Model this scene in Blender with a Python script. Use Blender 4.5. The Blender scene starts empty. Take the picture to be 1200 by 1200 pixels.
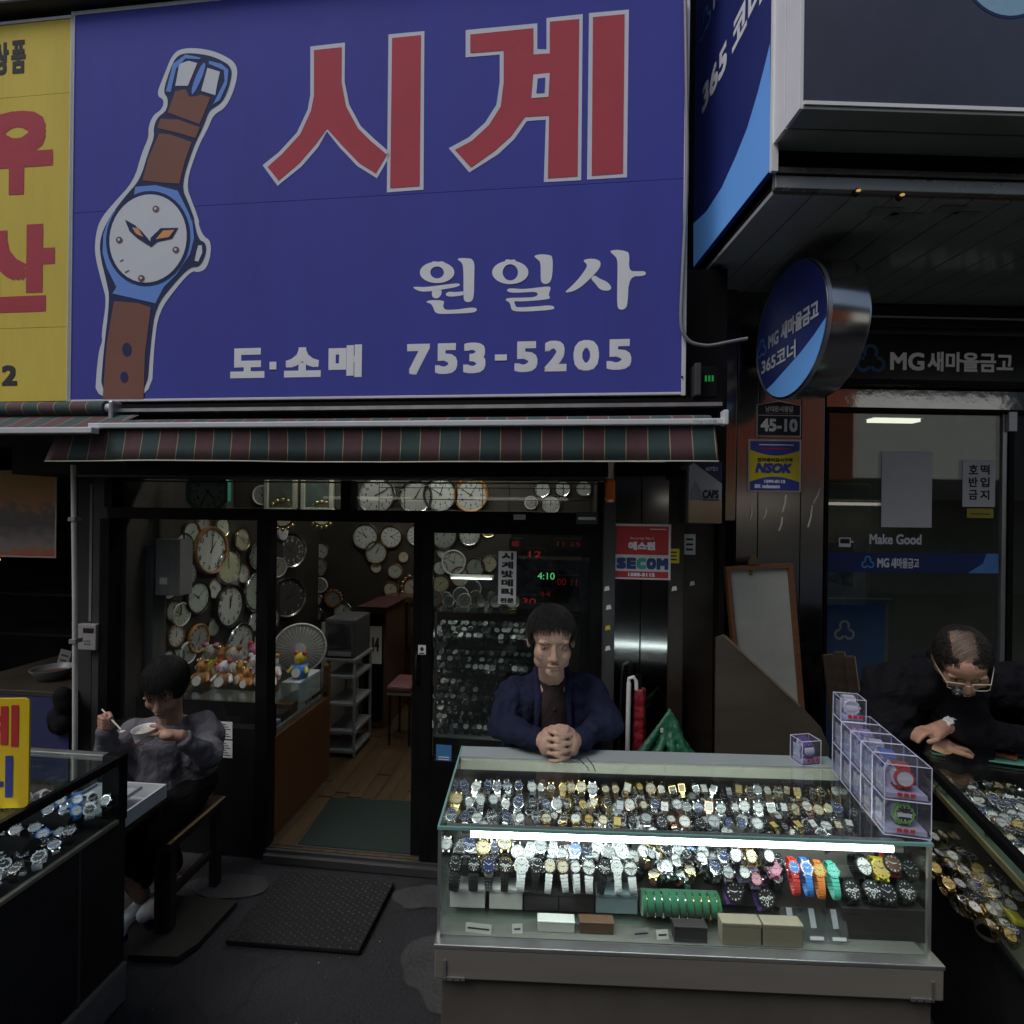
import bpy, bmesh, math, random
from mathutils import Vector, Matrix, noise
random.seed(7)
sc = bpy.context.scene
C = sc.collection
R = math.radians

# ------------------------------------------------------------------ camera
CAMZ = 1.85
PHI = 0.012                                   # slight roll of the hand-held panorama
FWD = Vector((0, 1, 0))
RT = Vector((math.cos(PHI), 0, math.sin(PHI)))
UP = Vector((-math.sin(PHI), 0, math.cos(PHI)))
CAM = Vector((0, 0, CAMZ))
cd = bpy.data.cameras.new('camera'); cam = bpy.data.objects.new('camera', cd); C.objects.link(cam)
cd.sensor_width = 36; cd.lens = 18; cd.clip_end = 400; cd.clip_start = 0.02
cam.matrix_world = Matrix(((RT.x, UP.x, -FWD.x, 0), (RT.y, UP.y, -FWD.y, 0), (RT.z, UP.z, -FWD.z, CAMZ), (0, 0, 0, 1)))
sc.camera = cam
# ------------------------------------------------------------------ sky and sun (overcast, alley shade)
SUN_EL, SUN_AZ = R(55), R(230)
w = bpy.data.worlds.new('World'); sc.world = w; w.use_nodes = True
nt = w.node_tree
bg = nt.nodes['Background']
sky = nt.nodes.new('ShaderNodeTexSky'); sky.sky_type = 'NISHITA'; sky.sun_disc = False
sky.sun_elevation = SUN_EL; sky.sun_rotation = SUN_AZ; sky.dust_density = 4; sky.air_density = 1.2; sky.ozone_density = 1
nt.links.new(sky.outputs[0], bg.inputs[0]); bg.inputs[1].default_value = 0.1
sl = bpy.data.lights.new('sun', 'SUN'); sun = bpy.data.objects.new('sun', sl); C.objects.link(sun)
sl.energy = 1.3; sl.angle = R(30); sl.color = (.97, .985, 1)
sd = Vector((math.sin(SUN_AZ) * math.cos(SUN_EL), math.cos(SUN_AZ) * math.cos(SUN_EL), math.sin(SUN_EL)))
sun.rotation_euler = (-sd).to_track_quat('-Z', 'Y').to_euler()
sc.view_settings.view_transform = 'Standard'; sc.view_settings.look = 'None'
sc.view_settings.gamma = 1; sc.view_settings.use_curve_mapping = False
sc.view_settings.exposure = -0.12
sc.render.engine = 'CYCLES'
cy = sc.cycles
cy.use_denoising = True; cy.max_bounces = 8; cy.diffuse_bounces = 4; cy.glossy_bounces = 4
cy.transparent_max_bounces = 24; cy.transmission_bounces = 4; cy.caustics_reflective = False; cy.caustics_refractive = False
cy.sample_clamp_indirect = 4

# ------------------------------------------------------------------ pixels to places
def ray(px, py):
    return FWD + RT * ((px - 600) / 600) + UP * ((600 - py) / 600)
def hit(px, py, p0, n):
    d = ray(px, py); t = (Vector(p0) - CAM).dot(n) / d.dot(n)
    return CAM + d * t
def at_d(px, py, d): return hit(px, py, (0, d, 0), Vector((0, 1, 0)))
def on_z(px, py, z): return hit(px, py, (0, 0, z), Vector((0, 0, 1)))
class Frame:
    """upright local frame: x right along a front, y into it, z up"""
    def __init__(s, ox, oy, yaw):
        s.M = Matrix.Translation((ox, oy, 0)) @ Matrix.Rotation(-R(yaw), 4, 'Z'); s.I = s.M.inverted()
        s.n = Vector((math.sin(R(yaw)), math.cos(R(yaw)), 0)); s.e = Vector((math.cos(R(yaw)), -math.sin(R(yaw)), 0)); s.o = Vector((ox, oy, 0))
    def Y(s, px, py, y=0):      # pixel -> local point on the plane y
        return s.I @ hit(px, py, s.o + s.n * y, s.n)
    def X(s, px, py, x):        # pixel -> local point on the plane x
        return s.I @ hit(px, py, s.o + s.e * x, s.e)
    def Z(s, px, py, z):
        return s.I @ on_z(px, py, z)
    def rect(s, a, b, c, d, y=0):   # px0,py0,px1,py1 -> s0,s1,z0,z1
        P = [s.Y(a, b, y), s.Y(c, b, y), s.Y(a, d, y), s.Y(c, d, y)]
        return ((P[0].x + P[2].x) / 2, (P[1].x + P[3].x) / 2, (P[2].z + P[3].z) / 2, (P[0].z + P[1].z) / 2)
FA = Frame(0, 2.6, 6.2)          # the watch shop front, y = 0 at the doors
FM = Frame(0, 2.9, -1.5)         # the bank next door
IDM = Matrix.Identity(4)

# ------------------------------------------------------------------ materials
MATS = {}
def mat(name, col, rough=.5, metal=0, var=.12, scale=6, bump=0, spec=.5, bscale=None, coat=0, rvar=.1, emit=0, alpha=None, stretch=(1, 1, 1), dirt=0, sheen=0):
    if name in MATS: return MATS[name]
    m = bpy.data.materials.new(name); m.use_nodes = True; t = m.node_tree; N = t.nodes; L = t.links
    b = N['Principled BSDF']; MATS[name] = m
    tc = N.new('ShaderNodeTexCoord'); mp = N.new('ShaderNodeMapping'); mp.inputs['Scale'].default_value = stretch
    L.new(tc.outputs['Object'], mp.inputs[0])
    nz = N.new('ShaderNodeTexNoise'); nz.inputs['Scale'].default_value = scale; nz.inputs['Detail'].default_value = 6; nz.inputs['Roughness'].default_value = .62
    L.new(mp.outputs[0], nz.inputs['Vector'])
    rp = N.new('ShaderNodeValToRGB'); c = col
    rp.color_ramp.elements[0].position = .3; rp.color_ramp.elements[1].position = .7
    rp.color_ramp.elements[0].color = tuple(max(0, x * (1 - var)) for x in c[:3]) + (1,)
    rp.color_ramp.elements[1].color = tuple(min(1, x * (1 + var)) for x in c[:3]) + (1,)
    L.new(nz.outputs['Fac'], rp.inputs[0]); src = rp.outputs[0]
    if dirt:
        n2 = N.new('ShaderNodeTexNoise'); n2.inputs['Scale'].default_value = scale * .35; n2.inputs['Detail'].default_value = 9; n2.inputs['Roughness'].default_value = .75
        L.new(mp.outputs[0], n2.inputs['Vector'])
        r2 = N.new('ShaderNodeValToRGB'); r2.color_ramp.elements[0].position = .48; r2.color_ramp.elements[1].position = .72
        r2.color_ramp.elements[0].color = (0, 0, 0, 1); r2.color_ramp.elements[1].color = (dirt, dirt, dirt, 1)
        L.new(n2.outputs['Fac'], r2.inputs[0])
        mx = N.new('ShaderNodeMixRGB'); mx.inputs[2].default_value = (c[0] * .3 + .02, c[1] * .3 + .018, c[2] * .3 + .015, 1)
        L.new(r2.outputs[0], mx.inputs[0]); L.new(src, mx.inputs[1]); src = mx.outputs[0]
    L.new(src, b.inputs['Base Color'])
    b.inputs['Metallic'].default_value = metal; b.inputs['Specular IOR Level'].default_value = spec
    mr = N.new('ShaderNodeMapRange'); mr.inputs['To Min'].default_value = max(.02, rough - rvar); mr.inputs['To Max'].default_value = min(1, rough + rvar)
    L.new(nz.outputs['Fac'], mr.inputs['Value']); L.new(mr.outputs[0], b.inputs['Roughness'])
    if coat: b.inputs['Coat Weight'].default_value = coat; b.inputs['Coat Roughness'].default_value = .15
    if sheen: b.inputs['Sheen Weight'].default_value = sheen
    if emit:
        b.inputs['Emission Color'].default_value = tuple(c[:3]) + (1,); b.inputs['Emission Strength'].default_value = emit
    if bump:
        nb = N.new('ShaderNodeTexNoise'); nb.inputs['Scale'].default_value = bscale or scale * 6; nb.inputs['Detail'].default_value = 5
        L.new(mp.outputs[0], nb.inputs['Vector'])
        bp = N.new('ShaderNodeBump'); bp.inputs['Strength'].default_value = bump; bp.inputs['Distance'].default_value = .01
        L.new(nb.outputs['Fac'], bp.inputs['Height']); L.new(bp.outputs[0], b.inputs['Normal'])
    return m
def glass(name, tint=(.93, .97, .95), refl=1.0, rough=.02, smear=.03, f0=.035):
    """thin pane: mostly clear, Fresnel mirror, a little dust"""
    if name in MATS: return MATS[name]
    m = bpy.data.materials.new(name); m.use_nodes = True; t = m.node_tree; N = t.nodes; L = t.links
    N.remove(N['Principled BSDF']); out = N['Material Output']; MATS[name] = m
    tr = N.new('ShaderNodeBsdfTransparent'); tr.inputs[0].default_value = tint + (1,)
    gl = N.new('ShaderNodeBsdfGlossy'); gl.inputs['Roughness'].default_value = rough; gl.inputs[0].default_value = (refl, refl, refl, 1)
    lw = N.new('ShaderNodeLayerWeight'); lw.inputs[0].default_value = .5
    pw = N.new('ShaderNodeMath'); pw.operation = 'POWER'; pw.inputs[1].default_value = 5; L.new(lw.outputs['Facing'], pw.inputs[0])
    fr = N.new('ShaderNodeMath'); fr.operation = 'MULTIPLY_ADD'; fr.inputs[1].default_value = .96; fr.inputs[2].default_value = f0; L.new(pw.outputs[0], fr.inputs[0])
    m1 = N.new('ShaderNodeMixShader'); L.new(fr.outputs[0], m1.inputs[0]); L.new(tr.outputs[0], m1.inputs[1]); L.new(gl.outputs[0], m1.inputs[2])
    df = N.new('ShaderNodeBsdfDiffuse'); df.inputs[0].default_value = (.6, .6, .58, 1)
    tc = N.new('ShaderNodeTexCoord'); nz = N.new('ShaderNodeTexNoise'); nz.inputs['Scale'].default_value = 5; nz.inputs['Detail'].default_value = 8; nz.inputs['Roughness'].default_value = .7
    L.new(tc.outputs['Object'], nz.inputs['Vector'])
    mr = N.new('ShaderNodeMapRange'); mr.inputs['From Min'].default_value = .4; mr.inputs['From Max'].default_value = .8; mr.inputs['To Min'].default_value = smear * .2; mr.inputs['To Max'].default_value = smear * 2
    L.new(nz.outputs['Fac'], mr.inputs['Value'])
    m2 = N.new('ShaderNodeMixShader'); L.new(mr.outputs[0], m2.inputs[0]); L.new(m1.outputs[0], m2.inputs[1]); L.new(df.outputs[0], m2.inputs[2])
    L.new(m2.outputs[0], out.inputs['Surface'])
    return m
def lamp(name, col, strength):
    if name in MATS: return MATS[name]
    m = bpy.data.materials.new(name); m.use_nodes = True; t = m.node_tree; N = t.nodes; MATS[name] = m
    N.remove(N['Principled BSDF']); e = N.new('ShaderNodeEmission'); e.inputs[0].default_value = col + (1,); e.inputs[1].default_value = strength
    t.links.new(e.outputs[0], N['Material Output'].inputs['Surface'])
    return m
def wood(name, c0, c1, scale=3, rough=.45, stretch=(1, 1, 12), bump=.1):
    if name in MATS: return MATS[name]
    m = mat(name, c0, rough, 0, .2, scale, bump, stretch=stretch)
    rp = [n for n in m.node_tree.nodes if n.type == 'VALTORGB'][0]
    rp.color_ramp.elements[0].color = tuple(c0) + (1,); rp.color_ramp.elements[1].color = tuple(c1) + (1,)
    return m

# ------------------------------------------------------------------ mesh builder
class MB:
    def __init__(s): s.v = []; s.f = []; s.m = []; s.T = None
    def add(s, vs, fs, mi=0):
        o = len(s.v)
        s.v += [tuple(s.T @ Vector(p)) if s.T is not None else tuple(p) for p in vs]
        s.f += [tuple(i + o for i in f) for f in fs]; s.m += [mi] * len(fs); return s
    def box(s, x0, x1, y0, y1, z0, z1, mi=0):
        return s.add([(x0, y0, z0), (x1, y0, z0), (x1, y1, z0), (x0, y1, z0), (x0, y0, z1), (x1, y0, z1), (x1, y1, z1), (x0, y1, z1)],
                     [(0, 3, 2, 1), (4, 5, 6, 7), (0, 1, 5, 4), (1, 2, 6, 5), (2, 3, 7, 6), (3, 0, 4, 7)], mi)
    def tube(s, pts, r, n=8, mi=0, caps=True, sq=1.0):
        pts = [Vector(p) for p in pts]; k = len(pts)
        rr = r if isinstance(r, (list, tuple)) else [r] * k
        vs = []; up = None
        for i, p in enumerate(pts):
            t = (pts[min(i + 1, k - 1)] - pts[max(i - 1, 0)])
            if t.length < 1e-9: t = Vector((0, 0, 1))
            t.normalize()
            if up is None: up = t.orthogonal().normalized()
            up = (up - t * up.dot(t)); up = up.normalized() if up.length > 1e-6 else t.orthogonal().normalized()
            sd_ = t.cross(up)
            for j in range(n):
                a = 2 * math.pi * j / n; vs.append(p + (up * math.cos(a) + sd_ * math.sin(a) * sq) * rr[i])
        fs = [(i * n + j, i * n + (j + 1) % n, (i + 1) * n + (j + 1) % n, (i + 1) * n + j) for i in range(k - 1) for j in range(n)]
        if caps: fs += [tuple(range(n))[::-1], tuple(range((k - 1) * n, k * n))]
        return s.add(vs, fs, mi)
    def cyl(s, p0, p1, r0, r1=None, n=16, mi=0, caps=True): return s.tube([p0, p1], [r0, r0 if r1 is None else r1], n, mi, caps)
    def prism(s, poly, y0, y1, mi=0):      # polygon in x,z extruded along y
        n = len(poly)
        vs = [(x, y0, z) for x, z in poly] + [(x, y1, z) for x, z in poly]
        fs = [tuple(range(n)), tuple(range(n, 2 * n))[::-1]] + [(i, (i + 1) % n + 0, (i + 1) % n + n, i + n) for i in range(n)]
        return s.add(vs, fs, mi)
    def slab(s, poly, z0, z1, mi=0):       # polygon in x,y extruded along z
        n = len(poly)
        vs = [(x, y, z0) for x, y in poly] + [(x, y, z1) for x, y in poly]
        fs = [tuple(range(n))[::-1], tuple(range(n, 2 * n))] + [(i, (i + 1) % n, (i + 1) % n + n, i + n) for i in range(n)]
        return s.add(vs, fs, mi)
    def flat(s, poly, y, mi=0): return s.add([(x, y, z) for x, z in poly], [tuple(range(len(poly)))], mi)
    def ring(s, outer, inner, y0, y1, mi=0):   # closed band between two outlines of equal count, extruded along y
        n = len(outer); vs = [(x, y0, z) for x, z in outer] + [(x, y0, z) for x, z in inner] + [(x, y1, z) for x, z in outer] + [(x, y1, z) for x, z in inner]
        fs = []
        for i in range(n):
            j = (i + 1) % n
            fs += [(i, j, n + j, n + i), (2 * n + i, 3 * n + i, 3 * n + j, 2 * n + j), (i, 2 * n + i, 2 * n + j, j), (n + i, n + j, 3 * n + j, 3 * n + i)]
        return s.add(vs, fs, mi)
    def lathe(s, prof, n=24, mi=0, axis='Z', caps=True):
        vs = []; k = len(prof)
        for r, h in prof:
            for j in range(n):
                a = 2 * math.pi * j / n; x, y = r * math.cos(a), r * math.sin(a)
                vs.append((x, y, h) if axis == 'Z' else (x, -h, y) if axis == 'Y' else (h, x, y))
        fs = [(i * n + j, i * n + (j + 1) % n, (i + 1) * n + (j + 1) % n, (i + 1) * n + j) for i in range(k - 1) for j in range(n)]
        if caps: fs += [tuple(range(n))[::-1], tuple(range((k - 1) * n, k * n))]
        return s.add(vs, fs, mi)
    def ball(s, c, r, nu=14, nv=9, mi=0):
        if not isinstance(r, (tuple, list)): r = (r, r, r)
        c = Vector(c); vs = [c + Vector((0, 0, -r[2]))]
        for i in range(1, nv):
            b = -math.pi / 2 + math.pi * i / nv
            vs += [c + Vector((r[0] * math.cos(b) * math.cos(2 * math.pi * j / nu), r[1] * math.cos(b) * math.sin(2 * math.pi * j / nu), r[2] * math.sin(b))) for j in range(nu)]
        vs.append(c + Vector((0, 0, r[2]))); fs = []
        for j in range(nu):
            fs.append((0, 1 + (j + 1) % nu, 1 + j)); e = 1 + (nv - 2) * nu; fs.append((len(vs) - 1, e + j, e + (j + 1) % nu))
        for i in range(nv - 2):
            for j in range(nu): a = 1 + i * nu; fs.append((a + j, a + (j + 1) % nu, a + nu + (j + 1) % nu, a + nu + j))
        return s.add(vs, fs, mi)
    def cap(s, p0, p1, r0, r1=None, n=12):   # capsule made of overlapping solids, for remeshing
        r1 = r0 if r1 is None else r1; s.ball(p0, r0, n, 7); s.ball(p1, r1, n, 7); return s.cyl(p0, p1, r0, r1, n)
    def data(s, name, mats, smooth=None):
        me = bpy.data.meshes.new(name); me.from_pydata(s.v, [], s.f)
        for m in (mats if isinstance(mats, (list, tuple)) else [mats]): me.materials.append(m)
        if len(me.materials) > 1: me.polygons.foreach_set('material_index', s.m)
        if smooth is not None:
            me.polygons.foreach_set('use_smooth', [True] * len(me.polygons)); me.set_sharp_from_angle(angle=R(smooth))
        bm = bmesh.new(); bm.from_mesh(me); bmesh.ops.recalc_face_normals(bm, faces=bm.faces); bm.to_mesh(me); bm.free()
        me.update(); return me
    def build(s, name, mats, parent=None, M=None, smooth=None, bevel=0, weld=False):
        me = s.data(name, mats, None if weld else smooth)
        if weld:
            bm = bmesh.new(); bm.from_mesh(me); bmesh.ops.remove_doubles(bm, verts=bm.verts, dist=1e-5); bmesh.ops.recalc_face_normals(bm, faces=bm.faces); bm.to_mesh(me); bm.free()
            me.polygons.foreach_set('use_smooth', [True] * len(me.polygons)); me.update()
        return obj(name, me, parent, M, bevel)
def obj(name, me, parent=None, M=None, bevel=0):
    o = bpy.data.objects.new(name, me); C.objects.link(o)
    if parent is not None: o.parent = parent
    if M is not None: o.matrix_local = M
    if bevel:
        b = o.modifiers.new('bevel', 'BEVEL'); b.width = bevel; b.segments = 2; b.limit_method = 'ANGLE'; b.angle_limit = R(40)
    return o
def tag(o, label, cat, group=None):
    o['label'] = label; o['category'] = cat
    if group: o['group'] = group
    return o
def thing(name, label, cat, M=None, group=None):
    o = bpy.data.objects.new(name, None); C.objects.link(o); o.empty_display_size = .05
    if M is not None: o.matrix_world = M
    return tag(o, label, cat, group)
def struct(o): o['kind'] = 'structure'; return o
def bx(name, m, x0, x1, y0, y1, z0, z1, parent=None, M=None, bevel=0): return MB().box(x0, x1, y0, y1, z0, z1).build(name, m, parent, M, bevel=bevel)
def T(x, y, z): return Matrix.Translation((x, y, z))
def RX(a): return Matrix.Rotation(R(a), 4, 'X')
def RY(a): return Matrix.Rotation(R(a), 4, 'Y')
def RZ(a): return Matrix.Rotation(R(a), 4, 'Z')
def S(x, y=None, z=None): return Matrix.Diagonal((x, y if y is not None else x, z if z is not None else x, 1))

TXT = {}
def text_verts(s, bold=0):
    if s in TXT: return TXT[s]
    c = bpy.data.curves.new('t', 'FONT'); c.body = s; c.size = 1; c.resolution_u = 3
    o = bpy.data.objects.new('t', c); C.objects.link(o)
    dg = bpy.context.evaluated_depsgraph_get(); dg.update(); e = o.evaluated_get(dg); me = e.to_mesh()
    vs = [(v.co.x, v.co.y) for v in me.vertices]; fs = [tuple(p.vertices) for p in me.polygons]
    e.to_mesh_clear(); bpy.data.objects.remove(o); bpy.data.curves.remove(c)
    TXT[s] = (vs, fs); return TXT[s]
def lettering(s, x0, x1, z0, z1, y, m, parent=None, M=None, bold=.0, slant=0, name='lettering', rise=0):
    """printed writing fitted to a rectangle in x,z at depth y; bold = extra stroke width in metres"""
    vs, fs = text_verts(s)
    ax, bx_ = min(v[0] for v in vs), max(v[0] for v in vs); az, bz = min(v[1] for v in vs), max(v[1] for v in vs)
    h = bold / 2
    kx = (x1 - x0 - 2 * h) / (bx_ - ax); kz = (z1 - z0 - 2 * h) / max(1e-6, bz - az)
    mb = MB(); offs = [(0, 0)] if not bold else [(-h, -h), (h, -h), (h, h), (-h, h), (0, h), (0, -h), (-h, 0), (h, 0), (0, 0)]
    for i, (dx, dz) in enumerate(offs):
        q = []
        for a, b in vs:
            zz = (b - az) * kz; xx = (a - ax) * kx
            q.append((x0 + h + xx + dx + slant * zz, y - i * .00006, z0 + h + zz + dz + rise * xx))
        mb.add(q, fs)
    return mb.build(name, m, parent, M)
def circ(cx, cz, rx, rz=None, n=28, a0=0, a1=360, rot=0):
    rz = rx if rz is None else rz; full = abs(a1 - a0 - 360) < 1e-6; k = n if full else n + 1; c, s_ = math.cos(R(rot)), math.sin(R(rot)); out = []
    for i in range(k):
        a = R(a0 + (a1 - a0) * i / n); x, z = rx * math.cos(a), rz * math.sin(a); out.append((cx + x * c - z * s_, cz + x * s_ + z * c))
    return out
def smooth_poly(P, it=2):
    for _ in range(it):
        Q = []
        for i in range(len(P)):
            a, b = P[i], P[(i + 1) % len(P)]
            Q += [(a[0] * .75 + b[0] * .25, a[1] * .75 + b[1] * .25), (a[0] * .25 + b[0] * .75, a[1] * .25 + b[1] * .75)]
        P = Q
    return P
ORD = ['first', 'second', 'third', 'fourth', 'fifth', 'sixth', 'seventh', 'eighth', 'ninth', 'tenth', 'eleventh', 'twelfth', 'thirteenth', 'fourteenth', 'fifteenth', 'sixteenth', 'seventeenth', 'eighteenth', 'nineteenth', 'twentieth']
ORD += ['twenty-' + o for o in ORD[:9]] + ['thirtieth'] + ['thirty-' + o for o in ORD[:9]] + ['fortieth'] + ['forty-' + o for o in ORD[:9]] + ['fiftieth'] + ['fifty-' + o for o in ORD[:9]]
# all writing is turned into outlines now, while the scene is still empty
for s_ in ['도', '소', '매', '품', '상', '우', '산', '어닝시스템', '전문', 'MG', '새마을금고', 'Make Good', '365', '코너', 'MG새마을금고', '365코너', '45-10', '남대문시장길', 'NSOK', '전자경비감시구역', '1599-8112', 'SK telecom', '에스원', 'Security No.1', '1588-3112', 'CAPS', 'ADT캡스', '계', '리', '수', '시'] + list('시계밧데리753-520SECOM호떡반입금지12346789'):
    text_verts(s_)
# ================================================================== materials in use
steel = mat('brushed_stainless', (.36, .355, .35), .17, 1, .05, 2, 0, rvar=.05, dirt=.08); dsteel = mat('dark_mirror_steel', (.20, .20, .205), .10, 1, .05, 2, 0, rvar=.04)
bronze = mat('bronze_steel', (.30, .25, .2), .2, 1, .04, 2, 0, rvar=.05)
alu = mat('aluminium', (.55, .56, .57), .38, .9, .06, 12)
whitealu = mat('white_painted_aluminium', (.55, .58, .61), .45, 0, .05, 5, dirt=.25)
black = mat('black_frame', (.006, .006, .007), .5, 0, .3, 8, spec=.12)
blackmetal = mat('dark_metal', (.016, .016, .018), .45, .2, .25, 8, spec=.2)
greymetal = mat('grey_painted_metal', (.05, .05, .054), .5, .2, .15, 7, dirt=.3)
whitep = mat('white_plastic', (.62, .63, .62), .45, 0, .05, 8)
creamp = mat('cream_plastic', (.5, .48, .4), .5, 0, .06, 8)
greyp = mat('grey_plastic', (.2, .21, .22), .5, 0, .08, 8)
paper = mat('white_paper', (.66, .67, .66), .8, 0, .03, 10)
redprint = mat('red_print', (.46, .03, .035), .6, 0, .08, 9)
darkprint = mat('black_print', (.015, .015, .018), .6, 0, .1, 9)
whiteprint = mat('white_print', (.74, .77, .82), .7, 0, .05, 6, spec=.15)
paneglass = glass('shop_glass', (.95, .97, .96), 1, .015, .004, .022)
caseglass = glass('case_glass', (.95, .985, .97), 1, .015, .008)
sideglass = glass('case_side_glass', (.9, .96, .94), 1, .02, .008)
glassedge = mat('green_glass_edge', (.18, .36, .33), .15, 0, .1, 10)
acrylic = glass('clear_acrylic', (.93, .94, .99), 1.0, .05, .05)

# ================================================================== ground
def ground_material():
    m = mat('alley_asphalt', (.0115, .0122, .0160), .85, 0, .35, 2.2, .55, bscale=90, dirt=.0)
    t = m.node_tree; N = t.nodes; L = t.links; b = N['Principled BSDF']
    tc = [n for n in N if n.type == 'TEX_COORD'][0]
    v = N.new('ShaderNodeTexNoise'); v.inputs['Scale'].default_value = 150; v.inputs['Detail'].default_value = 2
    L.new(tc.outputs['Object'], v.inputs['Vector'])
    r = N.new('ShaderNodeValToRGB'); r.color_ramp.elements[0].position = .60; r.color_ramp.elements[1].position = .72
    r.color_ramp.elements[0].color = (0, 0, 0, 1); r.color_ramp.elements[1].color = (.55, .55, .55, 1)
    L.new(v.outputs['Fac'], r.inputs[0])
    mx = N.new('ShaderNodeMixRGB'); mx.inputs[2].default_value = (.055, .058, .066, 1)
    src = b.inputs['Base Color'].links[0].from_socket
    L.new(r.outputs[0], mx.inputs[0]); L.new(src, mx.inputs[1]); L.new(mx.outputs[0], b.inputs['Base Color'])
    vo = N.new('ShaderNodeTexVoronoi'); vo.feature = 'DISTANCE_TO_EDGE'; vo.inputs['Scale'].default_value = 1.1
    nd = N.new('ShaderNodeTexNoise'); nd.inputs['Scale'].default_value = 3; nd.inputs['Detail'].default_value = 6; L.new(tc.outputs['Object'], nd.inputs['Vector'])
    va = N.new('ShaderNodeMixRGB'); va.blend_type = 'ADD'; va.inputs[0].default_value = .45; L.new(tc.outputs['Object'], va.inputs[1]); L.new(nd.outputs['Color'], va.inputs[2]); L.new(va.outputs[0], vo.inputs['Vector'])
    cr_ = N.new('ShaderNodeValToRGB'); cr_.color_ramp.elements[0].position = .0; cr_.color_ramp.elements[1].position = .012; cr_.color_ramp.elements[0].color = (.25, .25, .25, 1); L.new(vo.outputs['Distance'], cr_.inputs[0])
    st_ = N.new('ShaderNodeTexNoise'); st_.inputs['Scale'].default_value = .9; st_.inputs['Detail'].default_value = 8; st_.inputs['Roughness'].default_value = .7; L.new(tc.outputs['Object'], st_.inputs['Vector'])
    sr = N.new('ShaderNodeValToRGB'); sr.color_ramp.elements[0].position = .35; sr.color_ramp.elements[1].position = .7; sr.color_ramp.elements[0].color = (.5, .5, .52, 1); sr.color_ramp.elements[1].color = (1.5, 1.5, 1.5, 1); L.new(st_.outputs['Fac'], sr.inputs[0])
    m3 = N.new('ShaderNodeMixRGB'); m3.blend_type = 'MULTIPLY'; m3.inputs[0].default_value = 1; L.new(mx.outputs[0], m3.inputs[1]); L.new(cr_.outputs[0], m3.inputs[2])
    m4 = N.new('ShaderNodeMixRGB'); m4.blend_type = 'MULTIPLY'; m4.inputs[0].default_value = 1; L.new(m3.outputs[0], m4.inputs[1]); L.new(sr.outputs[0], m4.inputs[2]); L.new(m4.outputs[0], b.inputs['Base Color'])
    return m
asph = ground_material()
g = MB(); nx, ny = 90, 60
for (X0, X1, Y0, Y1, nx, ny) in ((-6, 6, -3.6, 3, 120, 70),):
    vs = []
    for j in range(ny + 1):
        for i in range(nx + 1):
            x = X0 + (X1 - X0) * i / nx; y = Y0 + (Y1 - Y0) * j / ny
            edge = min(1, (x - X0) * 2, (X1 - x) * 2, (y - Y0) * 2, (Y1 - y) * 2)
            h = noise.fractal(Vector((x * 1.3, y * 1.3, 3)), 1, 2, 4) * .006 * max(0, edge)
            vs.append((x, y, h - .006))
    g.add(vs, [(j * (nx + 1) + i, j * (nx + 1) + i + 1, (j + 1) * (nx + 1) + i + 1, (j + 1) * (nx + 1) + i) for j in range(ny) for i in range(nx)])
struct(g.build('alley_ground', asph, smooth=60))
struct(MB().slab([(-60, -60), (60, -60), (60, 60), (-60, 60)], -.3, -.03).build('outer_ground', asph))
# concrete patches (own outline) in the asphalt
conc = mat('patched_concrete', (.036, .037, .040), .85, 0, .35, 7, .7, bscale=60, dirt=.5)
def patch(pxs, z=.004):
    P = [on_z(a, b, 0) for a, b in pxs]; P = [(p.x, p.y) for p in P]
    P = smooth_poly(P, 3); Q = []
    for i, (x, y) in enumerate(P):
        d = noise.noise(Vector((x * 14, y * 14, 1))) * .018; Q.append((x + d, y + d * .7))
    return struct(MB().slab(Q, -.02, z).build('concrete_patch', conc))
patch([(470, 1110), (500, 1096), (530, 1100), (560, 1110), (560, 1190), (520, 1200), (485, 1165), (472, 1140)])
patch([(455, 1046), (500, 1036), (540, 1046), (540, 1062), (490, 1066), (462, 1060)], .003)
patch([(215, 1030), (310, 1022), (320, 1045), (270, 1055), (225, 1050)], .003)

gt = MB()
for k in range(420):
    x_, y_ = random.uniform(-1.6, 1.2), random.uniform(1.55, 2.5); r_ = random.uniform(.0015, .005) * (1.6 if random.random() < .06 else 1)
    vs_ = [(x_ + r_ * math.cos(a) * random.uniform(.6, 1.1), y_ + r_ * math.sin(a) * random.uniform(.6, 1.1), -.002) for a in (0, 1.3, 2.6, 3.9, 5.1)] + [(x_, y_, r_ * .6 + .001)]
    gt.add(vs_, [(0, 1, 5), (1, 2, 5), (2, 3, 5), (3, 4, 5), (4, 0, 5)], k % 7 == 0)
o = gt.build('street_grit', [mat('grit', (.05, .05, .052), .9, 0, .6, 30), mat('grit_pale', (.2, .2, .19), .9)]); o['kind'] = 'stuff'; tag(o, 'scattered grit and tiny litter on the alley ground', 'grit')
# ================================================================== shop building shell
wallm = mat('dark_painted_wall', (.025, .025, .026), .7, 0, .25, 3, .1, dirt=.3)
ceilm = mat('shop_ceiling', (.12, .115, .105), .7, 0, .15, 4)
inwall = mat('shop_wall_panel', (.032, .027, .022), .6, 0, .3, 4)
upper = mat('upper_cladding', (.10, .10, .10), .6, .3, .2, 2.5, dirt=.4)
def fs(px, py=800, y=0): return FA.Y(px, py, y).x
def fz(py, px=450, y=0): return FA.Y(px, py, y).z
S_L = fs(133); S_R = fs(704)                 # shop opening
FLOOR = .05; DEEP = 2.25
S_LW = -2.16                                  # left wall of the room
shop = thing('watch_shop', 'dark narrow watch shop packed with wall clocks under the blue sign', 'shop', FA.M)
Z_SILL = .05
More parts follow.
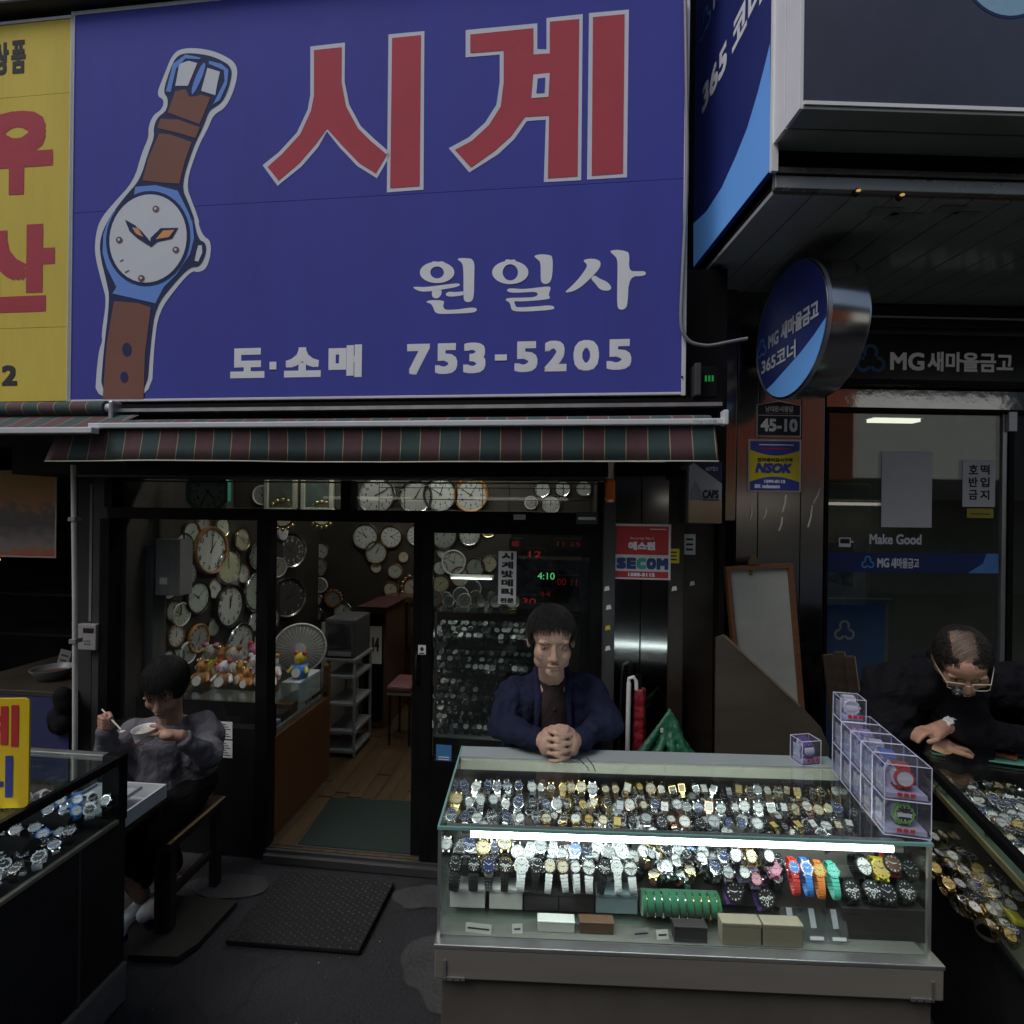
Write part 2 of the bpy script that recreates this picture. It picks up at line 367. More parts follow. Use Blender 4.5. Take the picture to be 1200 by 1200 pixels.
# shell parts
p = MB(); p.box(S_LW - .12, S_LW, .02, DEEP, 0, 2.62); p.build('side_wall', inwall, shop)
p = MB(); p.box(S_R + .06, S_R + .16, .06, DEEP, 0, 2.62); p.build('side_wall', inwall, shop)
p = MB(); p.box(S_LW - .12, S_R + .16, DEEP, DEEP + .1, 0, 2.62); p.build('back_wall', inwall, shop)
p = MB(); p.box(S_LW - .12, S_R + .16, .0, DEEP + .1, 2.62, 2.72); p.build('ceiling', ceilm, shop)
# wooden floor planks
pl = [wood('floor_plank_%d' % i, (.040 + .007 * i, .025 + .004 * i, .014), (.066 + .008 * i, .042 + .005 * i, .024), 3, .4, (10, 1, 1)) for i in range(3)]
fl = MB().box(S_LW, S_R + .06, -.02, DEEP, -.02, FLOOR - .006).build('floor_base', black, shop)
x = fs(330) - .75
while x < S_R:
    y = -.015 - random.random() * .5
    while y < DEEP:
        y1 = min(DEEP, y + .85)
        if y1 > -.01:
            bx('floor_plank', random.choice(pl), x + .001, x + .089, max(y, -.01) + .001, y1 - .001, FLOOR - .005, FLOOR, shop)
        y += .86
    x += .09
# header (shutter box) over the front
zt0, zt1 = fz(598), fz(566)
bx('shutter_box', black, fs(60), fs(706), -.22, .14, fz(561), fz(480), shop, bevel=.004)
bx('shutter_lip', greymetal, fs(128), fs(702), -.225, -.19, fz(561) - .012, fz(561) - .001, shop)
# transom frame and glass
bx('transom_rail', black, S_L, S_R, -.05, .05, fz(612), zt0, shop, bevel=.003)
bx('transom_top', black, S_L, S_R, -.04, .04, zt1, fz(562) - .014, shop)
for a, b in ((128, 137), (401, 413), (697, 706)):
    bx('transom_post', black, fs(a), fs(b), -.045, .045, zt0 - .001, zt1 + .01, shop)
for a, b in ((137, 401), (413, 697)):
    bx('transom_pane', paneglass, fs(a), fs(b), -.006, 0, zt0, zt1, shop)
# the wire lattice behind the right transom
lat = MB(); a0, a1 = fs(440), fs(690)
for i in range(9):
    xx = a0 + (a1 - a0) * i / 8; lat.cyl((xx, .02, zt0), (xx, .02, zt1), .0022, n=5)
for zz in (zt0 + .06, zt0 + .12): lat.cyl((a0, .02, zz), (a1, .02, zz), .0022, n=5)
lat.build('wire_lattice', blackmetal, shop)
# jambs, fixed left window, doors
bx('door_jamb', black, fs(126), fs(137), -.06, .06, 0, fz(612), shop, bevel=.003)
bx('door_jamb', greymetal, fs(704), fs(718), -.07, .07, 0, fz(566), shop, bevel=.004)
bx('window_mullion', black, fs(304), fs(318), -.04, .04, 0, fz(612), shop, bevel=.003)
bx('fixed_window', paneglass, fs(137), fs(304), -.004, .004, .68, fz(612), shop)
lowp = mat('lower_panel', (.009, .0085, .0085), .4, 0, .4, 4, spec=.2)
bx('window_apron', lowp, fs(137), fs(304), -.03, .03, 0, .68, shop)
bx('door_sill', greymetal, fs(318), fs(704), -.06, .05, .0, Z_SILL - .012, shop)
for k in range(2): bx('door_track', greymetal, fs(318), fs(704), -.035 + k * .045, -.02 + k * .045, Z_SILL - .012, Z_SILL + .004, shop)
def leaf(px0, px1, y, handle):
    d = bpy.data.objects.new('sliding_door', None); C.objects.link(d); d.parent = shop
    x0, x1 = fs(px0), fs(px1); zt = fz(612); zb = Z_SILL + .006; w = .055
    bx('stile', black, x0, x0 + w, y, y + .032, zb, zt, d, bevel=.002); bx('stile', black, x1 - w, x1, y, y + .032, zb, zt, d, bevel=.002)
    bx('rail', black, x0 + w, x1 - w, y + .001, y + .031, zt - .05, zt, d); bx('rail', black, x0 + w, x1 - w, y + .001, y + .031, zb, zb + .52, d)
    bx('pane', paneglass, x0 + w, x1 - w, y + .012, y + .018, zb + .52, zt - .05, d)
    if handle: MB().tube([(x0 + .028, y - .004, .95), (x0 + .028, y - .022, .97), (x0 + .028, y - .022, 1.09), (x0 + .028, y - .004, 1.11)], .006, 8).build('pull_handle', blackmetal, d, smooth=40)
    return d
leaf(482, 692, .012, True); leaf(495, 703, -.03, False)
# small stickers on the doors
st = thing('emergency_exit_sticker', 'small square white sticker with a dark symbol on the sliding door edge', 'sticker', FA.M)
r = FA.rect(490, 756, 499, 767, -.0315); bx('backing', paper, r[0], r[1], -.0318, -.0302, r[2], r[3], st)
cx, cz = (r[0] + r[1]) / 2, (r[2] + r[3]) / 2 + .004
q = MB(); q.flat(circ(cx, cz, .009, .011), -.0325); q.flat([(r[0] + .006, r[2] + .003), (r[1] - .006, r[2] + .003), (r[1] - .006, r[2] + .009), (r[0] + .006, r[2] + .009)], -.0325); q.build('print', darkprint, st)
st = thing('blue_notice', 'small blue notice stuck low on the sliding door glass beside the counter', 'notice', FA.M)
r = FA.rect(511, 873, 529, 900, -.02); bluep = mat('blue_paper', (.05, .19, .42), .6); bx('sheet', bluep, r[0], r[1], -.0205, -.019, r[2], r[3], st)
for k in range(3): bx('text_line', whiteprint, r[0] + .012, r[1] - .012, -.0215, -.0207, r[2] + .03 + k * .012, r[2] + .034 + k * .012, st)
# vertical battery sign
bs = thing('battery_sign', 'white vertical sign with black Korean letters for watch batteries behind the glass', 'sign', FA.M)
r = FA.rect(584, 646, 605, 708, -.035); bx('board', whitep, r[0], r[1], -.037, -.032, r[2], r[3], bs, bevel=.001)
H = r[3] - r[2]; W = r[1] - r[0]
for i, ch in enumerate('시계밧데리'):
    z1 = r[3] - .012 * H - i * H * .168; lettering(ch, r[0] + W * .17, r[1] - W * .17, z1 - H * .148, z1 - H * .01, -.0378, redprint if False else darkprint, bs, bold=.006)
lettering('전문', r[0] + W * .12, r[1] - W * .12, r[2] + H * .025, r[2] + H * .12, -.0378, darkprint, bs, bold=.004)
# door closer, small tag on the rail
dcl = thing('door_closer', 'grey box with white bar on the top door rail at the right', 'door closer', FA.M)
r = FA.rect(675, 600, 700, 614, -.05); bx('body', greymetal, r[0], r[1], -.085, -.05, r[2], r[3], dcl, bevel=.003); bx('nameplate', whitep, r[0] + .01, r[1] - .01, -.088, -.0852, r[2] + .02, r[2] + .034, dcl)
tg = FA.rect(602, 603, 616, 609, -.05); tag(bx('rail_label', whitep, tg[0], tg[1], -.053, -.0502, tg[2], tg[3], None, FA.M), 'tiny blank grey label on the dark rail above the sliding doors', 'label')

# ================================================================== upper wall, big signs
UW = thing('upper_building', 'dark upper building front behind the blue and yellow shop signs', 'building', FA.M)
for i in range(6):
    a = -4.6 + i * .9; bx('cladding_panel', upper, a, a + .894, -.10, .1, 2.2, 5.3, UW)
bx('cornice', greymetal, -4.6, .8, -.36, -.1, fz(18, 150, -.3) + .06, fz(18, 150, -.3) + .5, UW, bevel=.01)
YS = -.30
blue = mat('blue_vinyl', (.062, .070, .35), .75, 0, .07, 1.5, .05, bscale=9, dirt=.16, spec=.12, stretch=(3, 3, .6))
r = (FA.Y(86, 240, YS).x, FA.Y(801, 230, YS).x, (FA.Y(82, 469, YS).z + FA.Y(797, 459, YS).z) / 2, FA.Y(92, 18, YS).z)
sg = thing('blue_shop_sign', 'large blue sign with red Korean letters, white phone number and cartoon wristwatch', 'sign', FA.M)
zs = FA.Y(450, 229, YS).z
bx('vinyl_panel', blue, r[0], r[1], YS, YS + .16, r[2], zs - .0015, sg); bx('vinyl_panel', blue, r[0], r[1], YS, YS + .16, zs + .0005, r[3], sg)
fr = MB(); fr.box(r[0] - .022, r[0], YS - .004, YS + .165, r[2] - .016, r[3] + .02); fr.box(r[1], r[1] + .018, YS - .004, YS + .165, r[2] - .016, r[3] + .02)
fr.box(r[0], r[1], YS - .003, YS + .16, r[2] - .012, r[2]); fr.box(r[0], r[1], YS - .003, YS + .16, r[3], r[3] + .02); fr.build('frame', whitealu, sg, bevel=.002)
def PP(pts, y): return [(q.x, q.z) for q in (FA.Y(a, b, y) for a, b in pts)]
def sc_(pts, x0, y0, kx, ky=None):
    ky = ky or kx; return [(x0 + a / kx, y0 + b / ky) for a, b in pts]
def art(pts, mats, layer, name, parent=sg): return MB().flat(PP(pts, YS - .0012 * layer), YS - .0012 * layer).build(name, mats, parent)
outl = mat('sign_white_outline', (.60, .63, .72), .75, 0, .05, 4, spec=.12); sred = mat('sign_red', (.44, .072, .098), .75, 0, .1, 2, spec=.12)
# 시계 : outline then red (zoom coordinates 1200/460)
K = 1200 / 460
bigs = {
 'si_left': ([(166, 142), (272, 130), (271, 250), (285, 320), (320, 385), (362, 425), (402, 460), (410, 475), (370, 545), (310, 508), (255, 450), (217, 402), (190, 450), (140, 508), (66, 568), (20, 505), (70, 465), (125, 405), (158, 335), (166, 290)],
             [(177, 153), (262, 144), (261, 252), (275, 325), (312, 392), (352, 432), (400, 472), (366, 530), (315, 498), (262, 443), (217, 393), (182, 440), (132, 498), (69, 552), (35, 510), (80, 470), (135, 410), (168, 338), (177, 292)]),
 'si_right': ([(405, 105), (515, 95), (512, 580), (400, 588)], [(416, 116), (504, 107), (500, 569), (410, 575)]),
 'gye_right': ([(1018, 40), (1140, 29), (1134, 542), (1012, 549)], [(1030, 52), (1127, 43), (1122, 530), (1026, 537)]),
}
for k_, (o_, i_) in bigs.items():
    oo = smooth_poly(o_, 0); art(sc_(oo, 300, 0, K), outl, 1, 'letter_outline'); art(sc_(i_, 300, 0, K), sred, 2, 'letter')
# ㄱ + ㅖ left limb in one outline; the small gap in it is laid on top
g_o = [(641, 92), (860, 71), (860, 150), (888, 151), (888, 55), (999, 43), (994, 551), (880, 557), (886, 366), (828, 370), (790, 425), (740, 472), (652, 527), (589, 453), (650, 420), (700, 375), (735, 320), (745, 250), (745, 167), (641, 175)]
g_i = [(655, 105), (848, 86), (848, 166), (898, 163), (898, 66), (988, 58), (983, 539), (892, 545), (896, 353), (822, 357), (780, 415), (730, 460), (657, 512), (608, 458), (660, 430), (712, 382), (748, 325), (757, 250), (757, 154), (655, 162)]
art(sc_(g_o, 300, 0, K), outl, 1, 'letter_outline'); art(sc_(g_i, 300, 0, K), sred, 2, 'letter')
art(sc_([(848, 228), (898, 223), (894, 296), (842, 300)], 300, 0, K), outl, 3, 'letter_outline'); art(sc_([(861, 240), (884, 237), (882, 283), (857, 285)], 300, 0, K), blue, 4, 'letter_gap')
# 원일사 in brush strokes (zoom coordinates x4)
br = {
 'won': [[(145, 118), (142, 108), (155, 104), (172, 108), (190, 104), (206, 110), (204, 120)], [(258, 92), (300, 88), (345, 96), (343, 180), (341, 285), (318, 298), (297, 292), (292, 270), (293, 140), (285, 110)],
         [(52, 226), (70, 224), (110, 226), (180, 218), (250, 208), (278, 210), (270, 224), (200, 236), (120, 248), (80, 244)], [(145, 240), (190, 234), (190, 262), (172, 280), (150, 276), (144, 262)], [(206, 258), (225, 246), (250, 250), (300, 244), (300, 262), (250, 270), (218, 270)],
         [(114, 296), (135, 286), (200, 288), (202, 300), (196, 312), (204, 334), (270, 330), (320, 322), (350, 322), (358, 334), (340, 346), (250, 350), (180, 352), (158, 344), (150, 318), (138, 302)]],
 'il': [[(490, 108), (487, 98), (502, 95), (515, 99), (532, 95), (538, 102), (534, 111)], [(620, 80), (650, 71), (690, 74), (713, 82), (708, 195), (680, 214), (660, 206), (654, 190), (655, 110), (640, 96)],
        [(492, 240), (510, 230), (570, 236), (640, 228), (690, 222), (704, 228), (690, 262), (700, 274), (690, 284), (560, 294), (528, 290), (536, 312), (540, 322), (640, 316), (700, 310), (722, 320), (712, 332), (600, 340), (540, 340), (518, 334), (512, 306), (506, 296), (487, 286), (500, 276), (560, 276), (640, 272), (640, 246), (560, 252), (510, 252)]],
 'sa': [[(850, 100), (880, 92), (915, 94), (938, 108), (930, 140), (885, 188), (840, 228), (800, 248), (764, 252), (790, 230), (830, 190), (870, 135), (872, 118)], [(888, 186), (905, 168), (930, 186), (965, 200), (985, 222), (984, 238), (960, 244), (930, 236), (912, 210)],
        [(975, 56), (1010, 50), (1050, 56), (1072, 66), (1066, 150), (1110, 152), (1140, 150), (1150, 162), (1138, 174), (1068, 176), (1062, 310), (1048, 330), (1025, 332), (1012, 318), (1014, 180), (1015, 95), (1000, 78)]]}
for k_, L_ in br.items():
    for P_ in L_: art(sc_(smooth_poly(P_, 2), 470, 280, 4), whiteprint, 1, 'letter')
for cx, cz, a, b, a2, b2 in ((169, 157, 81, 50, 32, 28), (512, 157, 85, 55, 36, 38)):
    o_ = sc_(circ(cx, cz, a, b, 32), 470, 280, 4); i_ = sc_(circ(cx, cz, a2, b2, 32), 470, 280, 4)
    y_ = YS - .0016; MB().ring(PP(o_, y_), PP(i_, y_), y_, y_ - .0004).build('letter', whiteprint, sg)
for s_, a in (('도', (270, 408, 310, 443)), ('·', (316, 424, 324, 433)), ('소', (333, 407, 376, 442)), ('매', (385, 404, 424, 442))):
    q = FA.rect(*a, YS - .001)
    if s_ == '·': bx('lettering', whiteprint, q[0], q[1], YS - .0025, YS - .0005, q[2], q[3], sg)
    else: lettering(s_, q[0], q[1], q[2], q[3], YS - .001, whiteprint, sg, bold=.02)
xs = [(477, 504), (510, 536), (543, 569), (580, 594), (603, 630), (638, 664), (672, 702), (711, 740)]
for ch, (a, b) in zip('753-5205', xs):
    t_ = 403 - (a - 477) * .024; q = FA.rect(a, t_ + (0 if ch != '-' else 15), b, t_ + (36 if ch != '-' else 22), YS - .001)
    if ch == '-': bx('lettering', whiteprint, q[0], q[1], YS - .0025, YS - .0005, q[2], q[3], sg)
    else: lettering(ch, q[0], q[1], q[2], q[3], YS - .001, whiteprint, sg, bold=.016)
# cartoon watch
navy = mat('cartoon_navy', (.03, .042, .11), .75, 0, .05, 4, spec=.12); sky_b = mat('cartoon_blue', (.15, .30, .74), .75, 0, .05, 4, spec=.12); brn = mat('cartoon_brown', (.22, .105, .085), .75, 0, .08, 4, spec=.12); org = mat('cartoon_orange', (.62, .25, .06), .5); palew = mat('cartoon_white', (.60, .64, .70), .75, 0, .04, 4, spec=.12); dotm = mat('cartoon_dot', (.09, .03, .05), .5)
k1 = 1036 / 190; k2 = 991 / 190
U = lambda P_: sc_(P_, 100, 40, k1); D_ = lambda P_: sc_(P_, 100, 250, k2)
halo = U([(620, 88), (760, 92), (880, 130), (975, 195), (965, 320), (900, 470), (820, 512), (785, 600), (720, 720), (640, 960), (690, 1090), (730, 1200)]) + D_([(690, 60), (720, 140), (765, 165), (768, 250), (740, 340), (690, 362), (650, 350), (560, 450), (450, 600), (420, 800), (405, 1138), (58, 1138), (70, 950), (85, 830), (105, 780), (98, 740), (130, 530), (105, 440), (58, 260), (60, 150)]) + U([(90, 1190), (180, 1080), (310, 940), (360, 760), (405, 660), (402, 600), (430, 520), (490, 480), (505, 420), (452, 390), (500, 270), (555, 130)])
art(smooth_poly(halo, 2), palew, 1, 'watch_halo')
inner = U([(630, 118), (760, 128), (850, 155), (940, 210), (925, 320), (880, 430), (820, 470), (790, 490), (750, 600), (690, 720), (610, 970), (660, 1080), (700, 1190)]) + D_([(660, 30), (690, 160), (735, 178), (740, 240), (700, 330), (640, 325), (540, 430), (430, 570), (400, 780), (372, 1137), (90, 1137), (110, 850), (150, 520), (130, 420), (90, 260), (88, 160)]) + U([(140, 1190), (250, 1040), (350, 930), (400, 760), (440, 660), (435, 600), (460, 530), (520, 490), (530, 410), (495, 370), (540, 230), (575, 150)])
art(smooth_poly(inner, 2), navy, 2, 'watch_outline')
art(U([(575, 365), (640, 350), (665, 400), (720, 395), (735, 385), (800, 405), (730, 575), (620, 535), (525, 500)]), brn, 3, 'strap')
art(U([(480, 540), (590, 545), (732, 595), (705, 665), (590, 630), (460, 600)]), brn, 3, 'strap_loop')
art(U([(470, 635), (540, 640), (680, 690), (640, 800), (600, 955), (500, 950), (365, 935), (400, 800)]), brn, 3, 'strap')
art(U([(600, 190), (660, 170), (715, 185), (655, 330), (575, 330)]), palew, 3, 'buckle_gap'); art(U([(780, 215), (860, 240), (840, 330), (830, 390), (740, 362)]), palew, 3, 'buckle_gap')
art(U([(640, 130), (740, 150), (730, 160), (640, 155), (580, 220), (545, 370), (515, 365), (560, 190)]), sky_b, 3, 'buckle'); art(U([(790, 170), (870, 190), (915, 230), (905, 320), (860, 420), (815, 450), (840, 400), (890, 300), (885, 230), (790, 190)]), sky_b, 3, 'buckle')
art(smooth_poly(U([(750, 180), (772, 190), (750, 270), (690, 390), (675, 370), (700, 280)]), 1), sky_b, 3, 'buckle_pin')
art(U([(320, 975), (450, 965), (590, 1000), (620, 1060), (660, 1140), (680, 1200)]) + D_([(650, 20), (665, 150), (640, 250), (560, 370), (480, 450), (440, 525), (430, 550), (300, 520), (165, 490), (190, 450), (130, 330), (105, 240), (110, 130), (140, 40), (170, -10)]) + U([(240, 1090), (310, 1030)]), sky_b, 3, 'watch_case')
q0, q1 = D_([(386, 190)])[0]; ex, ey = 47, 54
art(circ(q0 - .5, q1 - 7, ex + 2, ey + 2, 40, rot=12), navy, 4, 'dial_rim'); art(circ(q0 - .5, q1 - 7, ex - 2, ey - 2, 40, rot=12), palew, 5, 'dial')
for (a, b, rr) in ((450, 1117, 0), (207, 163, 1), (553, 223, 1), (342, 397, 1)):
    c_ = (U([(a, b)]) if rr == 0 else D_([(a, b)]))[0]; art(circ(c_[0], c_[1], 4, 4, 14), dotm, 6, 'hour_dot'); art(circ(c_[0] - .5, c_[1] - .5, 1.6, 1.6, 10), palew, 7, 'hour_dot')
for a, b in (((210, 292), (230, 280)), ((240, 360), (265, 346)), ((425, 365), (440, 382)), ((497, 322), (515, 338))):
    (x0, y0), (x1, y1) = D_([a, b]); art([(x0, y0), (x1, y1), (x1 + .8, y1 + .8), (x0 + .8, y0 + .8)], navy, 6, 'tick')
art(D_([(242, 38), (300, 70), (345, 110), (398, 172), (400, 205), (375, 190), (320, 155), (270, 110)]), navy, 6, 'watch_hand'); art(D_([(398, 150), (460, 90), (568, 88), (530, 155), (440, 175), (398, 210)]), navy, 6, 'watch_hand')
art(D_([(285, 85), (320, 90), (355, 145), (310, 125)]), org, 7, 'watch_hand'); art(D_([(430, 158), (475, 105), (545, 100), (510, 145)]), org, 7, 'watch_hand')
art(D_([(690, 195), (712, 195), (715, 240), (690, 295), (668, 290), (678, 240)]), palew, 3, 'crown')
art(D_([(175, 536), (320, 548), (400, 575), (375, 780), (365, 850), (355, 1136), (105, 1136), (130, 800)]), brn, 3, 'strap')
for a, b, x_, y_ in ((253, 832, 5.4, 8), (237, 1000, 4.6, 6.5)):
    c_ = D_([(a, b)])[0]; art(circ(c_[0], c_[1], x_, y_, 16), navy, 4, 'strap_hole')

# yellow neighbour sign
yel = mat('yellow_vinyl', (.64, .51, .10), .75, 0, .06, 2, dirt=.2, spec=.12, stretch=(3, 3, .6))
dkgrey = mat('dark_grey_print', (.05, .05, .055), .7, spec=.12)
ys = thing('yellow_shop_sign', 'tall yellow sign with red Korean letters beside the blue sign', 'sign', FA.M)
r = (-3.9, FA.Y(81, 240, YS).x, FA.Y(70, 470, YS).z, FA.Y(80, 22, YS).z)
zl = [r[2], FA.Y(40, 384, YS).z, FA.Y(40, 112, YS).z, r[3]]
for i in range(3): bx('vinyl_panel', yel, r[0], r[1], YS, YS + .15, zl[i] + .001, zl[i + 1] - .001, ys)
fr = MB(); fr.box(r[1], r[1] + .022, YS - .004, YS + .155, r[2] - .015, r[3] + .016); fr.box(r[0], r[1], YS - .004, YS + .15, r[3], r[3] + .016); fr.build('frame', whitealu, ys, bevel=.002)
for s_, a, m_, b_ in (('품', (13, 47, 30, 86), dkgrey, .012), ('상', (-7, 50, 10, 88), dkgrey, .012), ('우', (-22, 130, 62, 228), sred, .05), ('산', (-34, 264, 64, 366), sred, .05), ('2', (2, 428, 20, 452), dkgrey, .012)):
    q = FA.rect(*a, YS - .001); lettering(s_, q[0], q[1], q[2], q[3], YS - .001, m_, ys, bold=b_)

# ================================================================== awnings
maroon = mat('maroon_canvas', (.082, .036, .044), .85, 0, .15, 30, .25, bscale=500, sheen=.1); green = mat('green_canvas', (.027, .054, .057), .85, 0, .15, 30, .25, bscale=500, sheen=.1); gold = mat('gold_thread', (.32, .27, .14), .8)
def striped(x0, x1, prof, per=.086, flare=(0, 0), ripple=.0, phase=0):
    """canvas strip: prof = list of (y,z) across; stripes run along prof"""
    mb = MB(); n = int((x1 - x0) / per) + 1; e = .0035
    for i in range(n + 1):
        a = x0 + (i - phase) * per; cuts = [(a, a + per - e, (i % 2)), (a + per - e, a + per, 2)]
        for (p, q, mi) in cuts:
            p, q = max(p, x0), min(q, x1)
            if q - p < 1e-4: continue
            ns = 3 if mi < 2 else 1
            for k in range(ns):
                u0, u1 = p + (q - p) * k / ns, p + (q - p) * (k + 1) / ns; vs = []
                for u in (u0, u1):
                    for j, (y, z) in enumerate(prof):
                        t = j / (len(prof) - 1); f = (u - x0) / (x1 - x0)
                        vs.append((u + flare[0] * t * (1 - f) ** 16 + flare[1] * t * f ** 16, y + math.sin(u * 5.3) * ripple * t + math.sin(u * 13.1 + 1) * ripple * .4 * t, z + math.sin(u * 3.1) * ripple * .25 * t))
                L_ = len(prof); mb.add(vs, [(j, j + 1, L_ + j + 1, L_ + j) for j in range(L_ - 1)], mi)
    return mb
YA = -.46
aw = thing('striped_awning', 'retracted maroon and green striped awning with a white front bar over the shop', 'awning', FA.M)
x0, x1 = FA.Y(112, 500, YA).x, FA.Y(838, 492, YA).x; zb = FA.Y(480, 497, YA).z
bx('front_bar', whitealu, x0 - .02, FA.Y(850, 492, YA).x, YA - .02, YA + .02, zb - .012, zb + .012, aw, bevel=.004)
bx('bar_cap', whitealu, FA.Y(846, 492, YA).x, FA.Y(851, 492, YA).x + .003, YA - .025, YA + .025, zb - .014, zb + .045, aw, bevel=.004)
striped(x0, x1, [(YA + .02, zb + .012), (YA + .07, zb + .04), (YA + .13, zb + .052), (YA + .2, zb + .056)], ripple=.003).build('canopy', [maroon, green, gold], aw, weld=True)
zv = FA.Y(450, 541, YA).z
xv = FA.Y(68, 505, YA).x
o = striped(xv, FA.Y(838, 520, YA).x, [(YA, zb - .012), (YA + .004, zb - .05), (YA, zb - .1), (YA - .006, zv)], flare=(-.07, .01), ripple=.011).build('valance', [maroon, green, gold], aw, weld=True)
sol = o.modifiers.new('thick', 'SOLIDIFY'); sol.thickness = .0015
hem = MB(); xe = FA.Y(838, 520, YA).x; us = [xv + (xe - xv) * i / 60 for i in range(61)]
hem.tube([(u - .07 * (1 - (u - xv) / (xe - xv)) ** 16 + .01 * ((u - xv) / (xe - xv)) ** 16, YA - .006 + math.sin(u * 5.3) * .011 + math.sin(u * 13.1 + 1) * .0044, zv + math.sin(u * 3.1) * .00275) for u in us], .003, 6)
hem.build('hem', creamp, aw, smooth=60)
bx('back_rail', alu, FA.Y(138, 478, -.32).x, FA.Y(845, 470, -.32).x, -.34, -.3, fz(478, 450, -.32) - .01, fz(478, 450, -.32) + .006, aw)
bx('back_plate', black, FA.Y(138, 478, -.3).x, FA.Y(845, 470, -.3).x, -.295, -.23, fz(492, 450, -.3), fz(470, 450, -.3), aw)
for a in (105, 806):
    xx = FA.Y(a, 550, -.4).x; MB().tube([(xx, -.42, zb - .02), (xx + .06, -.3, zb - .12), (xx + .02, -.2, zb - .16)], .014, 8).build('folding_arm', greymetal, aw, smooth=40)
lettering('어닝시스템', FA.Y(812, 492, YA).x, FA.Y(838, 492, YA).x, zb - .007, zb + .007, YA - .021, greyp, aw)
YB = -.5
aw2 = thing('striped_awning', 'striped awning with fabric roller of the dark shop under the yellow sign', 'awning', FA.M)
xr = FA.Y(133, 480, -.34).x; zr = FA.Y(60, 479, -.34).z; rr = .034
mb = MB(); n_ = 22; per = .086
for i in range(n_):
    a = xr - .03 - i * per; mb.tube([(a, -.34, zr), (a - per + .004, -.34, zr)], rr, 18, i % 2); mb.tube([(a - per + .004, -.34, zr), (a - per, -.34, zr)], rr + .0004, 18, 2)
mb.build('fabric_roll', [green, maroon, gold], aw2, smooth=50)
MB().cyl((xr - .035, -.34, zr), (xr, -.34, zr), .022, n=14).build('roll_end', whitealu, aw2, smooth=40); bx('bracket', alu, xr, xr + .02, -.37, -.31, zr - .06, zr + .03, aw2, bevel=.006)
zb2 = FA.Y(50, 505, YB).z; xb = FA.Y(112, 500, YB).x
bx('front_bar', whitealu, -3.9, xb, YB - .02, YB + .02, zb2 - .014, zb2 + .014, aw2, bevel=.004)
striped(-3.9, xb + .02, [(YB + .02, zb2 + .012), (YB + .08, zb2 + .045), (-.34, zr - .034)], flare=(0, .05)).build('canopy', [maroon, green, gold], aw2, weld=True)
# ================================================================== building across the alley (seen only as reflections, and it shades the alley)
opp = thing('opposite_building', 'shop row across the alley', 'building'); opp['kind'] = 'structure'
opw = mat('opposite_wall', (.16, .155, .15), .8, 0, .2, 1.5, dirt=.3)
bx('wall', opw, -14, 14, -4.4, -3.9, 2.2, 5.6, opp); bx('lower_wall', opw, -14, 14, -6.2, -6, 0, 2.2, opp); bx('soffit', wallm, -14, 14, -6, -4.4, 2.2, 2.3, opp)
orange = mat('orange_sign', (.50, .12, .05), .55, emit=.12); creamw = mat('cream_sign', (.4, .38, .34), .6, emit=.0); redw = mat('red_sign', (.5, .03, .03), .55, emit=.15); yelw = mat('yellow_sign', (.5, .34, .04), .55, emit=.0)
for (a, b, c, d, m_) in ((3.0, 6.9, 2.55, 4.3, orange), (7.0, 10, 2.6, 4.2, mat('pale_lit_sign', (.7, .68, .6), .6, emit=.5)), (.6, 2.9, 2.7, 3.7, redw), (-3.5, .4, 3.2, 4.2, creamw), (-7, -3.7, 2.6, 4, yelw)):
    bx('sign_box', m_, a, b, -3.9, -3.7, c, d, opp, bevel=.01)
shopl = lamp('opposite_shop_light', (1, .93, .8), 2.2)
for a in (-6, -2.5, 1.2, 4.5, 7.5): bx('shop_light', shopl, a, a + 1.9, -5.6, -5.1, 2.1, 2.15, opp)
for a in (-6.5, -2.2, 2.0, 5.2): bx('stall', mat('stall_goods', (.4, .38, .36), .7, 0, .8, 9), a, a + 2.6, -5.3, -4.5, 0, .95, opp)

# ================================================================== bank next door
Y_C = -.25; Z_S_ = 3.02; bankglass = glass('bank_glass', (.82, .86, .84), 1, .02, .01, .08)
bank = thing('bank_branch', 'dark glass fronted bank branch with blue band at the right', 'bank', FM.M)
darkpan = mat('dark_gloss_panel', (.02, .02, .023), .16, 0, .2, 3, coat=.3)
def ms(px, py=600, y=0): return FM.Y(px, py, y).x
def mz(py, px=1070, y=0): return FM.Y(px, py, y).z
bx('room_wall', mat('bank_back_wall', (.12, .12, .07), .6, 0, .3, 2), ms(960) - .3, 7, 1.7, 1.8, 0, 3, bank); bx('room_side', wallm, 6.9, 7, .05, 1.7, 0, 3, bank); bx('room_side', wallm, ms(960) - .2, ms(960) - .1, .05, 1.7, 0, 3, bank); bx('room_ceiling', ceilm, ms(960) - .1, 7, .05, 1.7, 2.75, 2.85, bank); bx('room_floor', greyp, ms(960) - .1, 7, -.02, 1.7, -.02, .03, bank); bx('upper_wall', upper, ms(735, 300, -.2), 4.4, -.2, .05, Z_S_ + .031, 5.3, bank)
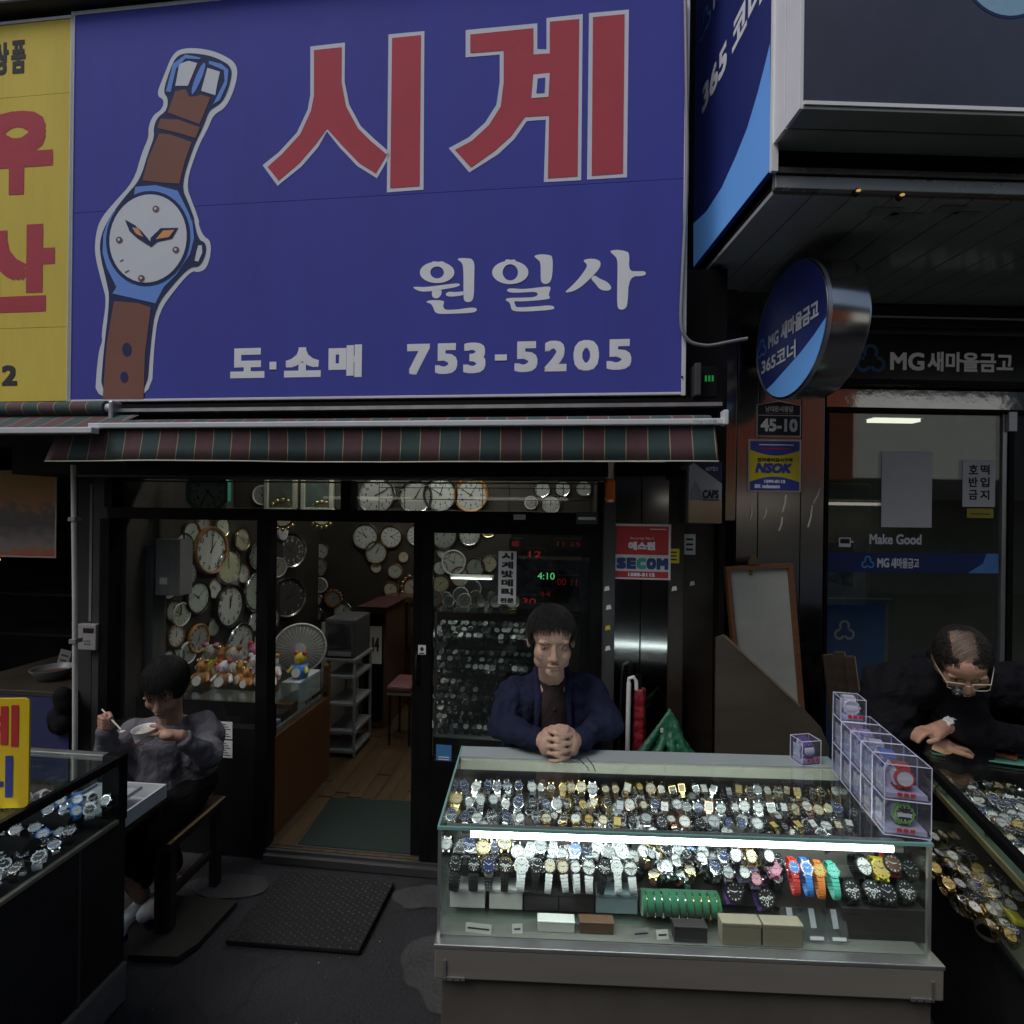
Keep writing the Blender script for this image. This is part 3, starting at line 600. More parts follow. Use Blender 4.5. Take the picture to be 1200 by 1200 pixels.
# front: fascia, transom, door
z_d = mz(482); z_t = mz(455)
bx('fascia', darkpan, ms(962), 4.2, -.06, .06, z_t + .02, mz(396), bank)
bx('fascia_trim', blackmetal, ms(962), 4.2, -.075, -.061, z_t + .004, z_t + .03, bank, bevel=.003)
bx('fascia_step', darkpan, ms(962), 4.2, -.16, .06, mz(394), mz(372), bank, bevel=.006); bx('fascia_step', darkpan, ms(962), 4.2, -.1, .06, mz(371), mz(345), bank, bevel=.006)
bx('fascia_line', alu, ms(962), 4.2, -.165, -.161, mz(386), mz(384), bank)
bx('transom_pane', mat('mirror_transom', (.42, .42, .42), .06, 1, .1, 3, .04, rvar=.02), ms(967), 4.2, -.004, .004, z_d + .012, z_t + .004, bank); bx('transom_bar', black, ms(965), 4.2, -.03, .03, z_d - .012, z_d + .012, bank)
door = bpy.data.objects.new('glass_door', None); C.objects.link(door); door.parent = bank
bx('pane', bankglass, ms(968), ms(1170), -.012, 0, .06, z_d - .02, door); bx('stile', alu, ms(1170), ms(1175), -.022, .012, .04, z_d - .014, door); bx('stile', black, ms(964), ms(968), -.022, .012, .04, z_d - .014, door)
bx('side_pane', bankglass, ms(1182), 4.2, -.008, .002, .06, z_d - .014, bank); bx('door_post', black, ms(1176), ms(1182), -.03, .03, 0, z_d - .012, bank)
MB().tube([(ms(1160), -.014, 1.15), (ms(1160), -.06, 1.18), (ms(1160), -.06, 1.62), (ms(1160), -.014, 1.65)], .012, 10).build('pull_handle', alu, door, smooth=40) if False else None
bx('hinge', alu, ms(1173), ms(1183), -.04, -.022, mz(505), mz(482), door, bevel=.003)
# logo
lb = mat('logo_light_blue', (.10, .30, .68), .5); lbd = mat('logo_dim_blue', (.07, .26, .62), .5)
def logo(parent, cx, cz, r, y, m_, M=None):
    mb = MB()
    for i, a in enumerate((90, 210, 330)):
        ox, oz = cx + .52 * r * math.cos(R(a)), cz + .52 * r * math.sin(R(a)); n = 16
        o_ = circ(ox, oz, .5 * r, None, n, a - 130, a + 130); i_ = circ(ox, oz, .28 * r, None, n, a - 130, a + 130)
        for k in range(n):
            mb.add([(o_[k][0], y - i * .0002, o_[k][1]), (o_[k + 1][0], y - i * .0002, o_[k + 1][1]), (i_[k + 1][0], y - i * .0002, i_[k + 1][1]), (i_[k][0], y - i * .0002, i_[k][1])], [(0, 1, 2, 3)])
    return mb.build('logo', m_, parent, M)
dimw = mat('fascia_lettering', (.75, .77, .80), .5, emit=.05)
q = FM.rect(1002, 403, 1038, 441, -.0605); logo(bank, (q[0] + q[1]) / 2, (q[2] + q[3]) / 2, .09, -.062, lbd)
q = FM.rect(1043, 413, 1083, 434, -.061); lettering('MG', q[0], q[1], q[2], q[3], -.062, dimw, bank, bold=.008)
q = FM.rect(1087, 413, 1187, 436, -.061); lettering('새마을금고', q[0], q[1], q[2], q[3], -.062, dimw, bank, bold=.007)
# things stuck on the door
band = thing('bank_window_band', 'dark blue film band with bank name and light blue end across the glass door', 'window film', FM.M)
q = FM.rect(966, 648, 1170, 671, -.014); nb = mat('navy_film', (.012, .03, .13), .4); lbf = mat('light_blue_film', (.09, .26, .62), .4)
bx('film', nb, q[0], q[1], -.0145, -.0128, q[2], q[3], band)
a = FM.Y(1152, 660, -.0155).x; MB().flat([(q[1], q[2]), (q[1], q[3]), (a + .02, q[3]), (a, (q[2] + q[3]) / 2), (a - .07, q[2] + .012), (a - .09, q[2])], -.0152).build('light_end', lbf, band)
u = FM.rect(1008, 651, 1026, 668, -.0155); logo(band, (u[0] + u[1]) / 2, (u[2] + u[3]) / 2, .04, -.0155, lb)
u = FM.rect(1028, 654, 1042, 665, -.0155); lettering('MG', u[0], u[1], u[2], u[3], -.0155, whiteprint, band, bold=.004); u = FM.rect(1044, 654, 1077, 666, -.0155); lettering('새마을금고', u[0], u[1], u[2], u[3], -.0155, whiteprint, band, bold=.003)
u = FM.rect(1019, 626, 1080, 638, -.0155); mg = lettering('Make Good', u[0], u[1], u[2], u[3], -.0145, whiteprint, None, FM.M, bold=.004, name='door_lettering'); tag(mg, 'white Make Good lettering on the dark glass door above the blue band', 'lettering')
q = FM.rect(1033, 529, 1092, 618, -.013); tag(bx('blank_poster', paper, q[0], q[1], -.0142, -.0125, q[2], q[3], None, FM.M), 'plain light grey sheet taped on the bank glass door', 'poster')
nt_ = thing('hotteok_notice', 'white notice with six black Korean letters on the right of the glass door', 'notice', FM.M)
q = FM.rect(1128, 539, 1166, 594, -.013); bx('sheet', paper, q[0], q[1], -.0142, -.0125, q[2], q[3], nt_); H = q[3] - q[2]; W = q[1] - q[0]
for i, row in enumerate(('호떡', '반입', '금지')):
    for j, ch in enumerate(row): lettering(ch, q[0] + W * (.18 + .36 * j), q[0] + W * (.46 + .36 * j), q[3] - H * (.31 + .27 * i), q[3] - H * (.10 + .27 * i), -.0148, darkprint, nt_, bold=.004)
q = FM.rect(1133, 596, 1164, 607, -.013); yl = thing('yellow_sticker', 'small yellow strip sticker below the white letter notice', 'sticker', FM.M); bx('sheet', mat('yellow_paper', (.42, .36, .04), .6), q[0], q[1], -.0142, -.0125, q[2], q[3], yl); bx('text_line', darkprint, q[0] + .02, q[1] - .02, -.0148, -.0143, q[2] + .02, q[2] + .026, yl)
q = FM.rect(983, 630, 1000, 641, -.013); al = thing('card_symbol', 'tiny white card machine symbol on the glass door', 'sticker', FM.M)
bx('outline', whiteprint, q[0], q[1] - .015, -.0142, -.0128, q[2], q[3], al); bx('screen', darkprint, q[0] + .007, q[1] - .022, -.0146, -.0143, q[2] + .02, q[3] - .007, al); bx('card', whiteprint, q[1] - .012, q[1], -.0142, -.0128, q[2] + .025, q[2] + .035, al)
# blue poster machine inside
atm = thing('cash_machine', 'blue cash machine front with white logo behind the lower door glass', 'cash machine', FM.M)
q = FM.rect(962, 702, 1036, 782, .25); bx('body', greyp, q[0] - .1, q[1] + .04, .26, .8, .03, q[3] + .03, atm, bevel=.01); bx('blue_panel', mat('machine_blue', (.02, .12, .36), .4), q[0], q[1], .245, .2585, .3, q[3] - .02, atm)
logo(atm, FM.Y(990, 740, .24).x, FM.Y(990, 740, .24).z, .07, .2435, whitep); bx('top_rail', alu, q[0], q[1] + .04, .24, .2585, q[3], q[3] + .01, atm)
at2 = thing('cash_machine', 'dim grey cash machine deep inside the bank', 'cash machine', FM.M); bx('body', mat('machine_olive', (.22, .22, .12), .5, 0, .3, 3), 2.0, 2.75, .9, 1.6, .03, 2.1, at2, bevel=.02); bx('screen', darkpan, 2.15, 2.6, .89, .899, 1.3, 1.65, at2); bx('shelf', alu, 2.1, 2.65, .78, .899, 1.02, 1.06, at2)
cl = thing('ceiling_light', 'lit white tube on the ceiling inside the bank', 'lamp', FM.M); bx('fixture', whitep, 2.75, 3.15, .9, 1.02, 2.6, 2.749, cl); bx('tube', lamp('bank_tube', (1, .95, .8), 1.6), 2.77, 3.13, .92, 1.0, 2.575, 2.5995, cl)

# steel column between the shops
col = thing('steel_column', 'tall stainless steel clad column between watch shop and bank', 'column', FM.M)
Z_S = 3.02
bx('core', black, ms(862, 600, Y_C), ms(965, 600, Y_C), Y_C + .012, .1, 0, Z_S, col)
for a, b in ((863, 887.5), (888.5, 937.5), (938.5, 965)):
    bx('steel_panel', steel, ms(a, 600, Y_C), ms(b, 600, Y_C), Y_C, Y_C + .011, 0, Z_S, col, bevel=.0015)
bx('bronze_panel', bronze, ms(846, 600, Y_C - .02), ms(862, 600, Y_C - .02), Y_C - .02, .1, FM.Y(850, 610, Y_C - .02).z, Z_S, col, bevel=.002)
# clear film scratches: peeled tape strips on the column
tapem = mat('old_tape', (.5, .5, .52), .35, 0, .1, 20)
for a, b, c, d in ((921, 580, 917, 600), (917, 606, 913, 622), (881, 592, 879, 610), (961, 572, 953, 590), (952, 592, 947, 618), (898, 596, 895, 608)):
    p0, p1 = FM.Y(a, b, Y_C - .002), FM.Y(c, d, Y_C - .002); mb = MB(); mb.tube([(p0.x, Y_C - .001, p0.z), ((p0.x + p1.x) / 2 + .004, Y_C - .003, (p0.z + p1.z) / 2), (p1.x, Y_C - .001, p1.z)], .0042, 5); mb.build('tape_scrap', tapem, col)
# recess between: dark passage door
rec = thing('passage', 'dark brown passage doorway between the steel panels', 'doorway', FA.M)
brownp = wood('brown_door_panel', (.014, .010, .008), (.026, .018, .012), 2)
bx('passage_door', brownp, fs(781, 700, .12), fs(848, 700, .12), .12, .16, 0, 2.6, rec); bx('passage_post', brownp, fs(781), fs(799), -.02, .12, 0, fz(541), rec, bevel=.003); bx('passage_head', black, fs(781), fs(848, 700, -.1), -.1, .1, fz(560), 3.0, rec)
bx('passage_post', black, fs(842, 700, .03), fs(849, 700, .03), .03, .12, 0, 2.6, rec)
# steel wall panels with seam, right of the doors
sp = thing('steel_wall_panel', 'mirror steel wall strip beside the shop door behind the red security plate', 'wall panel', FA.M)
bx('core', black, fs(718), fs(781), .002, .06, 0, fz(541), sp)
for a, b in ((718, 748.5), (749.5, 781)): bx('steel_panel', dsteel, fs(a), fs(b), -.012, .001, 0, fz(556), sp, bevel=.0015)

# ------------------------------------------------------------------ bank canopy
cp = thing('bank_canopy', 'projecting bank canopy with dark front sign and blue side panel', 'canopy', FM.M)
far = FM.Y(812, 314, -.35); xs_ = far.x; zc = far.z
near = FM.X(903, 200, xs_); yn = near.y
near2 = FM.X(941, 124, xs_ + .015); yf = near2.y; zf = near2.z
sideb = mat('side_navy', (.020, .030, .17), .4, 0, .06, 2, emit=.04); sidel = mat('side_light_blue', (.15, .40, .90), .4, 0, .05, 2, emit=.10)  # small emission added to brighten both sign blues
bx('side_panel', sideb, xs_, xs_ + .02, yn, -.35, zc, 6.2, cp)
# light blue sweep on the side panel (facing -x): polygon in (y,z)
def side(pts): return [(q.y, q.z) for q in (FM.X(a, b, xs_) for a, b in pts)]
P_ = side([(903, 50), (897, 75), (888, 110), (876, 150), (862, 185), (846, 220), (828, 248), (813, 262), (813, 313), (903, 199)])
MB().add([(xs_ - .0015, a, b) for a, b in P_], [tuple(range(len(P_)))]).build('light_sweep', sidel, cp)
cwhite = mat('canopy_white', (.78, .80, .82), .4, 0, .03, 5, dirt=.12)
edge = MB(); edge.box(xs_ - .004, xs_ + .02, yn - .014, yn, zc - .01, 6.2); edge.build('side_edge', cwhite, cp)
# writing on the side panel
SP = Matrix(((0, 0 - 1, 0, 0), (1, 0, 0, 0), (0, 0, 1, 0), (0, 0, 0, 1)))     # local x->-y? built below
side_root = bpy.data.objects.new('side_lettering', None); C.objects.link(side_root); side_root.parent = cp
side_root.matrix_local = Matrix.Translation((xs_ - .002, 0, 0)) @ Matrix.Rotation(R(-90), 4, 'Z')   # local x = -y of the frame, local -y = -x
def sl_(px, py): q = FM.X(px, py, xs_); return -q.y, q.z
a = sl_(823, 128); b = sl_(852, 92); c = sl_(894, 20)
z0 = a[1] - .03; H = .125
t_ = lettering('365', a[0], b[0] + .0, z0, z0 + H, 0, whiteprint, side_root, bold=.012)
t_ = lettering('코너', b[0] + .05, c[0] + .0, z0 - .01, z0 + H + .02, 0, whiteprint, side_root, bold=.012)
zz = sl_(823, 50)[1]; logo(side_root, a[0] + .03, zz + .06, .07, 0, lb); lettering('MG새마을금고', a[0] + .12, c[0] + .05, zz + .02, zz + .12, 0, whiteprint, side_root, bold=.008)
# front sign box
dg = mat('dark_sign_gloss', (.04, .038, .056), .2, 0, .45, .9, .05, coat=.3, bscale=2)
bx('front_sign', dg, xs_ + .015, 4.4, yf, yf + .01, zf, 6.2, cp)
yb = yn + .0; ymid = (yf + yn) / 2
for (y0, y1) in ((yf - .003, ymid - .004), (ymid + .002, yn + .02)):
    bx('frame_side', cwhite, xs_ + .002, xs_ + .0145, y0, y1, zf - .012, 6.2, cp, bevel=.001)
    bx('frame_bottom', mat('frame_underside', (.3, .32, .31), .45, 0, .1, 5, dirt=.3), xs_ + .015, 4.4, y0, y1, zf - .0125, zf - .001, cp, bevel=.001)  # shade of the downward faces is put into this darker grey
bx('frame_lip', cwhite, xs_ + .015, 4.4, yf - .008, yf - .0005, zf, zf + .012, cp)
q0 = FM.Y(1183, -35, yf - .002); MB().flat(circ(q0.x, q0.z, .15, None, 40), yf - .002).build('logo_disc', mat('disc_pale_blue', (.26, .46, .62), .5), cp); MB().flat(circ(q0.x, q0.z, .158, None, 40), yf - .001).build('logo_disc_rim', nb, cp)
bx('body', blackmetal, xs_ + .022, 4.4, yn + .04, -.2, zf + .02, 6.2, cp)
# fascia band below; its warm reflections are added as small glowing beads
zb0 = FM.Y(905, 219, yn).z; bandm = mat('fascia_band', (.40, .38, .33), .28, .6, .15, 4, dirt=.2)
bx('lower_band', bandm, xs_ + .021, 4.4, yn + .005, yn + .03, zb0, zc + .02, cp, bevel=.003); bx('band_groove', black, xs_ + .021, 4.4, yn + .0, yn + .0045, zc - .012, zc - .006, cp); bx('band_top', black, xs_ + .021, 4.4, yn + .03, yn + .04, zc, zf - .02, cp)
sof = mat('soffit_panel', (.42, .42, .41), .12, 0, .15, 3, coat=.2)
x = xs_ + .022; i = 0
while x < 4.3:
    bx('soffit_panel', sof, x + .003, x + .147, yn + .032, .05, Z_S, Z_S + .02, cp, bevel=.002); x += .15
bx('soffit_back', black, xs_ + .021, 4.4, yn + .032, .05, Z_S + .022, Z_S + .03, cp)
glint = lamp('band_lamp', (1, .6, .18), .55)  # emissive beads stand in for warm reflections in the band
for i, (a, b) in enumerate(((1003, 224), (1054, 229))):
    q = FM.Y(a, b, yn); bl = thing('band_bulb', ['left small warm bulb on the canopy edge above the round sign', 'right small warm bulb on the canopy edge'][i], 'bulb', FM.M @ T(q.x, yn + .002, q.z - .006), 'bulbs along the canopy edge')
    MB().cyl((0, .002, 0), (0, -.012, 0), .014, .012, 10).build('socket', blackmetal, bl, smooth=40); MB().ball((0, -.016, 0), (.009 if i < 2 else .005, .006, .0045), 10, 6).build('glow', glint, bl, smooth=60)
for a, b, w_ in ((1025, 243, .12), (1046, 249, .12), (1105, 241, .1), (1120, 248, .1)):
    q = FM.Z(a, b, Z_S - .004); tag(bx('paper_scrap', mat('grey_scrap', (.26, .26, .26), .7), q.x, q.x + w_, q.y, q.y + .05, Z_S - .004, Z_S - .001, None, FM.M), {1025: 'larger grey paper strip stuck under the canopy front, left', 1046: 'grey paper strip just behind the larger one under the canopy', 1105: 'narrow grey strip under the canopy front, towards the right', 1120: 'grey strip behind the narrow one under the canopy'}[a], 'paper strip')

# ------------------------------------------------------------------ round projecting sign
cx_ = 1.235
pc = hit(927, 387, (cx_, 0, 0), Vector((1, 0, 0)))
rd = thing('round_blade_sign', 'round blue bank sign with steel rim projecting over the pavement', 'sign', Matrix.Translation((cx_, pc.y + .02, pc.z)) @ RZ(-90))
# local: x -> world -y ; -y -> world -x
rad = .295
MB().lathe([(rad, 0), (rad, -.16), (rad - .004, -.17), (rad - .02, -.17)], 64, 0, 'Y').build('rim', mat('rim_steel', (.55, .53, .5), .18, 1, .05, 2, rvar=.04), rd, smooth=40)
MB().lathe([(rad + .004, .004), (rad + .004, -.012), (rad - .008, -.012), (rad - .008, .004)], 64, 0, 'Y', False).build('edge_ring', alu, rd, smooth=40)
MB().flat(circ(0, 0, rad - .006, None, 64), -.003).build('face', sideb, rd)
P_ = circ(0, 0, rad - .008, None, 40, 229, 352) + [(.2, -.085), (.1, -.128), (-.03, -.17), (-.12, -.2)]
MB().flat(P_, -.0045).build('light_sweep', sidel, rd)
logo(rd, -.235, -.005, .05, -.006, lb)
lettering('MG', -.17, -.075, -.025, .04, -.006, whiteprint, rd, bold=.006); lettering('새마을금고', -.055, .235, -.025, .055, -.006, whiteprint, rd, bold=.006); lettering('365코너', -.235, .07, -.135, -.055, -.006, whiteprint, rd, bold=.0045)
MB().cyl((-.3, -.0 + .07, 0), (-.62, .07, 0), .03, n=12).build('mounting_arm', blackmetal, rd, smooth=40)
# cable and meter beside the big sign
cbl = MB(); q = [at_d(a, b, 2.2) for a, b in ((803, 0), (806, 200), (800, 320), (797, 385), (808, 402), (830, 406), (858, 400), (880, 396))]
pts = []
for i in range(len(q) - 1):
    for k in range(5): pts.append(q[i].lerp(q[i + 1], k / 5))
for _ in range(3): pts = [pts[0]] + [(pts[i - 1] + pts[i] * 2 + pts[i + 1]) / 4 for i in range(1, len(pts) - 1)] + [pts[-1]]
tag(cbl.tube(pts, .008, 8).build('cable', greyp, smooth=50), 'grey cable hanging beside the blue sign towards the round sign', 'cable')
led = thing('signal_box', 'small black box with green digits right of the blue sign', 'device', FA.M)
q = FA.rect(812, 428, 840, 465, -.3); bx('casing', greymetal, q[0], q[0] + .025, -.34, -.2, q[2], q[3], led, bevel=.003); bx('display', black, q[0] + .026, q[1], -.3, -.2, q[2], q[3] - .005, led, bevel=.002)
for i in range(3): bx('digit', lamp('green_led', (.05, .75, .18), .25), q[0] + .05 + i * .014, q[0] + .058 + i * .014, -.302, -.3005, q[3] - .07, q[3] - .045, led)
MB().tube([(q[0] - .03, -.28, q[3] + .02), (q[0] - .045, -.3, q[3] - .05), (q[0] - .02, -.29, q[2]), (q[0] + .01, -.25, q[2] - .04)], .006, 7).build('wire', black, led, smooth=50)
# ------------------------------------------------------------------ plates on column and strip
hp = thing('house_number_plate', 'black house number plate reading 45-10 on the steel column', 'number plate', FM.M)
q = FM.rect(886, 470, 938, 512, Y_C); x0, x1, z0, z1 = q; cx = (x0 + x1) / 2
MB().prism([(x0, z0), (x1, z0), (x1, z1 - .022), (cx, z1 + .004), (x0, z1 - .022)], Y_C - .006, Y_C - .001).build('border', alu, hp, bevel=.001)
e = .006; MB().prism([(x0 + e, z0 + e), (x1 - e, z0 + e), (x1 - e, z1 - .024), (cx, z1 - .004), (x0 + e, z1 - .024)], Y_C - .0075, Y_C - .0062).build('face', darkprint, hp)
hz = z1 - z0; bx('divider', alu, x0 + e, x1 - e, Y_C - .0085, Y_C - .0076, z0 + hz * .58, z0 + hz * .6, hp)
lettering('45-10', x0 + .02, x1 - .02, z0 + hz * .14, z0 + hz * .5, Y_C - .0085, whiteprint, hp, bold=.007); lettering('남대문시장길', x0 + .045, x1 - .045, z0 + hz * .69, z0 + hz * .85, Y_C - .0085, alu, hp, bold=.002); bx('text_line', greyp, x0 + .045, x1 - .045, Y_C - .0085, Y_C - .0077, z0 + hz * .64, z0 + hz * .66, hp)
ns = thing('security_plate', 'blue and yellow NSOK security plate below the house number', 'sign', FM.M)
q = FM.rect(876, 515, 938, 577, Y_C); x0, x1, z0, z1 = q; W = x1 - x0; H = z1 - z0; cx = (x0 + x1) / 2
dblue = mat('plate_blue', (.03, .05, .30), .45); yelp = mat('plate_yellow', (.58, .47, .015), .45)
bx('border', alu, x0, x1, Y_C - .006, Y_C - .001, z0, z1, ns, bevel=.001); bx('face', yelp, x0 + .008, x1 - .008, Y_C - .0072, Y_C - .0062, z0 + .008, z1 - .008, ns)
arc = [(x0 + .01 + (W - .02) * i / 12, z1 - .01 - H * (.17 + .10 * math.sin(math.pi * i / 12))) for i in range(13)]; MB().flat(arc + [(x1 - .01, z1 - .01), (x0 + .01, z1 - .01)], Y_C - .0078).build('blue_field', dblue, ns)
arc = [(x0 + .01 + (W - .02) * i / 12, z0 + .01 + H * (.16 + .10 * math.sin(math.pi * i / 12))) for i in range(13)]; MB().flat(arc + [(x1 - .01, z0 + .01), (x0 + .01, z0 + .01)], Y_C - .0078).build('blue_field', dblue, ns)
yy = Y_C - .0086
lettering('NSOK', x0 + W * .13, x1 - W * .2, z0 + H * .36, z0 + H * .55, yy, dblue, ns, bold=.0075, slant=.25); lettering('전자경비감시구역', x0 + W * .17, x1 - W * .17, z0 + H * .575, z0 + H * .65, yy, darkprint, ns, bold=.002)
lettering('1599-8112', x0 + W * .3, x1 - W * .3, z0 + H * .175, z0 + H * .235, yy, whiteprint, ns, bold=.003); lettering('SK telecom', x0 + W * .12, x1 - W * .4, z0 + H * .075, z0 + H * .15, yy, whiteprint, ns, bold=.004); bx('text_line', redprint, x0 + W * .22, x1 - W * .22, yy - .0004, yy, z1 - H * .19, z1 - H * .165, ns); bx('text_line', whiteprint, x0 + W * .2, x1 - W * .15, yy - .0004, yy, z1 - H * .115, z1 - H * .095, ns)
se = thing('security_plate', 'red and white SECOM security plate beside the shop door', 'sign', FA.M)
q = FA.rect(718, 614, 786, 679, -.03); x0, x1, z0, z1 = q; W = x1 - x0; H = z1 - z0
bx('board', whitep, x0, x1, -.032, -.026, z0, z1, se, bevel=.001); bx('red_field', redprint, x0 + W * .04, x1 - W * .04, -.0335, -.0322, z0 + H * .445, z1 - H * .04, se); bx('red_strip', redprint, x0 + W * .04, x1 - W * .04, -.0335, -.0322, z0 + H * .03, z0 + H * .145, se)
for s_ in (.25, .75): bx('spacer', alu, x0 + W * s_, x0 + W * s_ + .015, -.026, -.0125, z0 + H * .45, z0 + H * .55, se)
sn = mat('secom_navy', (.02, .05, .18), .5); sgn = mat('secom_green', (.04, .35, .28), .5)
for i, (ch, m_) in enumerate(zip('SECOM', (sn, sn, sgn, sn, sn))):
    a = x0 + W * (.07 + .172 * i); lettering(ch, a, a + W * (.165 if i < 4 else .2), z0 + H * .185, z0 + H * .39, -.0335 - i * .0002, m_, se, bold=.011)
lettering('에스원', x0 + W * .27, x1 - W * .27, z0 + H * .53, z0 + H * .68, -.0345, whiteprint, se, bold=.005); lettering('Security No.1', x0 + W * .3, x1 - W * .3, z0 + H * .71, z0 + H * .765, -.0345, whiteprint, se); lettering('1588-3112', x0 + W * .27, x1 - W * .27, z0 + H * .055, z0 + H * .12, -.0345, whiteprint, se, bold=.003)
bx('text_line', whiteprint, x1 - W * .36, x1 - W * .08, -.0345, -.0337, z1 - H * .1, z1 - H * .085, se)
cs = thing('security_box_sign', 'grey white box sign reading CAPS with a navy corner under the awning end', 'sign', FA.M)
yq = -.16; q = FA.rect(807, 541, 846, 613, yq); x0, x1, z0, z1 = q; W = x1 - x0; H = z1 - z0
grw = mat('sign_grey_white', (.34, .34, .34), .5, 0, .06, 4, dirt=.3); bx('casing', grw, x0, x1, yq, -.02, z0, z1, cs, bevel=.002); bx('side_edge', greymetal, x0 - .012, x0 - .001, yq - .004, -.02, z0, z1, cs)
MB().flat([(x0 + W * .1, z1), (x1, z1), (x1, z1 - H * .36)], yq - .001).build('navy_corner', mat('corner_navy', (.015, .018, .05), .5), cs); MB().flat([(x0 + W * .18, z1 - H * .3), (x0 + W * .55, z1 - H * .62), (x0 + .004, z1 - H * .62), (x0 + .004, z1 - H * .5)], yq - .001).build('grey_peak', greyp, cs)
bx('brown_foot', bronze, x0, x1, yq - .0015, yq - .0003, z0, z0 + H * .36, cs); lettering('CAPS', x0 + W * .42, x1 - W * .1, z0 + H * .4, z0 + H * .54, yq - .0015, darkprint, cs, bold=.004); lettering('ADT캡스', x0 + W * .5, x1 - W * .12, z1 - H * .15, z1 - H * .08, yq - .0018, whiteprint, cs)
bx('text_line', darkprint, x0 + W * .42, x1 - W * .08, yq - .0019, yq - .0016, z0 + H * .37, z0 + H * .385, cs)
# orange alarm lamp
ol = thing('alarm_beacon', 'small orange alarm lamp above the red security plate', 'alarm lamp', FA.M); q = FA.rect(708, 562, 721, 589, -.09)
bx('base', greymetal, q[0], q[1], -.08, -.07, q[2] - .004, q[3] + .004, ol); bx('lens', mat('orange_lens', (.75, .16, .015), .3, 0, .1, 30, coat=.4), q[0] + .004, q[1] - .004, -.125, -.0805, q[2], q[3], ol, bevel=.01)
for i in range(4): bx('rib', mat('orange_lens', (0, 0, 0)), q[0] + .002, q[1] - .002, -.127, -.0805, q[2] + .02 + i * .022, q[2] + .024 + i * .022, ol)
# stickers on passage post
for (a, nm, lb_, m_) in (((783, 643, 796, 660), 'yellow_sticker', 'small yellow sticker on the brown passage post', yelp), ((801, 626, 815, 650), 'printed_sticker', 'small grey printed sticker on the dark passage door', paper)):
    yv = -.022 if m_ is yelp else .118
    q = FA.rect(*a, yv); s_ = thing(nm, lb_, 'sticker', FA.M); bx('sheet', m_, q[0], q[1], yv, yv + .0015, q[2], q[3], s_)
    for i in range(3): bx('text_line', darkprint, q[0] + .012, q[1] - .012, yv - .0008, yv - .0001, q[2] + (q[3] - q[2]) * (.2 + .25 * i), q[2] + (q[3] - q[2]) * (.3 + .25 * i), s_)
i = 0
for a, b in ((790, 690), (811, 684), (711, 690), (713, 712), (712, 736), (712, 760)):
    yv = -.0215 if 780 < a < 800 else .1185 if a > 800 else -.0715
    q = FA.Y(a, b, yv); tag(MB().prism([(q.x - .012, q.z - .012), (q.x + .014, q.z - .006), (q.x + .01, q.z + .014), (q.x - .008, q.z + .01)], yv, yv + .001).build('tape_scrap', paper if i != 4 else yelp, None, FA.M), ['torn white tape on the brown passage post', 'torn white tape on the dark passage door', 'uppermost torn tape on the grey door jamb', 'second torn tape down the grey door jamb', 'yellow tape scrap on the grey door jamb', 'lowest torn tape on the grey door jamb'][i], 'tape'); i += 1
# ================================================================== watches
msteel = mat('watch_steel', (.62, .63, .65), .2, 1, .1, 60); mgold = mat('watch_gold', (.60, .46, .22), .22, 1, .1, 60); mblk = mat('watch_black', (.02, .02, .022), .3, .2, .2, 60); mwht = mat('watch_white', (.72, .73, .75), .25, 0, .04, 60); mrose = mat('watch_rose', (.66, .40, .30), .22, 1, .1, 60)
mdark = mat('watch_dark_steel', (.12, .12, .13), .25, 1, .2, 60); mbrown = mat('strap_brown', (.10, .045, .025), .55, 0, .25, 60); mleath = mat('strap_black_leather', (.018, .017, .017), .5, 0, .3, 60, .3)
wcol = {}
def plast(n, c): wcol[n] = mat('plastic_' + n, c, .35, 0, .06, 40); return wcol[n]
for n, c in (('blue', (.06, .22, .62)), ('orange', (.62, .2, .04)), ('mint', (.10, .50, .40)), ('red', (.50, .05, .04)), ('pink', (.62, .20, .34)), ('purple', (.16, .08, .36)), ('yellow', (.62, .52, .04)), ('green', (.2, .5, .08)), ('lilac', (.42, .36, .66))): plast(n, c)
dcol = {n: mat('dial_' + n, c, .35, 0, .04, 80, coat=.6) for n, c in (('white', (.68, .69, .68)), ('black', (.015, .015, .018)), ('navy', (.02, .035, .12)), ('cream', (.62, .56, .42)), ('gold', (.55, .40, .13)), ('silver', (.45, .47, .5)), ('blue', (.08, .2, .5)), ('green', (.04, .2, .12)), ('brown', (.14, .07, .04)), ('pink', (.6, .3, .38)), ('mint', (.2, .55, .48)))}
markd = mat('mark_dark', (.02, .02, .02), .4); markl = mat('mark_light', (.7, .7, .68), .4)
WM = {}
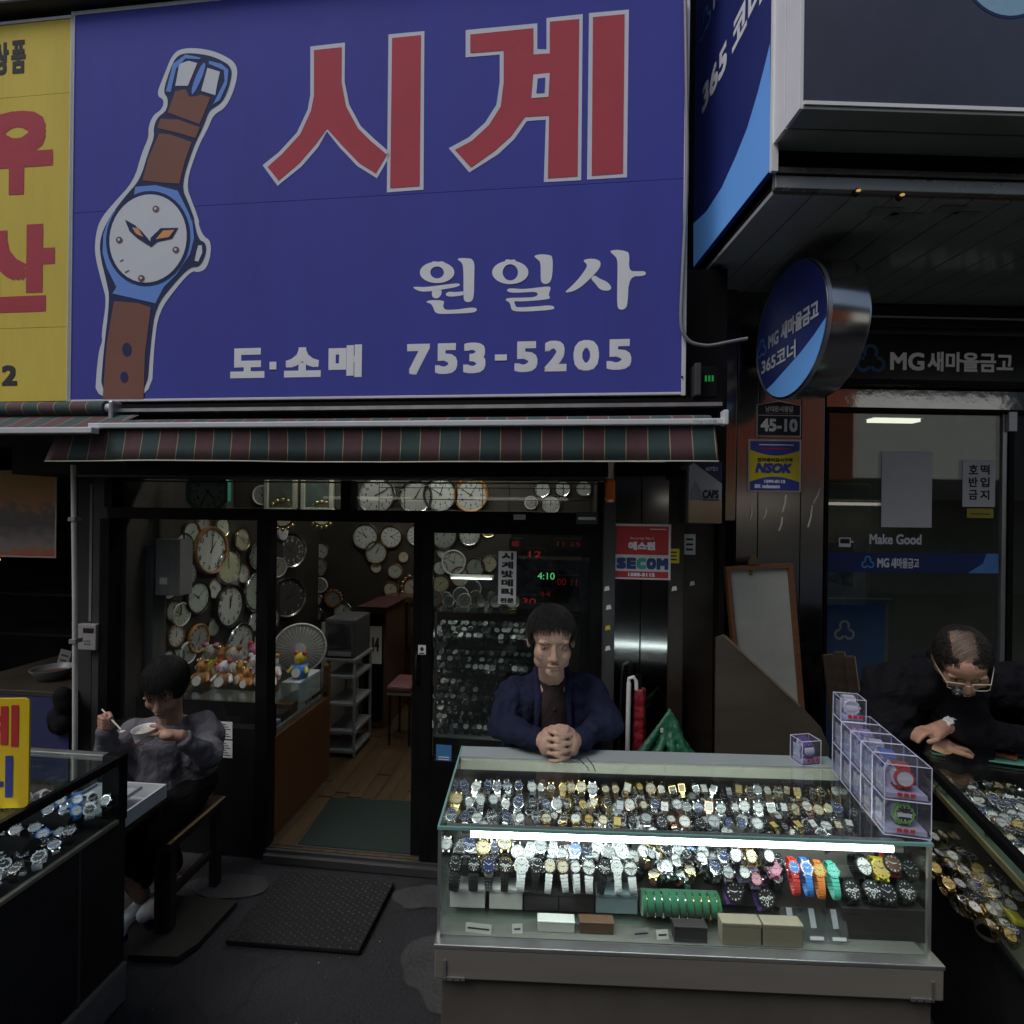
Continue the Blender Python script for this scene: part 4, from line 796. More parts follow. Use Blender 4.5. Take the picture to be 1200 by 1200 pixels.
def w_case(r, kind):
    k = ('case', r, kind)
    if k in WM: return WM[k]
    m = MB(); n = 20
    if kind == 'sq':
        h = r * 1.15; m.box(-r, r, -.004, .005, -h, h); m.ring([(-r, -h), (r, -h), (r, h), (-r, h)], [(-r * .84, -h * .84), (r * .84, -h * .84), (r * .84, h * .84), (-r * .84, h * .84)], -.0055, -.004)
    else:
        m.lathe([(r * .92, -.006), (r, -.003), (r, .0025), (r * .95, .0048), (r * .84, .0052), (r * .83, .0035)], n, 0, 'Y', False); m.flat(circ(0, 0, r * .92, None, n), .006)
        if kind == 'dive':
            for i in range(12): a = R(i * 30); m.box(r * .97 * math.cos(a) - .0016, r * .97 * math.cos(a) + .0016, -.0042, .001, r * .97 * math.sin(a) - .0016, r * .97 * math.sin(a) + .0016)
    for sx in (-1, 1):
        for sz in (-1, 1): m.box(sx * r * .5 - .002, sx * r * .5 + .002, -.002, .005, min(sz * r * .75, sz * r * 1.16), max(sz * r * .75, sz * r * 1.16))
    m.cyl((r, 0, 0), (r + .003, 0, 0), .0022, n=8)
    WM[k] = m.data('watch_case', msteel, 35); return WM[k]
def w_dial(r, kind, style):
    k = ('dial', r, kind, style)
    if k in WM: return WM[k]
    m = MB(); q = r * .83
    if kind == 'sq': h = q * 1.15; m.flat([(-q, -h), (q, -h), (q, h), (-q, h)], -.0042)
    else: m.flat(circ(0, 0, q, None, 20), -.0036)
    for i in range(12):
        a = R(i * 30); L_ = .22 if i % 3 == 0 else .13; c, s_ = math.cos(a), math.sin(a); w_ = q * (.05 if i % 3 else .08)
        p0, p1 = q * (.93 - L_), q * .93
        m.add([(c * p0 - s_ * w_, -.0044, s_ * p0 + c * w_), (c * p1 - s_ * w_, -.0044, s_ * p1 + c * w_), (c * p1 + s_ * w_, -.0044, s_ * p1 - c * w_), (c * p0 + s_ * w_, -.0044, s_ * p0 - c * w_)], [(0, 1, 2, 3)], 1)
    for ang, L_, w_ in ((60 + style * 17, .5, .07), (300 - style * 11, .78, .05)):
        a = R(ang); d = Vector((math.sin(a), 0, math.cos(a))); e = Vector((d.z, 0, -d.x)) * q * w_; o_ = Vector((0, -.0047 - w_ * .004, 0)); m.add([o_ - e, o_ + e, o_ + d * q * L_ + e * .4, o_ + d * q * L_ - e * .4], [(0, 1, 2, 3)], 1)
    if style == 2:
        for cx, cz in ((-.42, 0), (.42, 0), (0, -.42)): m.ring(circ(cx * q, cz * q, q * .24, None, 12), circ(cx * q, cz * q, q * .17, None, 12), -.0042, -.0043, 1)
    WM[k] = m.data('watch_dial', [dcol['white'], markd]); return WM[k]
def w_strap(r, kind):
    k = ('strap', r, kind)
    if k in WM: return WM[k]
    lng = kind.endswith('+'); kind = kind.rstrip('+')
    m = MB(); A, B = .024, .0275 + (r - .019) * .6      # half depth, half height of the loop
    cz0 = 0
    if lng: A, B, cz0 = .02, .046, -.022
    cy_ = A - .002; n = 26; a0 = math.asin(max(-.95, min(.95, (r * 1.02 - cz0) / B))); a1 = math.asin(max(-.95, min(.95, (r * 1.02 + cz0) / B))); wd = r * (.58 if kind != 'fat' else .75)
    P_ = []
    for i in range(n + 1):
        th = a0 + (2 * math.pi - a1 - a0) * i / n        # angle measured from the front (dial side)
        P_.append(Vector((0, cy_ - A * math.cos(th), cz0 + B * math.sin(th))))
    for i in range(n):
        p, q = P_[i], P_[i + 1]; d = (q - p).normalized(); nn = Vector((0, d.z, -d.y)); f = .2 if kind in ('link', 'fat') else 0
        t = i / n; wv = wd * (1 - .22 * math.sin(math.pi * t)); th_ = .0013
        p2 = p + (q - p) * f * .5; q2 = q - (q - p) * f * .5 if f else q
        cols = [(-1, -.36), (-.32, .32), (.36, 1)] if kind == 'link' else [(-1, 1)]
        for ci, (c0, c1) in enumerate(cols):
            hh = th_ * (1.35 if ci == 1 else 1)
            vs = [p2 + Vector((wv * c0, 0, 0)) - nn * hh, p2 + Vector((wv * c1, 0, 0)) - nn * hh, p2 + Vector((wv * c1, 0, 0)) + nn * hh, p2 + Vector((wv * c0, 0, 0)) + nn * hh]
            vs += [v + (q2 - p2) for v in vs]
            m.add(vs, [(0, 1, 2, 3), (4, 7, 6, 5), (0, 4, 5, 1), (1, 5, 6, 2), (2, 6, 7, 3), (3, 7, 4, 0)], 1 if ci == 1 else 0)
    WM[k] = m.data('watch_strap', [msteel, msteel]); return WM[k]
def setm(o, ms_):
    for i, m_ in enumerate(ms_):
        o.material_slots[i].link = 'OBJECT'; o.material_slots[i].material = m_
WATCHES = []
def watch(M, label, group, case=msteel, strap=msteel, dial='white', kind='link', shape='rd', r=.019, mid=None, name='wristwatch'):
    t = thing(name, label, 'watch', M, group); st = random.randint(0, 2)
    c = obj('case', w_case(r, shape), t); setm(c, [case])
    d = obj('dial', w_dial(r, shape, st), t); setm(d, [dcol[dial], markl if dial in ('black', 'navy', 'blue', 'green', 'brown') else markd])
    s_ = obj('strap', w_strap(r, kind), t); setm(s_, [strap, mid or strap]); WATCHES.append(t); return t
CN = {msteel: 'steel', mgold: 'gold', mblk: 'black', mwht: 'white', mrose: 'rose gold', mdark: 'dark steel', mbrown: 'brown strapped', mleath: 'black strapped'}
def wname(strap): 
    if strap in CN: return CN[strap]
    return strap.name.replace('plastic_', '')
PAL = {
 'mixed': [(msteel, msteel, 'white'), (msteel, msteel, 'silver'), (msteel, mleath, 'white'), (mgold, mgold, 'gold'), (msteel, msteel, 'navy'), (mdark, mdark, 'black'), (mgold, mleath, 'cream'), (msteel, mbrown, 'white'), (mrose, mrose, 'white')],
 'steel': [(msteel, msteel, 'white'), (msteel, msteel, 'silver'), (msteel, msteel, 'navy'), (msteel, mleath, 'white'), (msteel, msteel, 'black')],
 'gold': [(mgold, mgold, 'gold'), (mgold, mgold, 'white'), (mgold, mgold, 'black'), (mgold, mbrown, 'cream'), (msteel, msteel, 'silver'), (mgold, mleath, 'cream')],
 'dark': [(mdark, mdark, 'black'), (mblk, mleath, 'black'), (msteel, mleath, 'navy'), (msteel, mleath, 'white'), (mdark, mleath, 'silver')],
}
# ================================================================== centre display counter
ZT = .96
fl_, fr_, bl_ = on_z(514, 968, ZT), on_z(1092, 988, ZT), on_z(548, 874, ZT)
yaw_c = math.degrees(math.atan2(-(fr_.y - fl_.y), fr_.x - fl_.x)); WC = (fr_ - fl_).length
FC = Frame(fl_.x, fl_.y, yaw_c); DC = (FC.I @ bl_).y
ct = thing('display_counter', 'glass watch display counter with lit tube on a grey brown base', 'display counter', FC.M)
lam = mat('grey_brown_laminate', (.155, .148, .132), .5, 0, .14, 3, .04, dirt=.2, stretch=(.3, 1, 3)); lam2 = mat('laminate_lower', (.09, .083, .073), .55, 0, .2, 3, dirt=.3)
ZL = FC.Y(520, 1099, 0).z; ZB = FC.Y(530, 1147, -.02).z
bx('base_cabinet', lam2, .014, WC + .004, .0, DC - .01, .0, ZB, ct, bevel=.003)
bx('base_band', lam, -.004, WC + .02, -.022, DC, ZB, ZL - .012, ct, bevel=.004)
bx('ledge', alu, -.006, WC + .022, -.024, DC, ZL - .0118, ZL, ct, bevel=.002)
bx('deck', mat('counter_deck', (.15, .15, .135), .6, 0, .08, 6), .008, WC - .008, .008, DC - .02, ZL + .0005, ZL + .003, ct)
for xx, sx in ((.022, 1), (WC - .008, -1)):
    bk = MB(); bk.box(min(xx, xx + sx * .008), max(xx, xx + sx * .008), -.026, -.0225, ZB + .0, ZB + .055); bk.box(min(xx, xx + sx * .06), max(xx, xx + sx * .06), -.0262, -.0225, ZB, ZB + .009); bk.build('corner_bracket', alu, ct)
    for k in range(3): MB().cyl((xx + sx * (.008 + k * .02), -.0264, ZB + .0045), (xx + sx * (.008 + k * .02), -.028, ZB + .0045), .003, n=8).build('screw', greymetal, ct)
th = .005; tb_ = mat('rear_board', (.05, .048, .045), .8, 0, .2, 8)
bx('front_glass', caseglass, .004, WC - .004, 0, th, ZL + .0005, ZT - .008, ct); bx('side_glass', sideglass, 0, th - .001, .006, DC - .006, ZL + .0005, ZT - .008, ct); bx('side_glass', sideglass, WC - th, WC, .006, DC - .006, ZL + .0005, ZT - .008, ct)
bx('top_glass', caseglass, .003, WC - .003, .003, DC * .82, ZT - .008, ZT - .001, ct)
for (a, b, c, d) in ((-.003, WC + .003, -.003, .003), (-.003, .003, .003, DC), (WC - .003, WC + .003, .003, DC)): bx('glass_edge', glassedge, a, b, c, d, ZT - .0085, ZT, ct)
for xx in (.0, WC - .008): bx('corner_profile', alu, xx - .001, xx + .008, -.0015, .008, ZL + .0005, ZT - .009, ct)
frost = mat('frosted_glass_strip', (.30, .35, .36), .35, 0, .05, 4, coat=.3)
bx('rear_top', frost, .003, WC - .003, DC * .84, DC, ZT - .009, ZT - .001, ct, bevel=.001); bx('rear_rail', mat('cream_rail', (.46, .46, .38), .5, 0, .05, 5), .006, WC - .006, DC * .82, DC * .85, ZT - .045, ZT - .0095, ct, bevel=.002)
bx('rear_panel', tb_, .006, WC - .006, DC - .014, DC - .004, ZL + .003, ZT - .01, ct); bx('front_rail', alu, .02, WC - .06, .006, .03, ZT - .012, ZT - .0085, ct)
q0, q1 = FC.Y(552, 979, .022), FC.Y(1044, 999, .022)
tube_l = lamp('fluorescent_tube', (.9, 1, .97), 21)
MB().cyl((q0.x, .022, ZT - .028), (q1.x, .022, ZT - .028), .0125, n=16).build('fluorescent_tube', tube_l, ct, smooth=40)
for xx in (q0.x - .025, q1.x): MB().cyl((xx, .022, ZT - .028), (xx + .025, .022, ZT - .028), .0135, n=16).build('tube_end', whitep, ct, smooth=40)
# tiers inside
velvet = mat('black_velvet', (.010, .010, .011), .95, 0, .3, 20, spec=.1)
tb = mat('tier_board', (.13, .12, .11), .8, 0, .2, 8)
bx('shelf', sideglass, .012, WC - .012, .048, DC - .03, ZL + .022, ZL + .026, ct)
bx('tier', tb, .03, WC - .03, .13, .185, ZL + .027, ZL + .125, ct); bx('tier', tb, .03, WC - .03, .186, DC - .03, ZL + .027, ZL + .165, ct)
GC = 'watches in the centre counter'
ZSH = ZL + .026
# boxes
bw = mat('box_white', (.74, .74, .72), .7, 0, .04, 8); bb = mat('box_black', (.03, .025, .026), .6, 0, .2, 8); bbl = mat('box_blue_grey', (.22, .30, .33), .7, 0, .06, 8); kraft = mat('box_kraft', (.30, .26, .19), .8, 0, .08, 10); bbr = mat('box_brown', (.14, .075, .04), .6)
def dbox(px0, px1, py_top, py_bot, y, dep, m_, label, zb=None):
    z0 = ZSH if zb is None else zb
    a, b = FC.Y(px0, py_bot, y), FC.Y(px1, py_bot, y); z1 = FC.Y((px0 + px1) / 2, py_top, y).z
    t = thing('display_box', label, 'box', FC.M @ T((a.x + b.x) / 2, y, z0)); w_ = (b.x - a.x) / 2; h = z1 - z0
    bx('tray', m_, -w_, w_, 0, dep, 0.0005, h * .8, t, bevel=.002); bx('lid', m_, -w_ - .0012, w_ + .0012, -.0012, dep + .001, h * .8 + .0006, h, t, bevel=.002); return z1
hz_ = {}
for i, (a, b, t_, bt, m_, lb_) in enumerate(((527, 568, 1041, 1073, bw, 'leftmost white box under the front row of watches'), (573, 612, 1042, 1074, bw, 'second white box under the front row of watches'), (614, 654, 1045, 1076, bb, 'black box beside the second white box in the counter'), (655, 696, 1047, 1078, bb, 'black box left of the blue grey box in the counter'), (698, 747, 1048, 1080, bbl, 'blue grey box beside the green bracelet roll'))):
    hz_[i] = dbox(a, b, t_, bt, .078, .05, m_, lb_)
zdk = ZL + .003
dbox(630, 673, 1080, 1105, .03, .03, bw, 'low white box on the counter deck at the front', zdk); dbox(679, 719, 1081, 1106, .03, .03, bbr, 'low brown box on the counter deck', zdk); dbox(790, 829, 1086, 1110, .014, .03, bb, 'small black box below the green roll', zdk)
dbox(846, 892, 1082, 1113, .012, .035, kraft, 'left kraft box at the foot of the counter glass', zdk); dbox(895, 941, 1084, 1116, .012, .035, kraft, 'right kraft box at the foot of the counter glass', zdk)
z9 = dbox(986, 1084, 1065, 1120, .05, .12, bb, 'large black box at the right end of the counter', zdk)
# front row
front = [(534, 'black', mleath, mdark, 'fat', .021), (555.5, 'black', mleath, mdark, 'fat', .021), (573, 'navy', msteel, msteel, 'link', .022), (592.5, 'black', mblk, mgold, 'link', .021), (611, 'white', mwht, mwht, 'link', .022), (629, 'black', mblk, msteel, 'link', .02), (644.5, 'cream', mwht, msteel, 'link', .0185), (659.5, 'cream', mwht, mrose, 'link', .019), (674, 'white', mwht, msteel, 'link', .017), (690, 'white', mwht, msteel, 'link', .021), (708, 'black', mblk, mblk, 'link', .02), (723, 'white', mwht, mwht, 'link', .018), (739, 'white', mwht, msteel, 'link', .021)]
for i, (px, d, s_, c, k, r) in enumerate(front):
    py = 1012 + (px - 534) * .025; q = FC.Y(px, py, .082); tilt = 26 + random.uniform(-5, 5)
    watch(FC.M @ T(q.x, .082, q.z) @ RZ(random.gauss(0, 6)) @ RX(-tilt) @ RY(random.gauss(0, 5)), '%s watch, %s dial, %s from left in the front row on boxes' % (wname(s_), d, ORD[i]), GC, c, s_, d, k + '+', random.choice(['rd', 'dive']), r)
# row under the tube
second = []
dd = ['white', 'white', 'navy', 'gold', 'navy', 'cream', 'white', 'white', 'silver', 'white', 'silver', 'blue', 'navy', 'white', 'black', 'white', 'white', 'gold', 'gold', 'black', 'silver', 'blue', 'white', 'silver', 'black', 'white', 'silver']
for i, d in enumerate(dd):
    px = 524 + i * 13.6 + random.uniform(-2, 2); py = 992 + (px - 534) * .03 + random.uniform(-3, 5)
    c, s_ = ((mgold, mgold) if d in ('gold', 'cream') else (mwht, mwht) if d == 'white' and i < 17 and i % 2 else (msteel, msteel) if i % 3 else (msteel, mleath)); q = FC.Y(px, py, .125)
    watch(FC.M @ T(q.x, .125 + random.uniform(-.012, .012), q.z + random.uniform(-.006, .006)) @ RZ(random.gauss(0, 18)) @ RX(-45 + random.uniform(-16, 14)) @ RY(random.gauss(0, 12)), '%s watch, %s dial, %s from left in the row below the tube' % (wname(s_), d, ORD[i]), GC, c, s_, d, 'link' if s_ is not mleath else 'band', 'rd', random.choice([.018, .02, .022]))
# upper rows seen through the top glass
rows = [(957, .0, 530, 1005, 16.5, 'mixed', 62, 'front row under the top glass', .0), (939, 0, 535, 1010, 14.2, 'mixed', 30, 'second row under the top glass', .006), (921, 0, 545, 1000, 12.6, 'gold', 30, 'third row under the top glass', .012), (908, 0, 560, 975, 13.5, 'mixed', 40, 'back row under the top glass', .016)]
for ri, (py, _, a, b, stp, pal, tl, rn, dz) in enumerate(rows):
    px = a; i = 0
    while px < b:
        q = FC.Z(px, py + (px - a) * (.025 - ri * .004), ZL + .205 + dz)
        P_ = PAL['steel'] if px < 640 and ri != 1 else PAL['gold'] if 640 < px < 730 and ri < 2 else PAL[pal]
        c, s_, d = random.choice(P_); sh = 'sq' if random.random() < .3 and px > 720 else 'rd'
        if q.y < DC * .93:
            watch(FC.M @ T(q.x + random.uniform(-.005, .005), q.y + random.uniform(-.008, .008), q.z + random.uniform(-.003, .006)) @ RZ(random.gauss(0, 16)) @ RX(-tl + random.uniform(-20, 14)) @ RY(random.gauss(0, 9)), '%s watch, %s dial, %s from left, %s' % (wname(s_), d, ORD[i], rn), GC, c, s_, d, ('link' if s_ not in (mleath, mbrown) else 'band') + ('+' if ri in (1, 2) else ''), sh, random.choice([.014, .016, .018, .02] if sh == 'rd' else [.0115, .013]))
            i += 1
        px += stp * random.uniform(.85, 1.15)
# green bracelet roll
gr = thing('bracelet_roll', 'green padded roll holding a row of thin gold bracelets in the counter', 'bracelet roll', FC.M)
a, b = FC.Y(752, 1055, .075), FC.Y(843, 1058, .075); greenv = mat('green_felt', (.015, .13, .06), .9, 0, .15, 30, sheen=.3)
zr_ = ZSH + .034
mb = MB(); prof = [(math.cos(R(t)) * .034, math.sin(R(t)) * .034) for t in range(0, 360, 15)]
mb.add([(xx, .085 + c, zr_ + s_) for xx in (a.x, b.x) for c, s_ in prof], [(i, (i + 1) % 24, 24 + (i + 1) % 24, 24 + i) for i in range(24)] + [tuple(range(24)), tuple(range(24, 48))]); mb.build('roll', greenv, gr, smooth=40)
for k in range(10):
    xx = a.x + .012 + (b.x - a.x - .024) * k / 9; m_ = mgold if k in (0, 6, 7, 8, 9) else msteel; rr_ = .0012 + .0008 * (k % 3); mb = MB()
    for j in range(22):
        t0, t1 = R(100 + j * 7), R(106 + j * 7); mb.tube([(xx + (j % 2) * .0008, .085 + math.cos(t0) * .0362, zr_ + math.sin(t0) * .0362), (xx, .085 + math.cos(t1) * .0362, zr_ + math.sin(t1) * .0362)], rr_, 5)
    mb.build('bracelet', m_, gr)
for k, (px, py) in enumerate(((757, 1002), (775, 1015), (792, 1008), (808, 1018), (822, 1006), (838, 1016), (766, 1022), (848, 1004))):
    q = FC.Y(px, py, .1); c, s_, d = random.choice(PAL['steel'] if k % 3 else PAL['gold'])
    watch(FC.M @ T(q.x, .1, q.z) @ RZ(random.uniform(-25, 25)) @ RX(-55), '%s watch with %s dial, %s from the left behind the green roll' % (wname(s_), d, ORD[[0, 2, 3, 4, 5, 6, 1, 7][k]]), GC, c, s_, d, 'link', 'rd', .018)
rest = [(750 + (i * 29) % 160 + random.uniform(-4, 4), 1000 + (i * 17) % 32 + random.uniform(-3, 3)) for i in range(22)]
for k, (px, py) in enumerate(rest):
    yv = .105 + random.uniform(-.012, .02); q = FC.Y(px, py, yv); c, s_, d = random.choice(PAL[['steel', 'mixed', 'dark'][k % 3]])
    watch(FC.M @ T(q.x, yv, q.z) @ RZ(random.gauss(0, 25)) @ RX(-50 + random.uniform(-20, 15)) @ RY(random.gauss(0, 25)), '%s watch, %s dial, %s in the jumble behind the green roll' % (wname(s_), d, ORD[k]), GC, c, s_, d, 'link' if s_ not in (mleath, mbrown) else 'band', 'rd', random.choice([.016, .018, .02]))
# flowered and coloured watches
for k, (px, py, d, s_, c, lb_) in enumerate(((860, 1045, 'black', wcol['purple'], mblk, 'large purple black watch above the left kraft box'), (897, 1052, 'black', wcol['purple'], mblk, 'large purple black watch above the right kraft box'), (872, 1022, 'white', wcol['lilac'], msteel, 'lilac watch with white dial between two purple ones'), (853, 1022, 'silver', msteel, msteel, 'steel watch beside the end of the green roll'), (886, 1030, 'pink', wcol['lilac'], mrose, 'small pink lilac watch above the right kraft box'),
     (908, 1018, 'pink', wcol['pink'], wcol['pink'], 'small pink watch left of the red one'), (930, 1016, 'blue', wcol['red'], wcol['red'], 'red strapped watch with blue dial on the clear stand'), (945, 1017, 'blue', wcol['blue'], mwht, 'bright blue and white watch on the clear stand'), (960, 1020, 'gold', wcol['orange'], wcol['orange'], 'orange watch on the clear stand'), (976, 1021, 'mint', wcol['mint'], wcol['mint'], 'mint green watch on the clear stand'),
     (862, 1003, 'white', mleath, msteel, 'white dial watch lying above the lilac watch'), (880, 1004, 'cream', mgold, mgold, 'gold watch lying under the tube beside the lilac one'), (901, 1003, 'white', mleath, mblk, 'black strapped white watch above the pink one'))):
    q = FC.Y(px, py, .07); watch(FC.M @ T(q.x, .07, q.z) @ RZ(random.uniform(-10, 10)) @ RX(-30), lb_, GC, c, s_, d, 'link+' if 920 < px < 980 else 'fat', 'rd', .026 if k < 2 else .017)
for k, (px, py, d, m_) in enumerate(((998, 1043, 'black', mblk), (1022, 1043, 'black', mblk), (1040, 1046, 'black', mblk), (1062, 1044, 'black', mblk), (1012, 1015, 'white', mblk), (1046, 1012, 'brown', wcol['red']), (1032, 1018, 'gold', wcol['yellow']), (1066, 1018, 'black', mblk))):
    q = FC.Y(px, py, .085 if k > 3 else .06); watch(FC.M @ T(q.x, .085 if k > 3 else .06, q.z) @ RZ(random.uniform(-14, 14)) @ RX(-38), ['chunky black sports watch at the left end of the black box', 'second chunky black sports watch above the black box', 'third chunky black sports watch above the black box', 'chunky black sports watch at the right end of the black box', 'black sports watch with white face behind the black box row', 'red strapped sports watch at the back right of the counter', 'yellow strapped sports watch between black and red ones', 'black sports watch at the back right corner of the counter'][k], GC, mblk if k != 6 else wcol['yellow'], m_, d, 'fat', 'dive', .025)
# clear stand with price cards
cs_ = thing('acrylic_stand', 'clear acrylic stand with pale price cards below the coloured watches', 'display stand', FC.M)
a, b = FC.Y(914, 1092, .05), FC.Y(992, 1096, .05)
for k in range(3):
    x0 = a.x + (b.x - a.x) * k / 3; mb = MB(); z0, z1 = ZSH - .02 + .002, ZSH + .055
    mb.add([(x0 + .002, .03, z0), (x0 + (b.x - a.x) / 3 - .002, .03, z0), (x0 + (b.x - a.x) / 3 - .002, .06, z1), (x0 + .002, .06, z1), (x0 + .002, .032, z0), (x0 + (b.x - a.x) / 3 - .002, .032, z0), (x0 + (b.x - a.x) / 3 - .002, .062, z1), (x0 + .002, .062, z1)], [(0, 1, 2, 3), (4, 7, 6, 5), (0, 4, 5, 1), (1, 5, 6, 2), (2, 6, 7, 3), (3, 7, 4, 0)])
    mb.build('leaf', acrylic, cs_); mb = MB(); mb.add([(x0 + .012, .0285, z0 + .006), (x0 + .05, .0285, z0 + .006), (x0 + .05, .0315, z0 + .014), (x0 + .012, .0315, z0 + .014)], [(0, 1, 2, 3)]); mb.build('price_card', paper, cs_)
    mb = MB(); mb.add([(x0 + .02, .041, z0 + .03), (x0 + .036, .041, z0 + .03), (x0 + .036, .0585, z0 + .072), (x0 + .02, .0585, z0 + .072)], [(0, 1, 2, 3)]); mb.build('frosted_slot', mat('frosted_slot', (.35, .38, .4), .4), cs_)
for k, (px, w_, m_, lb_) in enumerate(((545, .075, 'card_white', 'wide pale price card on the deck at the left'), (600, .03, 'card_white', 'small pale price card on the deck beside it'), (742, .05, 'card_grey', 'greyish price card below the blue grey box'), (770, .035, 'card_white', 'small price card below the green roll'))):
    q = FC.Y(px, 1103, .02); t = thing('price_card', lb_, 'price card', FC.M @ T(q.x, .02, ZL + .0035) @ RZ(random.uniform(-8, 8)) @ RX(-28)); bx('card', mat(m_, (.45, .45, .42) if 'white' in m_ else (.2, .2, .2), .7), 0, w_, 0, .0012, 0, .022, t); bx('print', darkprint, .006, w_ - .006, -.0006, -.0001, .008, .012, t)
# eyeglasses in front of the clasped hands
eg = thing('reading_glasses', 'thin metal reading glasses lying on the counter by the clasped hands', 'eyeglasses', FC.M)
q = FC.Z(690, 903, ZT)
mb = MB(); mb.tube([(q.x - .03, q.y + .06, ZT + .012), (q.x - .005, q.y + .02, ZT + .004), (q.x + .0, q.y - .005, ZT + .0022)], .0016, 6); mb.tube([(q.x + .0, q.y + .065, ZT + .014), (q.x + .018, q.y + .025, ZT + .005), (q.x + .022, q.y - .01, ZT + .0022)], .0016, 6); mb.build('temple', mdark, eg, smooth=40)
mb = MB(); mb.tube([(q.x + p_[0] - .045, q.y + .062 + p_[1] * .3, ZT + .014 + p_[1]) for p_ in [(0.022 * math.cos(R(t)), .011 * math.sin(R(t))) for t in range(0, 361, 30)]], .0013, 5); mb.build('rim', mdark, eg, smooth=40)

# boxed toy watches stacked on the right end of the counter
bl0 = FC.Z(1036, 978, ZT); bl1 = FC.Z(975, 902, ZT); dirv = Vector((bl1.x - bl0.x, bl1.y - bl0.y, 0)); yawb = math.degrees(math.atan2(dirv.x, dirv.y)); nb_ = 5; L_ = dirv.length / nb_
BX = FC.M @ T(bl0.x, bl0.y, ZT) @ RZ(-yawb)
wBox = (FC.Z(1088, 981, ZT) - bl0).length * .98; hBox = .098
def boxed(M, w_, d_, h_, strap, face, label, front=-1):
    t = thing('boxed_watch', label, 'boxed watch', M, 'clear boxes of toy watches on the counter'); e = .0022; mb = MB()
    mb.box(0, w_, 0, e, 0, h_).box(0, w_, d_ - e, d_, 0, h_).box(0, e, e, d_ - e, 0, h_).box(w_ - e, w_, e, d_ - e, 0, h_).box(e, w_ - e, e, d_ - e, 0, e).box(e, w_ - e, e, d_ - e, h_ - e, h_); mb.build('clear_case', acrylic, t)
    ed = MB(); rr = .0013
    for (x, y) in ((0, 0), (w_, 0), (0, d_), (w_, d_)): ed.cyl((x, y, 0), (x, y, h_), rr, n=5)
    for z in (0, h_):
        for (p, q_) in (((0, 0), (w_, 0)), ((0, 0), (0, d_)), ((w_, 0), (w_, d_)), ((0, d_), (w_, d_))): ed.cyl((p[0], p[1], z), (q_[0], q_[1], z), rr, n=5)
    ed.build('case_edge', mat('acrylic_edge', (.55, .57, .75), .2, 0, .1, 30), t)
    Wm = T(w_ / 2, d_ * .28, h_ * .56) @ RX(-8) @ S(1.25)
    s_ = obj('strap', w_strap(.02, 'fat'), t, Wm); setm(s_, [strap, strap]); c = obj('case', w_case(.02, 'dive'), t, Wm); setm(c, [strap]); d = obj('dial', w_dial(.02, 'rd', 1), t, Wm); setm(d, [dcol[face], markl])
    MB().cyl((w_ / 2 - .018, d_ * .5, h_ * .5), (w_ / 2 + .018, d_ * .5, h_ * .5), .022, n=14).build('cushion', mwht, t, smooth=40)
    bx('card_base', mat('box_insert', (.5, .5, .62), .6), e + .004, w_ - e - .004, e + .004, d_ - e - .004, e + .0005, .016, t)
    bx('back_card', mat('box_card', (.55, .55, .68), .6, 0, .4, 60), w_ * .25, w_ * .75, d_ - e - .008, d_ - e - .005, .017, h_ * .7, t); bx('leaflet', mat('box_leaflet', (.55, .58, .70), .5, 0, .5, 60), e + .003, e + .005, d_ * .3, d_ - e - .006, .02, h_ * .75, t)
    MB().tube([(w_ * .2, d_ * .7, .02), (w_ * .15, d_ * .75, h_ * .5), (w_ * .3, d_ * .8, h_ * .85), (w_ * .5, d_ * .75, h_ * .6), (w_ * .45, d_ * .8, .03)], .006, 6).build('wrap', mat('box_wrap', (.6, .6, .68), .3), t, smooth=60)
    q_ = MB()
    for k in range(3): q_.box(w_ * .28 + k * .016, w_ * .28 + k * .016 + .012, e * .2 - .0012, e * .2 - .0004 - .0002, .012, .022)
    q_.build('red_print', redprint, t)
    return t
cols_ = [[(wcol['green'], 'black'), (mwht, 'white'), (wcol['orange'], 'gold'), (wcol['purple'], 'navy'), (mwht, 'cream')], [(wcol['red'], 'white'), (wcol['blue'], 'blue'), (mwht, 'silver'), (wcol['lilac'], 'white'), (mwht, 'cream')]]
pos_ = ['front', 'second', 'third', 'fourth', 'rear']
for lv in range(2):
    for k in range(nb_):
        sm, fc = cols_[lv][k]
        boxed(BX @ T(0, k * L_ + .001, lv * (hBox + .001) + .001), wBox, L_ - .003, hBox, sm, fc, '%s toy watch in the %s clear box of the %s layer' % (wname(sm), pos_[k], ['lower', 'upper'][lv]))
boxed(BX @ T(.0, nb_ * L_ - L_ * .95, 2 * hBox + .003), .075, L_ * .9, .075, mwht, 'silver', 'white toy watch in the single clear box on top of the stack')
q = FC.Z(940, 898, ZT); boxed(FC.M @ T(q.x, q.y, ZT + .001) @ RZ(12), .075, .06, .085, wcol['purple'], 'navy', 'dark purple toy watch in the lone clear box left of the stack')

